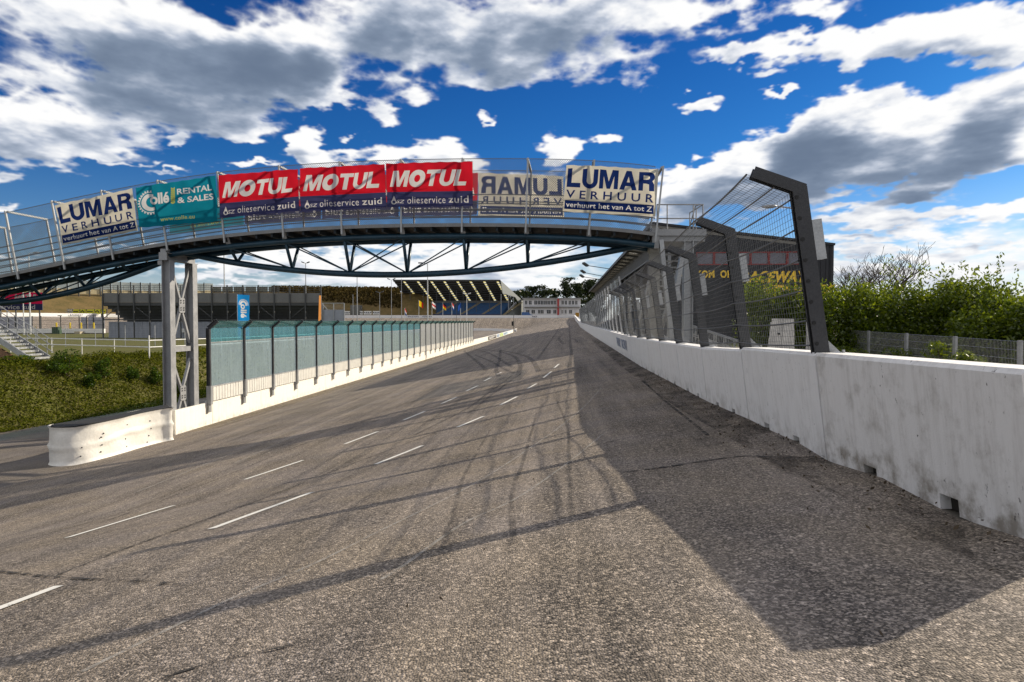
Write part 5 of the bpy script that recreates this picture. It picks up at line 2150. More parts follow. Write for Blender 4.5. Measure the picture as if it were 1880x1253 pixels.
def scaffold_stand():
    d = 85.0
    xl, xr = P(190, 590, d).x, P(590, 590, d).x
    t = thing("scaffold_grandstand", ((xl + xr) / 2, d, -2.1), "grey steel scaffold grandstand seen from behind, beyond the bridge pier", "grandstand")
    z = lambda py: (590 - py) * d / F
    fa = MB()
    corrugated(fa, (xl, d, 0), (1, 0, 0), xr - xl, z(556), z(538.5), (0, -1, 0), 1.93, 0.02)
    build(fa, "fascia", M_FASC, t)
    cl = MB()
    corrugated(cl, (xl + 0.3, d + 0.6, 0), (1, 0, 0), xr - xl - 0.6, -2.2, z(591), (0, -1, 0), 0.28, 0.03)
    build(cl, "cladding", M_CORR, t)
    n = 14
    xs = [xl + (xr - xl) * i / n for i in range(n + 1)]
    for i, x in enumerate(xs):
        p = MB()
        p.bar((x, d - 0.12, -2.3), (x, d - 0.12, z(524)), 0.13, 0.13)
        build(p, "post", M_DKST, t)
    for py in (558.5, 560.5, 587):
        b = MB()
        b.bar((xl, d - 0.05, z(py)), (xr, d - 0.05, z(py)), 0.10, 0.12)
        build(b, "rail", M_DKST, t)
    for i in range(0, n, 2):
        b = MB()
        if i % 4 == 0:
            b.bar((xs[i], d + .05, z(585)), (xs[i + 1], d + .05, z(562)), 0.07)
        else:
            b.bar((xs[i], d + .05, z(562)), (xs[i + 1], d + .05, z(585)), 0.07)
        build(b, "brace", M_DKST, t)
    for i in range(n + 1):
        b = MB()
        b.bar((xs[i], d + 0.1, z(557)), (xs[i], d + 9.5, -0.6), 0.09, 0.22)
        build(b, "raker", M_DKST, t)
    st = MB()
    for k in range(11):
        yy = d + 0.5 + k * 0.85
        zz = z(557) - k * 0.36
        st.box(((xl + xr) / 2, yy + 0.03, zz), (xr - xl, 0.84, 0.08))
        st.box(((xl + xr) / 2, yy - 0.38, zz - 0.16), (xr - xl, 0.05, 0.44))
    build(st, "tiers", M_DKST, t)
    tf = MB()
    for h in (525, 528.5, 532, 535.5):
        tf.bar((xl, d, z(h)), (xr, d, z(h)), 0.035)
    for x in np.arange(xl, xr, 0.64):
        tf.bar((x, d, z(538)), (x, d, z(525)), 0.02)
    build(tf, "top_mesh_fence", M_DKST, t)
    # grey wind screens on the right half of the top fence
    ws = glassmat("smoky_windscreen", (0.40, 0.38, 0.34), 0.28, (0.22, 0.21, 0.19))
    x0, x1 = P(385, 590, d).x, P(513, 590, d).x
    for k in range(6):
        s = MB()
        a, b = x0 + (x1 - x0) * k / 6 + .05, x0 + (x1 - x0) * (k + 1) / 6 - .05
        s.box(((a + b) / 2, d + 0.25, (z(538) + z(526.5)) / 2), (b - a, 0.03, z(526.5) - z(538)))
        build(s, "windscreen_panel", ws, t)
    bx = MB()
    q = P(334, 607, d - 0.1)
    bx.box((q.x, d + 0.35, q.z), (0.55, 0.3, 0.5))
    build(bx, "switch_box", M_WHITE, t)


scaffold_stand()


def noise_screens():
    t = thing("noise_screen", (-150, 235, 9), "long row of translucent cream noise screens on top of the left hillside", "screen")
    cream = cloth("cream_screen_sheet", (0.70, 0.62, 0.42), 0.45)
    pale = glassmat("pale_screen_sheet", (0.9, 0.9, 0.85), 0.45, (0.72, 0.72, 0.68))
    N = 22
    x0, x1 = P(-30, 590, 236), P(392, 590, 300)
    for i in range(N):
        a, b = x0.lerp(x1, i / N), x0.lerp(x1, (i + 0.97) / N)
        zz = 9.3 + 0.4 * math.sin(0.3 * i) + 2.2 * i / N
        lo = MB()
        lo.sheet([Vector((a.x, a.y, zz)), Vector((b.x, b.y, zz)), Vector((b.x, b.y, zz + 2.0)), Vector((a.x, a.y, zz + 2.0))], 0.06)
        build(lo, "lower_panel", cream, t)
        hi = MB()
        hi.sheet([Vector((a.x, a.y, zz + 2.05)), Vector((b.x, b.y, zz + 2.05)), Vector((b.x + .5, b.y - 1, zz + 5.0)), Vector((a.x + .5, a.y - 1, zz + 5.0))], 0.06)
        build(hi, "upper_panel", pale, t)
        p = MB()
        p.path([(a.x - .1, a.y - 0.5, zz - 2.5), (a.x - .1, a.y - 0.5, zz + 2.0), (a.x + 0.4, a.y - 1.6, zz + 5.2)], 0.22, 5)
        build(p, "post", M_DKST, t)


noise_screens()


def billboard():
    d = 176.0
    a, b = P(-34, 570, d), P(78, 570, d)
    zt = P(0, 537.5, d).z
    t = thing("billboard", ((a.x + b.x) / 2, d, 0), "pink red and indigo billboard under the left end of the bridge", "billboard")
    W, H = b.x - a.x, zt - a.z
    L = [rect2(0, 0, W, H * 0.36) + (1,)]
    for k in range(2):
        x = W * (-0.02 + 0.50 * k)
        L += [(v, tt, 2 if f else 0) for v, tt, f in heavy("MOTUL", x + 0.9, H * 0.50, x + W * 0.46, H * 0.90, 0.05, 0.26)]
    L.append(fit_text("olieservice zuid", W * 0.06, H * 0.06, W * 0.88, H * 0.31, 0.015) + (2,))
    mb = printed_sheet(W, H, L, lambda u, v: (a.x + u, d, a.z + v), 8, 4)
    build(mb, "panel", [C_PINK, C_INDIGO, C_WHITE], t)
    bk = MB()
    bk.box(((a.x + b.x) / 2, d + 0.12, a.z + H / 2), (W, 0.18, H))
    build(bk, "frame", M_DKST, t)
    for k in (0.06, 0.3, 0.55, 0.94):
        p = MB()
        p.bar((a.x + W * k, d + 0.3, -2.5), (a.x + W * k, d + 0.3, zt), 0.25)
        build(p, "post", M_DKST, t)


billboard()


def left_infield():
    # low white pit wall with yellow markers behind it
    d = 113.0
    t = thing("pit_wall", (-73, d, -2.1), "low white wall across the infield grass on the far left", "wall")
    w = MB()
    a, b = P(-40, 590, d), P(192, 590, d)
    w.box(((a.x + b.x) / 2, d, -1.62), (b.x - a.x, 0.4, 0.72))
    build(w, "wall_body", M_WHITE, t)
    w = MB()
    w.box(((a.x + b.x) / 2, d - 0.01, -2.08), (b.x - a.x, 0.5, 0.22))
    build(w, "dark_base", pm("dark_timber", (0.05, 0.038, 0.025)), t)
    w = MB()
    q = P(152, 611, d)
    w.box((q.x, d - 0.9, -1.95), (0.9, 1.2, 0.5))
    build(w, "end_block", pm("sand_concrete", (0.45, 0.39, 0.28)), t)
    for k, (px, lab) in enumerate(((65, "short yellow marker post at the far left of the white pit wall"), (103.5, "yellow marker post behind the pit wall, left of the green bin"), (128.6, "yellow marker post behind the middle of the white pit wall"),
                                   (149, "yellow marker post beside the left grey fence screen"), (172, "yellow marker post between the two grey fence screens"))):
        q = P(px, 590, 117.0)
        m = MB()
        m.tube((q.x, 117, -2.2), (q.x, 117, -0.35 - (0.5 if k == 0 else 0)), 0.13, 8)
        m.tube((q.x, 117, -0.35 - (0.5 if k == 0 else 0)), (q.x, 117, -0.25 - (0.5 if k == 0 else 0)), 0.15, 8, 0.08)
        tag(build(m, "marker_post", pm("yellow_paint", (0.72, 0.52, 0.02), 0.5)), lab, "marker post", "yellow marker posts in the infield")
    f = thing("fence", (-70, 119, -2.1), "dark mesh fence with grey screens behind the yellow marker posts", "fence")
    sc = pm("lavender_grey_screen", (0.36, 0.36, 0.42), 0.7)
    for px0, px1 in ((-20, 26), (30, 58), (149, 160), (162, 192)):
        a, b = P(px0, 590, 119), P(px1, 590, 119)
        s = MB()
        s.box(((a.x + b.x) / 2, 119, -0.55), (b.x - a.x, 0.05, 2.5))
        build(s, "screen_panel", sc, f)
    for px in (15, 28, 60, 76, 112, 146, 160, 172, 190):
        a = P(px, 590, 119)
        s = MB()
        s.tube((a.x, 118.9, -2.2), (a.x, 118.9, 0.9), 0.09, 6)
        if px == 112:
            s.box((a.x, 118.7, 0.95), (0.5, 0.4, 0.14))
        build(s, "post", M_DKST, f)
    s = MB()
    for h in (0.1, 0.8, -0.6):
        s.tube((P(-40, 590, 119).x, 118.9, h), (P(192, 590, 119).x, 118.9, h), 0.025, 4)
    build(s, "wire", M_DKST, f)
    q = P(104, 606, 110)
    b = MB()
    b.box((q.x, 110, -1.55), (1.0, 0.8, 1.0))
    b.box((q.x, 110, -1.0), (1.1, 0.9, 0.1))
    b.box((q.x + 0.6, 109.7, -1.75), (0.5, 0.6, 0.6))
    tag(build(b, "waste_bin", pm("dark_green_bin", (0.02, 0.06, 0.025))), "dark green bin standing against the white pit wall", "bin")
    # yellow and black trackside boards above the far left wall
    for k, (x0, x1, lab) in enumerate(((133, 144, "yellow trackside board, first right of the bare scaffolding above the far left wall"), (146, 156, "yellow trackside board with black dots, second from the left above the far wall"), (158, 171, "widest plain yellow trackside board above the far left wall"),
                                       (173, 183, "yellow trackside board with black dots, just right of the widest one"), (185, 193, "yellow trackside board partly hidden by the scaffold grandstand"))):
        d = 236.0
        a, b = P(x0, 577, d), P(x1, 577, d)
        zt = P(x0, 568.5, d).z
        m = thing("trackside_board", ((a.x + b.x) / 2, d, a.z), lab, "advert board", "yellow trackside boards on the far left")
        s = MB()
        s.prism([Vector((a.x, d, a.z)), Vector((b.x, d, a.z)), Vector((b.x + .3, d, zt)), Vector((a.x + .3, d, zt))], Vector((0, 0.2, 0)))
        build(s, "panel", pm("yellow_board", (0.62, 0.60, 0.02), 0.5), m)
        s = MB()
        w = b.x - a.x
        if k % 2 == 0:
            s.box(((a.x + b.x) / 2 + .15, d - 0.05, a.z * .45 + zt * .55), (w * 0.8, 0.05, 0.28))
        else:
            for fx in (0.3, 0.55, 0.8):
                s.box((a.x + w * fx, d - 0.05, a.z * .45 + zt * .55 + (0.25 if fx == .55 else -0.1)), (0.35, 0.05, 0.5))
        build(s, "print", M_BLACK, m)
        s = MB()
        s.bar((b.x + .35, d + .5, a.z - 1.2), (b.x + .5, d + .3, zt + .1), 0.25)
        s.bar((a.x - .05, d + .5, a.z - 1.2), (a.x + .05, d + .3, zt + .1), 0.25)
        build(s, "prop", M_DKST, m)
    d = 236.0
    m = MB()
    for x0 in (119, 123, 127):
        a, b = P(x0, 577, d), P(x0 + 5, 568, d)
        m.bar((a.x, d, a.z - 1), (b.x, d + .4, b.z), 0.16)
        m.bar((b.x, d, a.z - 1), (a.x + 1.2, d + .4, b.z), 0.16)
        m.bar((a.x, d, (a.z + b.z) / 2), (b.x + .6, d, (a.z + b.z) / 2), 0.12)
        m.bar((a.x + .5, d, b.z), (b.x + .6, d, b.z), 0.12)
    tag(build(m, "scaffolding", M_GALV), "bare grey scaffolding left of the yellow trackside boards", "scaffolding")


left_infield()


def lamp(px, ytop, d, kind, label, zb=None, r=0.09, col=None, seed=0):
    q = P(px, ytop, d)
    zb = float(zground(q.x, d)) if zb is None else zb
    t = thing("street_lamp", (q.x, d, zb), label, "lamp post", "lamp posts around the track")
    p = MB()
    p.path([(q.x, d, zb - 0.2), (q.x, d, zb + 1.5), (q.x, d, q.z)], [r * 1.35, r * 1.2, r * 0.75], 8)
    build(p, "pole", col or M_GALV, t)
    k = d / F
    if kind == 'double':
        for s in (-1, 1):
            a = MB()
            a.path([(q.x, d, q.z - 0.2 * k), (q.x + s * 3 * k, d, q.z + 1.6 * k)], r * 0.6, 6)
            build(a, "arm", col or M_GALV, t)
            h = MB()
            c = Vector((q.x + s * 5.2 * k, d, q.z + 2.2 * k))
            h.bar(c - Vector((s * 2.4 * k, 0, 1.2 * k)), c + Vector((s * 2.2 * k, 0, 0.6 * k)), 0.35, 1.7 * k)
            build(h, "lamp_head", M_DKST if col is None else col, t)
    elif kind in ('arm_l', 'arm_r'):
        s = -1 if kind == 'arm_l' else 1
        a = MB()
        a.path([(q.x, d, q.z - 1 * k), (q.x + s * 2 * k, d, q.z + 1 * k), (q.x + s * 12 * k, d, q.z + 1.6 * k)], r * 0.55, 6)
        build(a, "arm", col or M_GALV, t)
        h = MB()
        h.bar((q.x + s * 9 * k, d, q.z + 1.8 * k), (q.x + s * 17 * k, d, q.z + 1.9 * k), 0.35, 2.4 * k)
        build(h, "lamp_head", M_GREY, t)
    return t


M_POLE = pm("pale_pole", (0.55, 0.56, 0.56), 0.5, 0.2, 0.06)
lamp(52.8, 466, 108, 'arm_r', "white lamp post with a bent arm in front of the billboard", r=0.10, col=M_POLE)
lamp(41.5, 505, 104, 'plain', "bare white pole just left of the bent-arm lamp post", r=0.07, col=M_POLE)
lamp(411, 452, 96, 'plain', "tall bare pale pole behind the scaffold grandstand", r=0.09, col=M_POLE)
lamp(561, 484, 128, 'double', "twin-headed lamp post behind the right end of the scaffold grandstand")
lamp(655.5, 500, 170, 'plain', "tall thin bare pole rising left of the far grandstand", r=0.11)
lamp(648, 541, 240, 'plain', "short thin pole beside the grey trailer", r=0.10)
lamp(697, 538, 250, 'double', "short pole with small lamp in front of the wooded bank")
lamp(718.5, 514.5, 240, 'double', "twin-headed lamp post at the left corner of the far grandstand")
lamp(737, 512, 262, 'plain', "thin dark pole before the left end of the far grandstand", r=0.10)
lamp(785, 485, 176, 'arm_l', "tall pale lamp post with one arm in front of the far grandstand", r=0.15, col=M_POLE)
lamp(857, 541, 250, 'double', "white twin-armed lamp post before the blue seats of the far grandstand", r=0.11, col=M_WHITE)
lamp(838, 533, 275, 'plain', "thin dark pole before the middle of the far grandstand", r=0.07, col=M_DKST)


def flag(px, ytop, ybot, d, cols, label, wv=1.0, horiz=True):
    a, b = P(px, ytop, d), P(px, ybot, d)
    t = thing("flagpole", (b.x, d, b.z), label, "flag", "flags before the far grandstand")
    p = MB()
    p.path([(b.x, d, b.z - 1), (a.x, d, a.z)], 0.09, 6)
    build(p, "pole", M_POLE, t)
    k = d / F
    n = len(cols)
    W, H = 9 * k * wv, 10 * k
    fl = MB()
    ms = [cloth("flag_" + c[0], c[1], 0.45) if ("flag_" + c[0]) not in bpy.data.materials else bpy.data.materials["flag_" + c[0]] for c in cols]
    for i in range(n):
        for j in range(6):
            def pt(u, v):
                dr = 0.55 * u * H * (1.1 - 0.3 * wv)
                return Vector((a.x + 0.1 + u * W, d + 0.3 * math.sin(5 * u + px), a.z - v * H - dr + 0.05 * math.sin(9 * u)))
            if horiz:
                fl.quad(pt(j / 6, (i + 1) / n), pt((j + 1) / 6, (i + 1) / n), pt((j + 1) / 6, i / n), pt(j / 6, i / n), i)
            else:
                u0, u1 = i / n, (i + 1) / n
                v0, v1 = j / 6, (j + 1) / 6
                fl.quad(pt(u0, v1), pt(u1, v1), pt(u1, v0), pt(u0, v0), i)
    build(fl, "flag_cloth", ms, t)


RED, YEL, WHI, BLU, BLK = ("red", (0.65, 0.03, 0.03)), ("yellow", (0.85, 0.60, 0.02)), ("white", (0.8, 0.8, 0.8)), ("blue", (0.03, 0.09, 0.35)), ("black", (0.02, 0.02, 0.02))
flag(769, 552, 582, 285, [YEL, YEL, RED], "yellow and red flag on a pole before the far grandstand", 0.8, False)
flag(793, 554, 582, 285, [WHI, RED, WHI], "white flag with a red stripe on a pole before the blue seats", 0.7)
flag(813, 556, 582, 285, [BLK, RED, YEL], "black red and yellow flag on a pole before the blue seats", 0.6)
flag(829.5, 556, 582, 285, [RED, WHI, BLU], "red white and blue flag hanging on a pole before the blue seats", 0.4)
flag(845.5, 556, 586, 285, [BLU, BLU], "dark blue flag on a pole, rightmost before the blue seats", -0.6)
flag(743, 566, 586, 285, [RED, WHI, BLU], "limp red and white flag at the left end of the blue seats", 0.3)


def beach_flags():
    d = 52.0
    a = P(435.5, 541, d)
    zg = -2.1
    t = thing("feather_flag", (a.x, d, zg), "bright blue vertical flag with white lettering behind the glass fence", "flag")
    p = MB()
    p.tube((a.x, d, zg - 0.1), (a.x, d, a.z), 0.02, 6)
    build(p, "pole", M_WHITE, t)
    W, H = P(458, 590, d).x - a.x, a.z - P(436, 622, d).z
    v, tt = fit_text("oll\u00e9", 0.72, 0.24, 1.75, 0.70, 0.03)
    L = []
    rot = lambda vv: np.stack([vv[:, 1], H - vv[:, 0]], -1)
    L.append((rot(v), tt, 1))
    for vv, t2, m in gear_c(0.70, 0.46, 0.32, 1, 0):
        L.append((rot(vv), t2, 1))
    v, tt = fit_text("VERHUUR", 2.05, 0.28, 3.05, 0.6, 0.01)
    L.append((rot(v), tt, 1))
    mb = printed_sheet(W, H, L, lambda u, w: (a.x + 0.02 + u * 0.98, d + 0.05 * math.sin(6 * w) * u + 0.03 * math.sin(5 * u + w), a.z - H + w - 0.06 * u), 6, 16)
    build(mb, "flag_cloth", [C_SKY, C_WHITE], t, smooth=True)
    d = 56.0
    a = P(589.5, 543, d)
    t = thing("feather_flag", (a.x, d, zg), "narrow orange flag seen edge-on at the right end of the scaffold grandstand", "flag")
    p = MB()
    p.tube((a.x + 0.03, d, zg - 0.1), (a.x, d, a.z), 0.02, 6)
    build(p, "pole", M_GREY, t)
    f = MB()
    n = 10
    w0 = P(587, 590, d).x - a.x
    for i in range(n):
        z0, z1 = a.z - (a.z - P(586, 590, d).z) * i / n, a.z - (a.z - P(586, 590, d).z) * (i + 1) / n
        f.quad((a.x, d, z1), (a.x, d, z0), (a.x + w0 * (0.5 + .6 * i / n), d - 0.35, z0 - 0.01), (a.x + w0 * (0.5 + .6 * (i + 1) / n), d - 0.35, z1 - 0.01))
    build(f, "flag_cloth", cloth("orange_flag", (0.85, 0.36, 0.10), 0.5), t)


beach_flags()


def mid_left():
    d = 84.0
    a, b = P(593, 582, d), P(632, 582, d)
    t = thing("site_fence", ((a.x + b.x) / 2, d, -2.1), "framed mesh fence panel right of the scaffold grandstand", "fence")
    f = MB()
    zt = P(600, 557, d).z
    for x in (a.x, (a.x + b.x) / 2, b.x):
        f.bar((x, d, -2.2), (x, d, zt), 0.09)
    f.bar((a.x, d, zt), (b.x, d, zt), 0.07)
    for x in np.arange(a.x, b.x, 0.14):
        f.bar((x, d + .05, P(600, 569, d).z), (x, d + .05, zt), 0.012)
    build(f, "frame", M_GALV, t)
    s = MB()
    s.box(((a.x + b.x) / 2, d + 0.1, (P(600, 569, d).z - 2.2) / 2), (b.x - a.x - 0.1, 0.06, P(600, 569, d).z + 2.2))
    build(s, "lower_panel", M_CORR, t)
    d = 309.0
    a, b = P(643.5, 582, d), P(660, 582, d)
    zt = P(650, 560.5, d).z
    t = thing("trailer", ((a.x + b.x) / 2, d + 2, a.z), "grey box trailer parked behind the far wall left of the grandstand", "trailer")
    m = MB()
    m.box(((a.x + b.x) / 2, d + 3, (a.z + zt) / 2 + 0.4), (b.x - a.x, 6, zt - a.z - 0.8))
    for k in range(6):
        m.bar((a.x + (b.x - a.x) * k / 5, d - 0.04, a.z + 0.8), (a.x + (b.x - a.x) * k / 5, d - 0.04, zt), 0.12)
    build(m, "box_body", pm("trailer_grey", (0.16, 0.16, 0.15)), t)
    for fx in (0.55, 0.85):
        w = MB()
        c = Vector((a.x + (b.x - a.x) * fx, d - 0.02, a.z + 0.55))
        w.tube(c, c + Vector((0, 0.4, 0)), 0.55, 14)
        build(w, "wheel", M_BLACK, t)
    for k, (x0, x1, lab) in enumerate(((632, 642.5, "white advert board with dark print left of the grey trailer"), (661, 666, "narrow white advert board directly right of the grey trailer"), (668, 682, "white advert board between two dark gaps right of the trailer"), (684.5, 697, "white advert board at the foot of the wooded bank, furthest from the trailer"))):
        a, b = P(x0, 578, 307.5), P(x1, 578, 307.5)
        zt = P(650, 571.5, 307.5).z
        s = MB()
        s.box(((a.x + b.x) / 2, 307.5, (a.z + zt) / 2), (b.x - a.x, 0.2, zt - a.z))
        o = build(s, "advert_board", M_WHITE)
        tag(o, lab, "advert board", "white advert boards behind the far wall")
        s = MB()
        for q in range(4):
            fx = (q + 0.5) / 4
            s.box((a.x + (b.x - a.x) * fx, 307.38, a.z * .4 + zt * .6), ((b.x - a.x) * 0.17, 0.02, 0.55))
        s.box(((a.x + b.x) / 2, 307.38, a.z * .8 + zt * .2), ((b.x - a.x) * 0.7, 0.02, 0.2))
        build(s, "print", pm("dark_print", (0.08, 0.09, 0.12)), o)
    # signal post on the infield edge
    d = 250.0
    q = P(943, 572, d)
    zb = float(zground(q.x, d))
    t = thing("signal_post", (q.x, d, zb), "thin dark post with a small black signal box at the infield corner", "signal")
    m = MB()
    m.tube((q.x, d, zb - 0.2), (q.x, d, q.z), 0.09, 6)
    build(m, "pole", M_DKST, t)
    m = MB()
    c = P(941, 594.5, d)
    m.box((c.x, d - 0.1, c.z), (0.7, 0.5, 1.6))
    for s in (-0.5, 0, 0.5):
        m.tube((c.x, d - 0.5, c.z + s), (c.x, d - 0.2, c.z + s), 0.24, 8)
    build(m, "signal_box", M_BLACK, t)
    # low inner kerb wall of the far turn
    k = MB()
    pts = [(P(x, 603, dd).x, dd) for x, dd in ((700, 262), (760, 268), (800, 271), (860, 270), (905, 266), (948, 255))]
    for (xa, ya), (xb, yb) in zip(pts[:-1], pts[1:]):
        za, zb2 = float(zground(xa, ya)), float(zground(xb, yb))
        k.bar((xa, ya, za + 0.4), (xb, yb, zb2 + 0.4), 0.4, 1.0)
    o = build(k, "kerb_wall", M_BLOCK2)
    tag(o, "low pale wall along the inside of the far turn", "wall")


mid_left()


# ------------------------------------------------------------------ far grandstand, office block, woods
def far_stand():
    d = 322.0
    t = thing("far_grandstand", (-30, d, 1.4), "large roofed grandstand with blue seats and yellow roof strips at the far turn", "grandstand")
    xl, xr = P(722, 515, d).x, P(919, 515, d).x
    zf = P(800, 516, d).z
    dpt, zb, skew = 17.0, 10.2, 5.0
    W = xr - xl
    dark = pm("dark_roof_sheet", (0.045, 0.045, 0.043), 0.8)
    glow = cloth("yellow_rooflight", (0.75, 0.68, 0.30), 0.75)

    def rp(u, v, dz=0.0):        # u along, v front to back
        return Vector((xl + W * u + skew * v, d + dpt * v, zf + (zb - zf) * v + dz))
    us = [(x + 2 - 722) / 197.0 for x in (738.7, 764, 789, 812.8, 837, 861, 886, 910.6)]
    hw = 0.011
    edges = [0.0]
    for u in us:
        edges += [u - hw, u + hw]
    edges.append(1.0)
    rf = MB()
    for i in range(0, len(edges), 2):
        a, b = edges[i], edges[i + 1]
        rf.hexa([rp(a, 0), rp(b, 0), rp(b, 1), rp(a, 1), rp(a, 0, .25), rp(b, 0, .25), rp(b, 1, .25), rp(a, 1, .25)])
    rf.bar(rp(0, -0.01, 0.1), rp(1, -0.01, 0.1), 0.3, 0.7)
    build(rf, "roof", dark, t)
    for u in us:
        g = MB()
        for k in range(9):
            v0, v1 = (k + 0.12) / 9, (k + 0.92) / 9
            g.quad(rp(u - hw, v0, .1), rp(u + hw, v0, .1), rp(u + hw, v1, .1), rp(u - hw, v1, .1))
        build(g, "rooflight", glow, t)
    tr = MB()
    for k in range(9):
        tr.bar(rp(0, k / 9, -0.2), rp(1, k / 9, -0.2), 0.14, 0.3)
    for k in range(17):
        u = k / 16
        tr.bar(rp(u, 0.25, -0.3), rp(min(1, u + 1 / 32), 0.33, -2.2), 0.15)
        tr.bar(rp(min(1, u + 1 / 32), 0.33, -2.2), rp(min(1, u + 1 / 16), 0.25, -0.3), 0.15)
    build(tr, "roof_truss", M_DKST, t)
    seat = pm("blue_seats", (0.012, 0.075, 0.20), 0.6, 0, 0.2, 1.2)
    st = MB()
    n = 16
    for k in range(n):
        v0 = k / n
        z0 = 3.0 + 6.4 * k / n
        st.box((xl + W / 2 + skew * v0 * .9, d + 1 + (dpt - 2) * (v0 + 0.5 / n), z0 / 2), (W - 0.5, (dpt - 2) / n, z0))
    build(st, "seating", seat, t)
    al = pm("aisle_yellow", (0.30, 0.24, 0.12), 0.8)
    for px in (728, 800, 845, 885, 925):
        x = P(px, 578, d).x
        s = MB()
        for k in range(n):
            v0 = k / n
            z0 = 3.0 + 6.4 * k / n
            s.box((x + (9.0) * v0, d + 0.9 + (dpt - 2) * (v0 + 0.5 / n), z0 + 0.08), (1.5, (dpt - 2) / n, 0.25))
        build(s, "aisle", al, t)
    for k in range(1, 8):
        u = k / 8 + 0.02
        c = MB()
        c.bar((xl + W * u, d + 4, 2), (xl + W * u, d + 4, zf - 3), 0.22)
        build(c, "column", M_DKST, t)
    bw_ = MB()
    bw_.hexa([Vector((xl + skew, d + dpt, 0)), Vector((xr + skew, d + dpt, 0)), Vector((xr + skew, d + dpt + .3, 0)), Vector((xl + skew, d + dpt + .3, 0)),
              Vector((xl + skew, d + dpt, zb)), Vector((xr + skew, d + dpt, zb)), Vector((xr + skew, d + dpt + .3, zb)), Vector((xl + skew, d + dpt + .3, zb))])
    build(bw_, "back_wall", M_FASC, t)
    # angled side wall on the right with its open lower corner
    sw = pm("grey_green_cladding", (0.21, 0.23, 0.225), 0.6, 0, 0.06)
    A, B = Vector((xr, d, 0)), Vector((P(965, 557, 344).x, 344.0, 0))
    e = B - A
    zB = P(965, 558, 344).z
    s = MB()

    def sp(u, z):
        return A + e * u + UPZ * z
    s.prism([sp(0.0, zf), sp(0.0, zf - 0.8), sp(0.06, zf * .45 + 4.6), sp(0.55, zf * .45 + 3.2), sp(0.72, 8.5), sp(0.35, 4.4), sp(0.08, 1.4), sp(1, 1.4), sp(1, zB)], Vector((0.25, -0.1, 0)))
    build(s, "side_wall", sw, t)
    for u in (0.02, 0.3, 0.5):
        c = MB()
        c.bar(sp(u, 1.4), sp(u, zf * 0.45 + 4.2), 0.35)
        build(c, "column", M_GREY, t)
    c = MB()
    c.bar(sp(0.06, 1.6), sp(0.6, 9.0), 0.5, 0.9)
    build(c, "stair_rail", M_GREY, t)
    f = MB()
    f.box(((xl + xr) / 2, d - 0.3, 2.4), (W, 0.25, 1.9))
    build(f, "front_rail_wall", pm("dark_blue_front", (0.02, 0.03, 0.09)), t)


far_stand()


def office():
    d = 330.0
    xa, xb = P(961, 578, d).x, P(1066, 578, d).x
    zt, zm, z0 = P(1000, 549, d).z, P(1000, 564.5, d).z, 1.2
    t = thing("office_building", ((xa + xb) / 2, d, 1.2), "white two-storey office building beyond the far wall", "building")
    wm = pm("white_render", (0.66, 0.66, 0.68), 0.7, 0, 0.05)
    b = MB()
    b.box(((xa + xb) / 2, d + 5, (zt + z0) / 2), (xb - xa, 10, zt - z0))
    build(b, "wall", wm, t)
    r = MB()
    r.box(((xa + xb) / 2, d + 4.6, zt + 0.2), (xb - xa + 1, 11.5, 0.4))
    build(r, "roof", M_GREY, t)
    bal = MB()
    bal.box(((xa + xb) / 2, d - 0.6, zm), (xb - xa - 1.0, 1.2, 0.35))
    bal.box(((xa + xb) / 2, d - 1.2, zm + 0.55), (xb - xa - 1.0, 0.08, 0.12))
    build(bal, "balcony", M_FASC, t)
    gl = pm("dark_window", (0.03, 0.035, 0.045), 0.15)
    up = [(964, 968), (971, 976), (981, 986), (987, 992), (993, 998), (999, 1004), (1005, 1010), (1011, 1016), (1017, 1021), (1031, 1035), (1037, 1041), (1044, 1048), (1050, 1054), (1056, 1060)]
    dn = [(966, 972), (976, 982), (988, 992), (993, 998), (1004, 1011), (1016, 1021), (1031, 1034), (1037, 1040), (1045, 1050)]
    for lst, y0, y1 in ((up, 559.5, 552.5), (dn, 576, 569.5)):
        for a, c in lst:
            p, q = P(a, y0, d - .1), P(c, y1, d - .1)
            w = MB()
            w.box(((p.x + q.x) / 2, d - 0.05, (p.z + q.z) / 2), (q.x - p.x, 0.14, q.z - p.z))
            o = build(w, "window", gl, t)
            fm = MB()
            fm.box(((p.x + q.x) / 2, d - 0.14, (p.z + q.z) / 2), (0.09, 0.08, q.z - p.z))
            fm.box(((p.x + q.x) / 2, d - 0.14, p.z - 0.05), (q.x - p.x + 0.2, 0.16, 0.1))
            build(fm, "frame", M_WHITE, o)
    s = MB()
    p = P(1024.5, 570, d)
    s.box((p.x, d - 0.9, (zt + z0) / 2), (0.8, 0.5, zt - z0))
    build(s, "red_pilaster", pm("red_paint", (0.42, 0.03, 0.03)), t)
    for px in (1032, 1041, 1052, 1063):
        c = MB()
        p = P(px, 570, d)
        c.bar((p.x, d - 1.1, z0), (p.x, d - 1.1, zm), 0.16)
        build(c, "column", M_WHITE, t)
    # yellow container just beyond the right end
    q0, q1 = P(1057, 582, 312), P(1063, 574.5, 312)
    m = MB()
    m.box(((q0.x + q1.x) / 2, 313, (q0.z + q1.z) / 2), (q1.x - q0.x, 2.4, q1.z - q0.z))
    for k in range(5):
        m.bar((q0.x + (q1.x - q0.x) * k / 4, 311.76, q0.z), (q0.x + (q1.x - q0.x) * k / 4, 311.76, q1.z), 0.07)
    tag(build(m, "container", pm("ochre_container", (0.45, 0.24, 0.02))), "small ochre yellow container beyond the right end of the office building", "container")
    q = P(1054, 581, 308)
    tag(build(blue_van(q), "parked_van", pm("blue_paint", (0.04, 0.11, 0.30))), "small blue vehicle parked at the left foot of the office building", "vehicle")


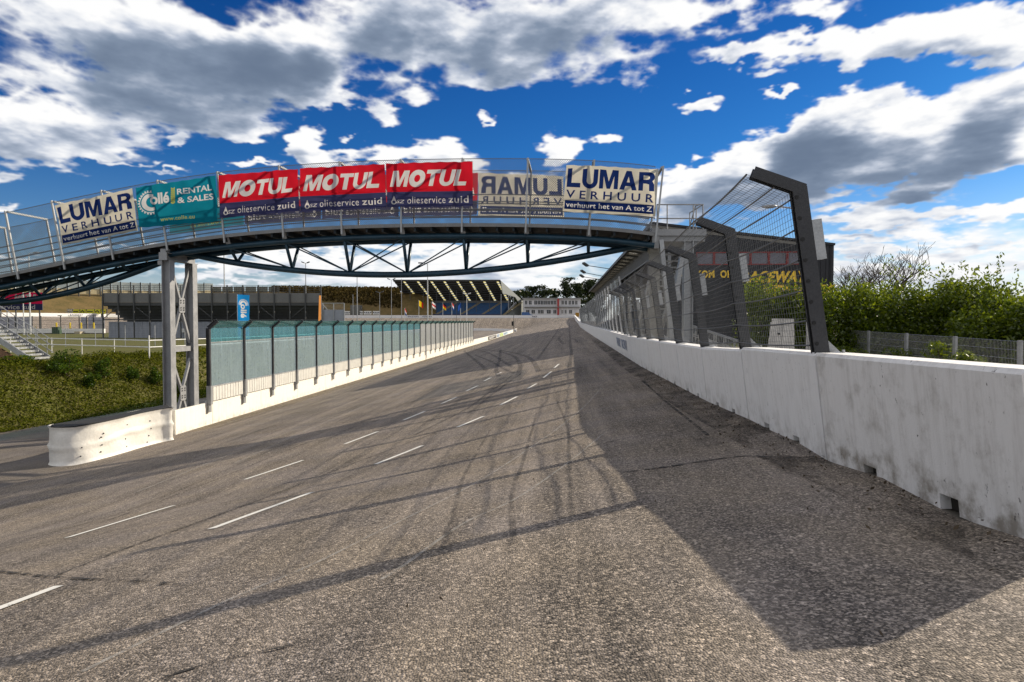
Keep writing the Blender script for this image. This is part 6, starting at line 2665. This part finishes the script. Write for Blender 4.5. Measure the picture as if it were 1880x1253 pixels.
def blue_van(q):
    m = MB()
    p = P(968, 578, 310)
    x, y, z = p.x, 310.0, 1.5
    m.prism([Vector((x - 2.6, y, z + .5)), Vector((x + 2.4, y, z + .5)), Vector((x + 2.5, y, z + 1.3)), Vector((x + 1.4, y, z + 1.6)), Vector((x + .7, y, z + 2.5)), Vector((x - 2.5, y, z + 2.6))], Vector((0, 1.8, 0)))
    for k in (-1.6, 1.5):
        m.tube((x + k, y - .05, z + .4), (x + k, y + .3, z + .4), 0.42, 10)
    return m


office()


def pine(px, ytop, d, w, label, seed, n=2600):
    rng = np.random.default_rng(seed)
    q = P(px, ytop, d)
    zb = 0.0
    H = q.z - zb
    t = thing("pine_tree", (q.x, d, zb), label, "pine tree", "pine trees beyond the far turn")
    tr = MB()
    tr.path([(q.x, d, zb), (q.x + .2, d, zb + H * .5), (q.x, d, q.z - .5)], [0.45, 0.3, 0.06], 7)
    mb = MB()
    lim = 34
    for i in range(lim):
        f = rng.uniform(0.16, 1.0)
        a = rng.uniform(0, 2 * math.pi)
        L = w * (1.12 - 0.85 * max(0, f - 0.25)) * rng.uniform(0.45, 1.0) * (0.4 + 0.6 * min(1, (f - 0.2) * 3))
        z = zb + H * f
        tip = np.array([q.x + L * math.cos(a), d + L * math.sin(a), z + L * 0.15])
        tr.path([(q.x, d, z - .5), tuple(tip)], [0.1, 0.03], 4)
        m = n // lim
        k = rng.uniform(0.15, 1.08, m)
        p = np.array([q.x, d, z - .3])[None, :] * (1 - k[:, None]) + tip[None, :] * k[:, None]
        p += rng.normal(0, 1, (m, 3)) * np.array([0.30, 0.30, 0.22]) * w * 0.42
        p[:, 2] = np.minimum(p[:, 2], q.z + 0.2)
        leaf_quads(mb, p, 1.25, rng, 0.2, 0, 0.6)
    build(tr, "trunk", M_BARK, t)
    build(mb, "crown", L_PINE, t)


PN = [(948, 536, 6.5, "pine at the left of the group, lower, beside the far grandstand gable"), (962, 533, 5, "narrow pine behind the left end of the office building"), (977, 527, 7.5, "broad dark pine behind the left windows of the office"),
      (1000, 524, 8.0, "broad pine behind the middle of the office building"), (1018, 531, 5.5, "lower pine just left of the tallest pine"), (1042, 511, 8.5, "tallest pine, behind the right half of the office building"),
      (1060, 522, 6.0, "pine between the tallest pine and the stand roof"), (1080, 515, 9.0, "dense pine right beside the main grandstand roof edge"), (1098, 520, 8.0, "pine partly hidden behind the main grandstand roof")]
for k, (px, yt, w, lab) in enumerate(PN):
    pine(px, yt, 372 + 9 * (k % 3), w, lab, 100 + k)
PS = [(583, 529, 4, "small pine above the right end of the scaffold grandstand"), (598, 527, 4.5, "small dark pine right of the orange flag"), (626, 534, 4, "small pine on the wooded bank right of the fence panel"), (638, 532, 4.5, "small pine on the wooded bank above the grey trailer"),
      (664, 537, 4, "low pine on the wooded bank right of the tall thin pole"), (684, 535, 4.5, "low rounded pine on the wooded bank, halfway to the grandstand"), (706, 536, 4.5, "low pine on the wooded bank beside the twin-headed lamp")]
for k, (px, yt, w, lab) in enumerate(PS):
    pine(px, yt, 384 + 5 * (k % 2), w, lab, 140 + k, 1100)


def wooded_bank():
    rng = np.random.default_rng(9)
    mb = MB()
    n = 9000
    px = rng.uniform(500, 735, n)
    d = rng.uniform(318, 352, n)
    x = (px - 940) / F * d
    z = zground(x, d)
    p = np.stack([x, d, z + rng.uniform(0, 1, n) ** 1.4 * 2.6], -1)
    leaf_quads(mb, p, 1.5, rng, 0.4, 0, 0.5)
    tag(build(mb, "scrub_wood", L_BROWN), kind='stuff')
    mb = MB()
    n = 12000
    d = rng.uniform(420, 470, n)
    px = rng.uniform(1150, 2900, n)
    x = (px - 940) / F * d
    hz = 14 + 3 * np.sin(px * 0.06) + 2 * np.sin(px * 0.17)
    p = np.stack([x, d, -1.5 + rng.uniform(0, 1, n) ** 0.6 * hz], -1)
    leaf_quads(mb, p, 2.2, rng, 0.3, 0, 0.6)
    tag(build(mb, "far_wood", L_BROWN), kind='stuff')


wooded_bank()

# ------------------------------------------------------------------ right side: main grandstand, hedge, fence, small things
def main_stand():
    d0, d1 = 50.0, 161.6
    A = P(1195, 411, d0)
    B = Vector((P(1082, 535, d1).x, d1, A.z))
    ax = (B - A)
    ax.z = 0
    L = ax.length
    ax.normalize()
    out = Vector((ax.y, -ax.x, 0))
    t = thing("main_grandstand", A + out * 6 - UPZ * (A.z + 1.6), "long dark main grandstand with overhanging roof and gold welcome lettering on its end wall", "grandstand")
    zt = A.z
    slope = -(A.z - P(1537, 450, 49).z) / 12.9
    Wd = 12.7
    zg = -1.7

    def q(s, o, z):
        return A + ax * s + out * o + UPZ * (z - zt)

    def rz(o):
        return zt + slope * o
    dark = pm("black_corrugated_sheet", (0.016, 0.017, 0.022), 0.5, 0.2, 0.15, 1.5)
    roofm = pm("grey_roof_sheet", (0.12, 0.12, 0.125), 0.6, 0.2)
    und = pm("roof_underside", (0.20, 0.19, 0.17), 0.7)
    rf = MB()
    def slab(s0, s1, o0, o1):
        rf.hexa([q(s0, o0, rz(o0) - .08), q(s0, o1, rz(o1) - .08), q(s1, o1, rz(o1) - .08), q(s1, o0, rz(o0) - .08),
                 q(s0, o0, rz(o0)), q(s0, o1, rz(o1)), q(s1, o1, rz(o1)), q(s1, o0, rz(o0))])
    slab(0, L, 1.25, Wd)
    slab(0, L, 0, 0.35)
    k = 0.0
    while k < L:                      # openings for the rooflights along the overhang
        slab(k, min(L, k + 2.6), 0.35, 1.25)
        k += 4.0
    rf.bar(q(-.05, -0.06, zt - 0.10), q(L + .05, -0.06, zt - 0.10), 0.10, 0.30)
    build(rf, "roof", roofm, t)
    pu = MB()
    k = 0.0
    while k < L:
        pu.bar(q(k, 0.05, rz(0) - 0.19), q(k, Wd - 0.4, rz(Wd - .4) - 0.19), 0.09, 0.20)
        k += 2.0
    build(pu, "rafters", und, t)
    # rooflights in the overhang
    sk = MB()
    k = 1.0
    gl = cloth("cream_rooflight", (0.80, 0.78, 0.70), 0.7)
    while k < L:
        sk.quad(q(k + 1.55, .3, rz(.3) - 0.09), q(k + 3.05, .3, rz(.3) - 0.09), q(k + 3.05, 1.3, rz(1.3) - 0.09), q(k + 1.55, 1.3, rz(1.3) - 0.09))
        k += 4.0
    build(sk, "rooflights", gl, t)
    OV = 1.35
    fa = MB()
    corrugated(fa, q(0.3, OV, 0) - UPZ * 0, ax, L - 0.3, rz(OV) - 1.42, rz(OV) - 0.12, -out, 0.45, 0.05)
    fa.bar(q(0.2, OV - 0.03, rz(OV) - 1.50), q(L, OV - 0.03, rz(OV) - 1.50), 0.16, 0.14)
    build(fa, "fascia", pm("grey_corrugated_fascia", (0.15, 0.15, 0.148), 0.55, 0.2), t)
    k = 1.0
    while k < L:
        c = MB()
        c.ibeam(q(k, OV + 0.15, zg), q(k, OV + 0.15, rz(OV) - 1.4), 0.22, 0.22, up=ax, t=0.02)
        build(c, "column", M_GREY, t)
        k += 6.0
    st = MB()
    for i in range(11):
        o = OV + 0.4 + i * 0.8
        z1 = -1.0 + i * 0.40
        st.hexa([q(0.4, o, zg), q(0.4, o + .8, zg), q(L, o + .8, zg), q(L, o, zg), q(0.4, o, z1), q(0.4, o + .8, z1), q(L, o + .8, z1), q(L, o, z1)])
    build(st, "seating", pm("dark_seating", (0.04, 0.042, 0.05), 0.8), t)
    bk = MB()
    bk.hexa([q(0, Wd - .2, zg), q(0, Wd, zg), q(L, Wd, zg), q(L, Wd - .2, zg), q(0, Wd - .2, rz(Wd) - .1), q(0, Wd, rz(Wd) - .1), q(L, Wd, rz(Wd) - .1), q(L, Wd - .2, rz(Wd) - .1)])
    build(bk, "back_wall", dark, t)
    # end wall with ribbed black cladding, red-framed windows and gold letters
    z_of = lambda x: rz(x + 0.3)
    ew = MB()
    w0, w1 = 2.9, 12.2
    wz0, wz1 = P(1380, 487, 49.6).z, P(1380, 463, 49.6).z
    n = 60
    x0, x1 = 2.2, Wd + 0.25
    for i in range(n):
        a, b = x0 + (x1 - x0) * i / n, x0 + (x1 - x0) * (i + 1) / n
        pr = 0.035 if i % 2 else 0.0
        mid = (a + b) / 2
        inwin = w0 + .35 < mid < w1 - 1.2
        for (za, zb_a, zb_b) in (((zg, wz0, wz0), (wz1, rz(a) - .0, rz(b) - .0)) if inwin else ((zg, rz(a), rz(b)),)):
            lo = [q(-pr, a, za), q(-pr, b, za), q(0.12, b, za), q(0.12, a, za)]
            hi = [q(-pr, a, zb_a), q(-pr, b, zb_b), q(0.12, b, zb_b), q(0.12, a, zb_a)]
            ew.hexa(lo + hi)
    ew.bar(q(-0.08, -0.1, rz(-.1) + 0.05), q(-0.08, Wd + .3, rz(Wd + .3) + 0.05), 0.14, 0.16)
    build(ew, "end_wall", dark, t)
    red = pm("red_window_frame", (0.24, 0.018, 0.016), 0.5)
    gls = pm("lilac_window_glass", (0.12, 0.12, 0.16), 0.08, 0.0, 0.2, 0.5)
    wi = w0 + .35
    we = w1 - 1.2
    m = 6
    for i in range(m):
        a, b = wi + (we - wi) * i / m, wi + (we - wi) * (i + 1) / m
        p = MB()
        p.hexa([q(0.05, a, wz0), q(0.05, b, wz0), q(0.10, b, wz0), q(0.10, a, wz0), q(0.05, a, wz1), q(0.05, b, wz1), q(0.10, b, wz1), q(0.10, a, wz1)])
        o = build(p, "window", gls, t)
        f = MB()
        for zz in (wz0 + .04, wz1 - .04):
            f.bar(q(0.0, a, zz), q(0.0, b, zz), 0.07, 0.07)
        for xx in (a + .045, b - .045):
            f.bar(q(-.005, xx, wz0 + .09), q(-.005, xx, wz1 - .09), 0.07, 0.07, up=ax)
        build(f, "frame", red, o)
    gold = pm("gold_lettering", (0.85, 0.55, 0.03), 0.45, 0, 0.04)

    def word(txt, px0, py0, px1, py1, bold, shear):
        # both corners on the end wall plane
        n_ = ax
        c0, c1 = onplane(px0, py1, q(-0.05, 0, 0), n_), onplane(px1, py0, q(-0.05, 0, 0), n_)
        o0, o1 = (c0 - A).dot(out), (c1 - A).dot(out)
        lt = MB()
        letters(lt, fit_text(txt, 0, 0, o1 - o0, c1.z - c0.z, bold, 1.08, shear), q(-0.045, o0, c0.z), out, UPZ, 0.02)
        build(lt, "lettering", gold, t)
    word("WELKOM  OP", 1245, 496.5, 1343, 511, 0.04, 0.0)
    word("RACEWAY", 1360, 497.5, 1484, 519.5, 0.045, 0.28)
    word("VENRAY", 1400, 523, 1534, 546, 0.045, 0.28)
    # floodlights on long rods, leaning out over the track
    for px, py, xr in ((1072, 487, 1122), (1068, 500, 1108), (1066, 508, 1102)):
        dd = {487: 92.0, 500: 107.0, 508: 115.0}[py]
        tip = P(px, py, dd)
        s = (dd - d0) / ax.y
        base = q(s, 0.0, zt - 0.1)
        f = MB()
        f.path([base, tip], 0.05, 5)
        o = build(f, "floodlight_arm", M_DKST, t)
        h = MB()
        h.bar(tip + Vector((-.1, -.2, .25)), tip + Vector((.5, .2, -.1)), 0.5, 0.25)
        build(h, "floodlight", M_DKST, o)


main_stand()


def behind_fence():
    # access ramp with railings
    t = thing("access_ramp", P(1330, 640, 24), "grey ramp with mesh railing sloping down behind the debris fence", "ramp")
    a, b = P(1262, 597, 27.0), P(1368, 632, 23.0)
    s = MB()
    dn = UPZ * 0.16
    w = Vector((0.5, 1.4, 0))
    k = UPZ * 1.0
    s.hexa([a - k - dn, b - k - dn, b + w - k - dn, a + w - k - dn, a - k, b - k, b + w - k, a + w - k])
    build(s, "deck", M_GREY, t)
    for off in (Vector((0, 0, 0)), w):
        r = MB()
        for h in (0.0, -0.35, -0.7):
            r.tube(a + off + UPZ * h, b + off + UPZ * h, 0.022)
        for i in range(7):
            p = (a + off).lerp(b + off, i / 6)
            r.tube(p, p - UPZ * 1.0, 0.022)
        for i in range(36):
            p = (a + off).lerp(b + off, i / 35)
            r.tube(p, p - UPZ * 0.95, 0.006, 4)
        build(r, "railing", M_GALV, t)
    # tilted white two-door hatch
    d = 17.0
    t = thing("hatch_panel", P(1436, 640, d), "leaning white two-leaf panel behind the fence, in front of the laurel hedge", "panel")
    c = [P(1409, 640, d), P(1458, 642, d), P(1464, 586, d), P(1424, 585.5, d)]
    for k in (2, 3):
        c[k].y += 0.22
    lo = MB()
    for (i, j) in ((0.0, 0.49), (0.51, 1.0)):
        b0, b1, t0, t1 = c[0].lerp(c[1], i), c[0].lerp(c[1], j), c[3].lerp(c[2], i), c[3].lerp(c[2], j)
        m = MB()
        m.sheet([b0, b1, t1, t0], 0.04)
        build(m, "door_leaf", pm("dirty_white_panel", (0.52, 0.50, 0.47), 0.6, 0, 0.18, 3.0), t)
    m = MB()
    o = c[0].lerp(c[3], 0.5).lerp(c[1].lerp(c[2], 0.5), 0.34)
    m.box(o - Vector((0, 0.04, 0)), (0.05, 0.04, 0.05))
    build(m, "latch", M_STEEL, t)
    m = MB()
    m.bar(c[3] + Vector((0, .05, -.1)), Vector((c[3].x + .1, c[3].y + .55, -1.5)), 0.05)
    m.bar(c[2] + Vector((0, .05, -.1)), Vector((c[2].x + .1, c[2].y + .55, -1.5)), 0.05)
    build(m, "prop", M_GALV, t)
    # low bar-mesh fence parallel to the track
    t = thing("mesh_fence", (12, 20, -1.45), "low galvanised bar-mesh fence between the concrete wall and the laurel hedge", "fence")
    X0 = 9.9
    ds = [12.4, 14.9, 17.4, 19.9, 22.4, 24.9, 27.4, 29.9]
    sp = lambda d: X0 + 0.0806 * d
    ztop = lambda d: -0.44 + (d - 14.9) * 0.014
    for d in ds:
        p = MB()
        p.box((sp(d), d, (ztop(d) + 0.02 - 1.6) / 2), (0.06, 0.10, ztop(d) + 0.02 + 1.6))
        build(p, "post", M_GALV, t)
    for a, b in zip(ds[:-1], ds[1:]):
        w = MB()
        n = int((b - a) / 0.05)
        for i in range(n):
            d = a + (b - a) * (i + .5) / n
            w.tube((sp(d), d, -1.5), (sp(d), d, ztop(d)), 0.0028, 3, cap=False)
        for h in (0.005, 0.2, 0.4, 0.6, 0.8, 1.0):
            for o in (-.006, .006):
                w.tube((sp(a) + o, a, ztop(a) - h), (sp(b) + o, b, ztop(b) - h), 0.004, 3, cap=False)
        build(w, "mesh_panel", M_GALV, t)


behind_fence()


def hedge():
    spec = [  # px, ytop, d, radius, depth squash, label
        (1425, 512, 24.5, 1.15, "laurel bush behind the leaning white panel, below the gold lettering"),
        (1475, 520, 24.0, 1.0, "laurel bush behind the first debris fence post"),
        (1560, 512, 25.0, 1.35, "tall laurel bush just right of the black grandstand end wall"),
        (1625, 535, 24.0, 1.35, "rounded bright laurel bush in front of the leafless tree"),
        (1700, 506, 23.0, 1.40, "laurel bush with a pointed top, right of the leafless tree"),
        (1752, 516, 22.5, 1.1, "laurel bush with a flat crest between the two pointed ones"),
        (1795, 506, 21.5, 1.15, "tallest spiky laurel bush with two upright tips"),
        (1850, 535, 20.0, 1.25, "bright laurel bush at the right edge of the photo"),
        (1935, 540, 19.0, 1.2, "laurel bush running out of the frame on the right")]
    for k, (px, yt, d, r, lab) in enumerate(spec):
        q = P(px, yt, d)
        h = q.z + 1.5
        leafy_shrub("laurel_bush", lab, "bush", (q.x, d, -1.5), r * 1.25, h, 13500, 0.135, L_LAUREL, 60 + k, "laurel bushes of the hedge", 58, True, 1.2 if k in (4, 6) else 0.25, 0.9)
    for k, (px, d, r, h, lab) in enumerate(((1560, 21.0, 0.9, 0.8, "low leafy plant at the foot of the mesh fence, nearest the first post"), (1650, 18.6, 0.7, 0.75, "low leafy plant behind the mesh fence below the rounded laurel"), (1740, 16.6, 0.75, 1.1, "young laurel poking up behind the mesh fence"), (1795, 15.6, 0.55, 0.8, "low leafy plant behind the mesh fence near the right edge"))):
        q = P(px, 600, d + 1.2)
        leafy_shrub("low_plant", lab, "plant", (q.x, q.y, -1.5), r, h, 900, 0.10, L_LAUREL, 80 + k, "low plants along the mesh fence", 8)


hedge()


def bare_tree(px, ytop, d, label, seed, spread=0.85):
    rng = random.Random(seed)
    q = P(px, ytop, d)
    zb = -1.6
    H = q.z - zb
    t = thing("bare_tree", (q.x, d, zb), label, "tree", "leafless trees behind the hedge")
    tr, cr = MB(), MB()

    def grow(p, dr, L, r, lev):
        n = 4
        pts = [p]
        v = dr.copy()
        for i in range(n):
            v = (v + Vector((rng.uniform(-.14, .14), rng.uniform(-.14, .14), 0.05))).normalized()
            pts.append(pts[-1] + v * L / n)
        rr = [r * (1 - 0.5 * i / n) for i in range(n + 1)]
        (tr if lev == 0 else cr).path(pts, [max(0.012, x) for x in rr], 5 if lev < 2 else 3, cap=False)
        if lev >= 4:
            return
        m = 7 if lev == 0 else (4 if lev < 2 else 3)
        for i in range(m):
            k = rng.uniform(0.35, 1.0) if lev else rng.uniform(0.45, 1.0)
            idx = min(n - 1, int(k * n))
            b = pts[idx].lerp(pts[idx + 1], k * n - idx)
            a = rng.uniform(0, 2 * math.pi)
            side = Vector((math.cos(a), math.sin(a), 0))
            nd = (v * 0.75 + side * spread * rng.uniform(0.7, 1.4) + Vector((0, 0, 0.25))).normalized()
            grow(b, nd, L * rng.uniform(0.52, 0.80), r * 0.48, lev + 1)
    grow(Vector((q.x, d, zb)), Vector((0, 0, 1)), H * 0.45, 0.15, 0)
    zs = [v[2] for v in cr.v]
    f = H / (float(np.percentile(zs, 99.5)) - zb)
    for m in (tr, cr):
        m.v = [(q.x + (x - q.x) * f, d + (y - d) * f, zb + (z - zb) * f) for x, y, z in m.v]
    build(tr, "trunk", M_BARK, t)
    build(cr, "crown", M_BARK, t)


bare_tree(1632, 455, 52, "large leafless tree rising behind the laurel hedge", 4)
bare_tree(1572, 476, 58, "smaller leafless tree beside the black grandstand end wall", 11)
bare_tree(1550, 482, 64, "leafless tree half hidden by the black grandstand end wall", 17)


def right_lamp():
    d = 16.0
    h = P(1412, 379, d)
    q = P(1487, 392, d)
    t = thing("street_lamp", (q.x, d, -1.5), "street lamp with a long thin arm seen through the debris fence", "lamp post", "lamp posts around the track")
    m = MB()
    m.path([(q.x, d, -1.6), (q.x - .02, d, q.z - .15), (q.x - .08, d, q.z)], [0.05, 0.04, 0.03], 8)
    build(m, "pole", M_GREY, t)
    m = MB()
    m.path([Vector((q.x - .08, d, q.z)), P(1455, 383, d), P(1428, 379, d)], [0.02, 0.018, 0.016], 6)
    build(m, "arm", M_GREY, t)
    m = MB()
    a, b = P(1426, 379, d), P(1399, 381, d)
    m.path([a, a.lerp(b, .25), a.lerp(b, .6), b], [0.03, 0.065, 0.075, 0.03], 8)
    m.v = [(x, y, h.z + (z - h.z) * 0.62) for x, y, z in m.v]
    build(m, "lamp_head", M_GREY, t, smooth=True)


right_lamp()

# ------------------------------------------------------------------ lift the whole place so that the ground near the camera is about z = 0
for o in list(S.objects):
    if o.parent is None:
        o.location.z += EZ
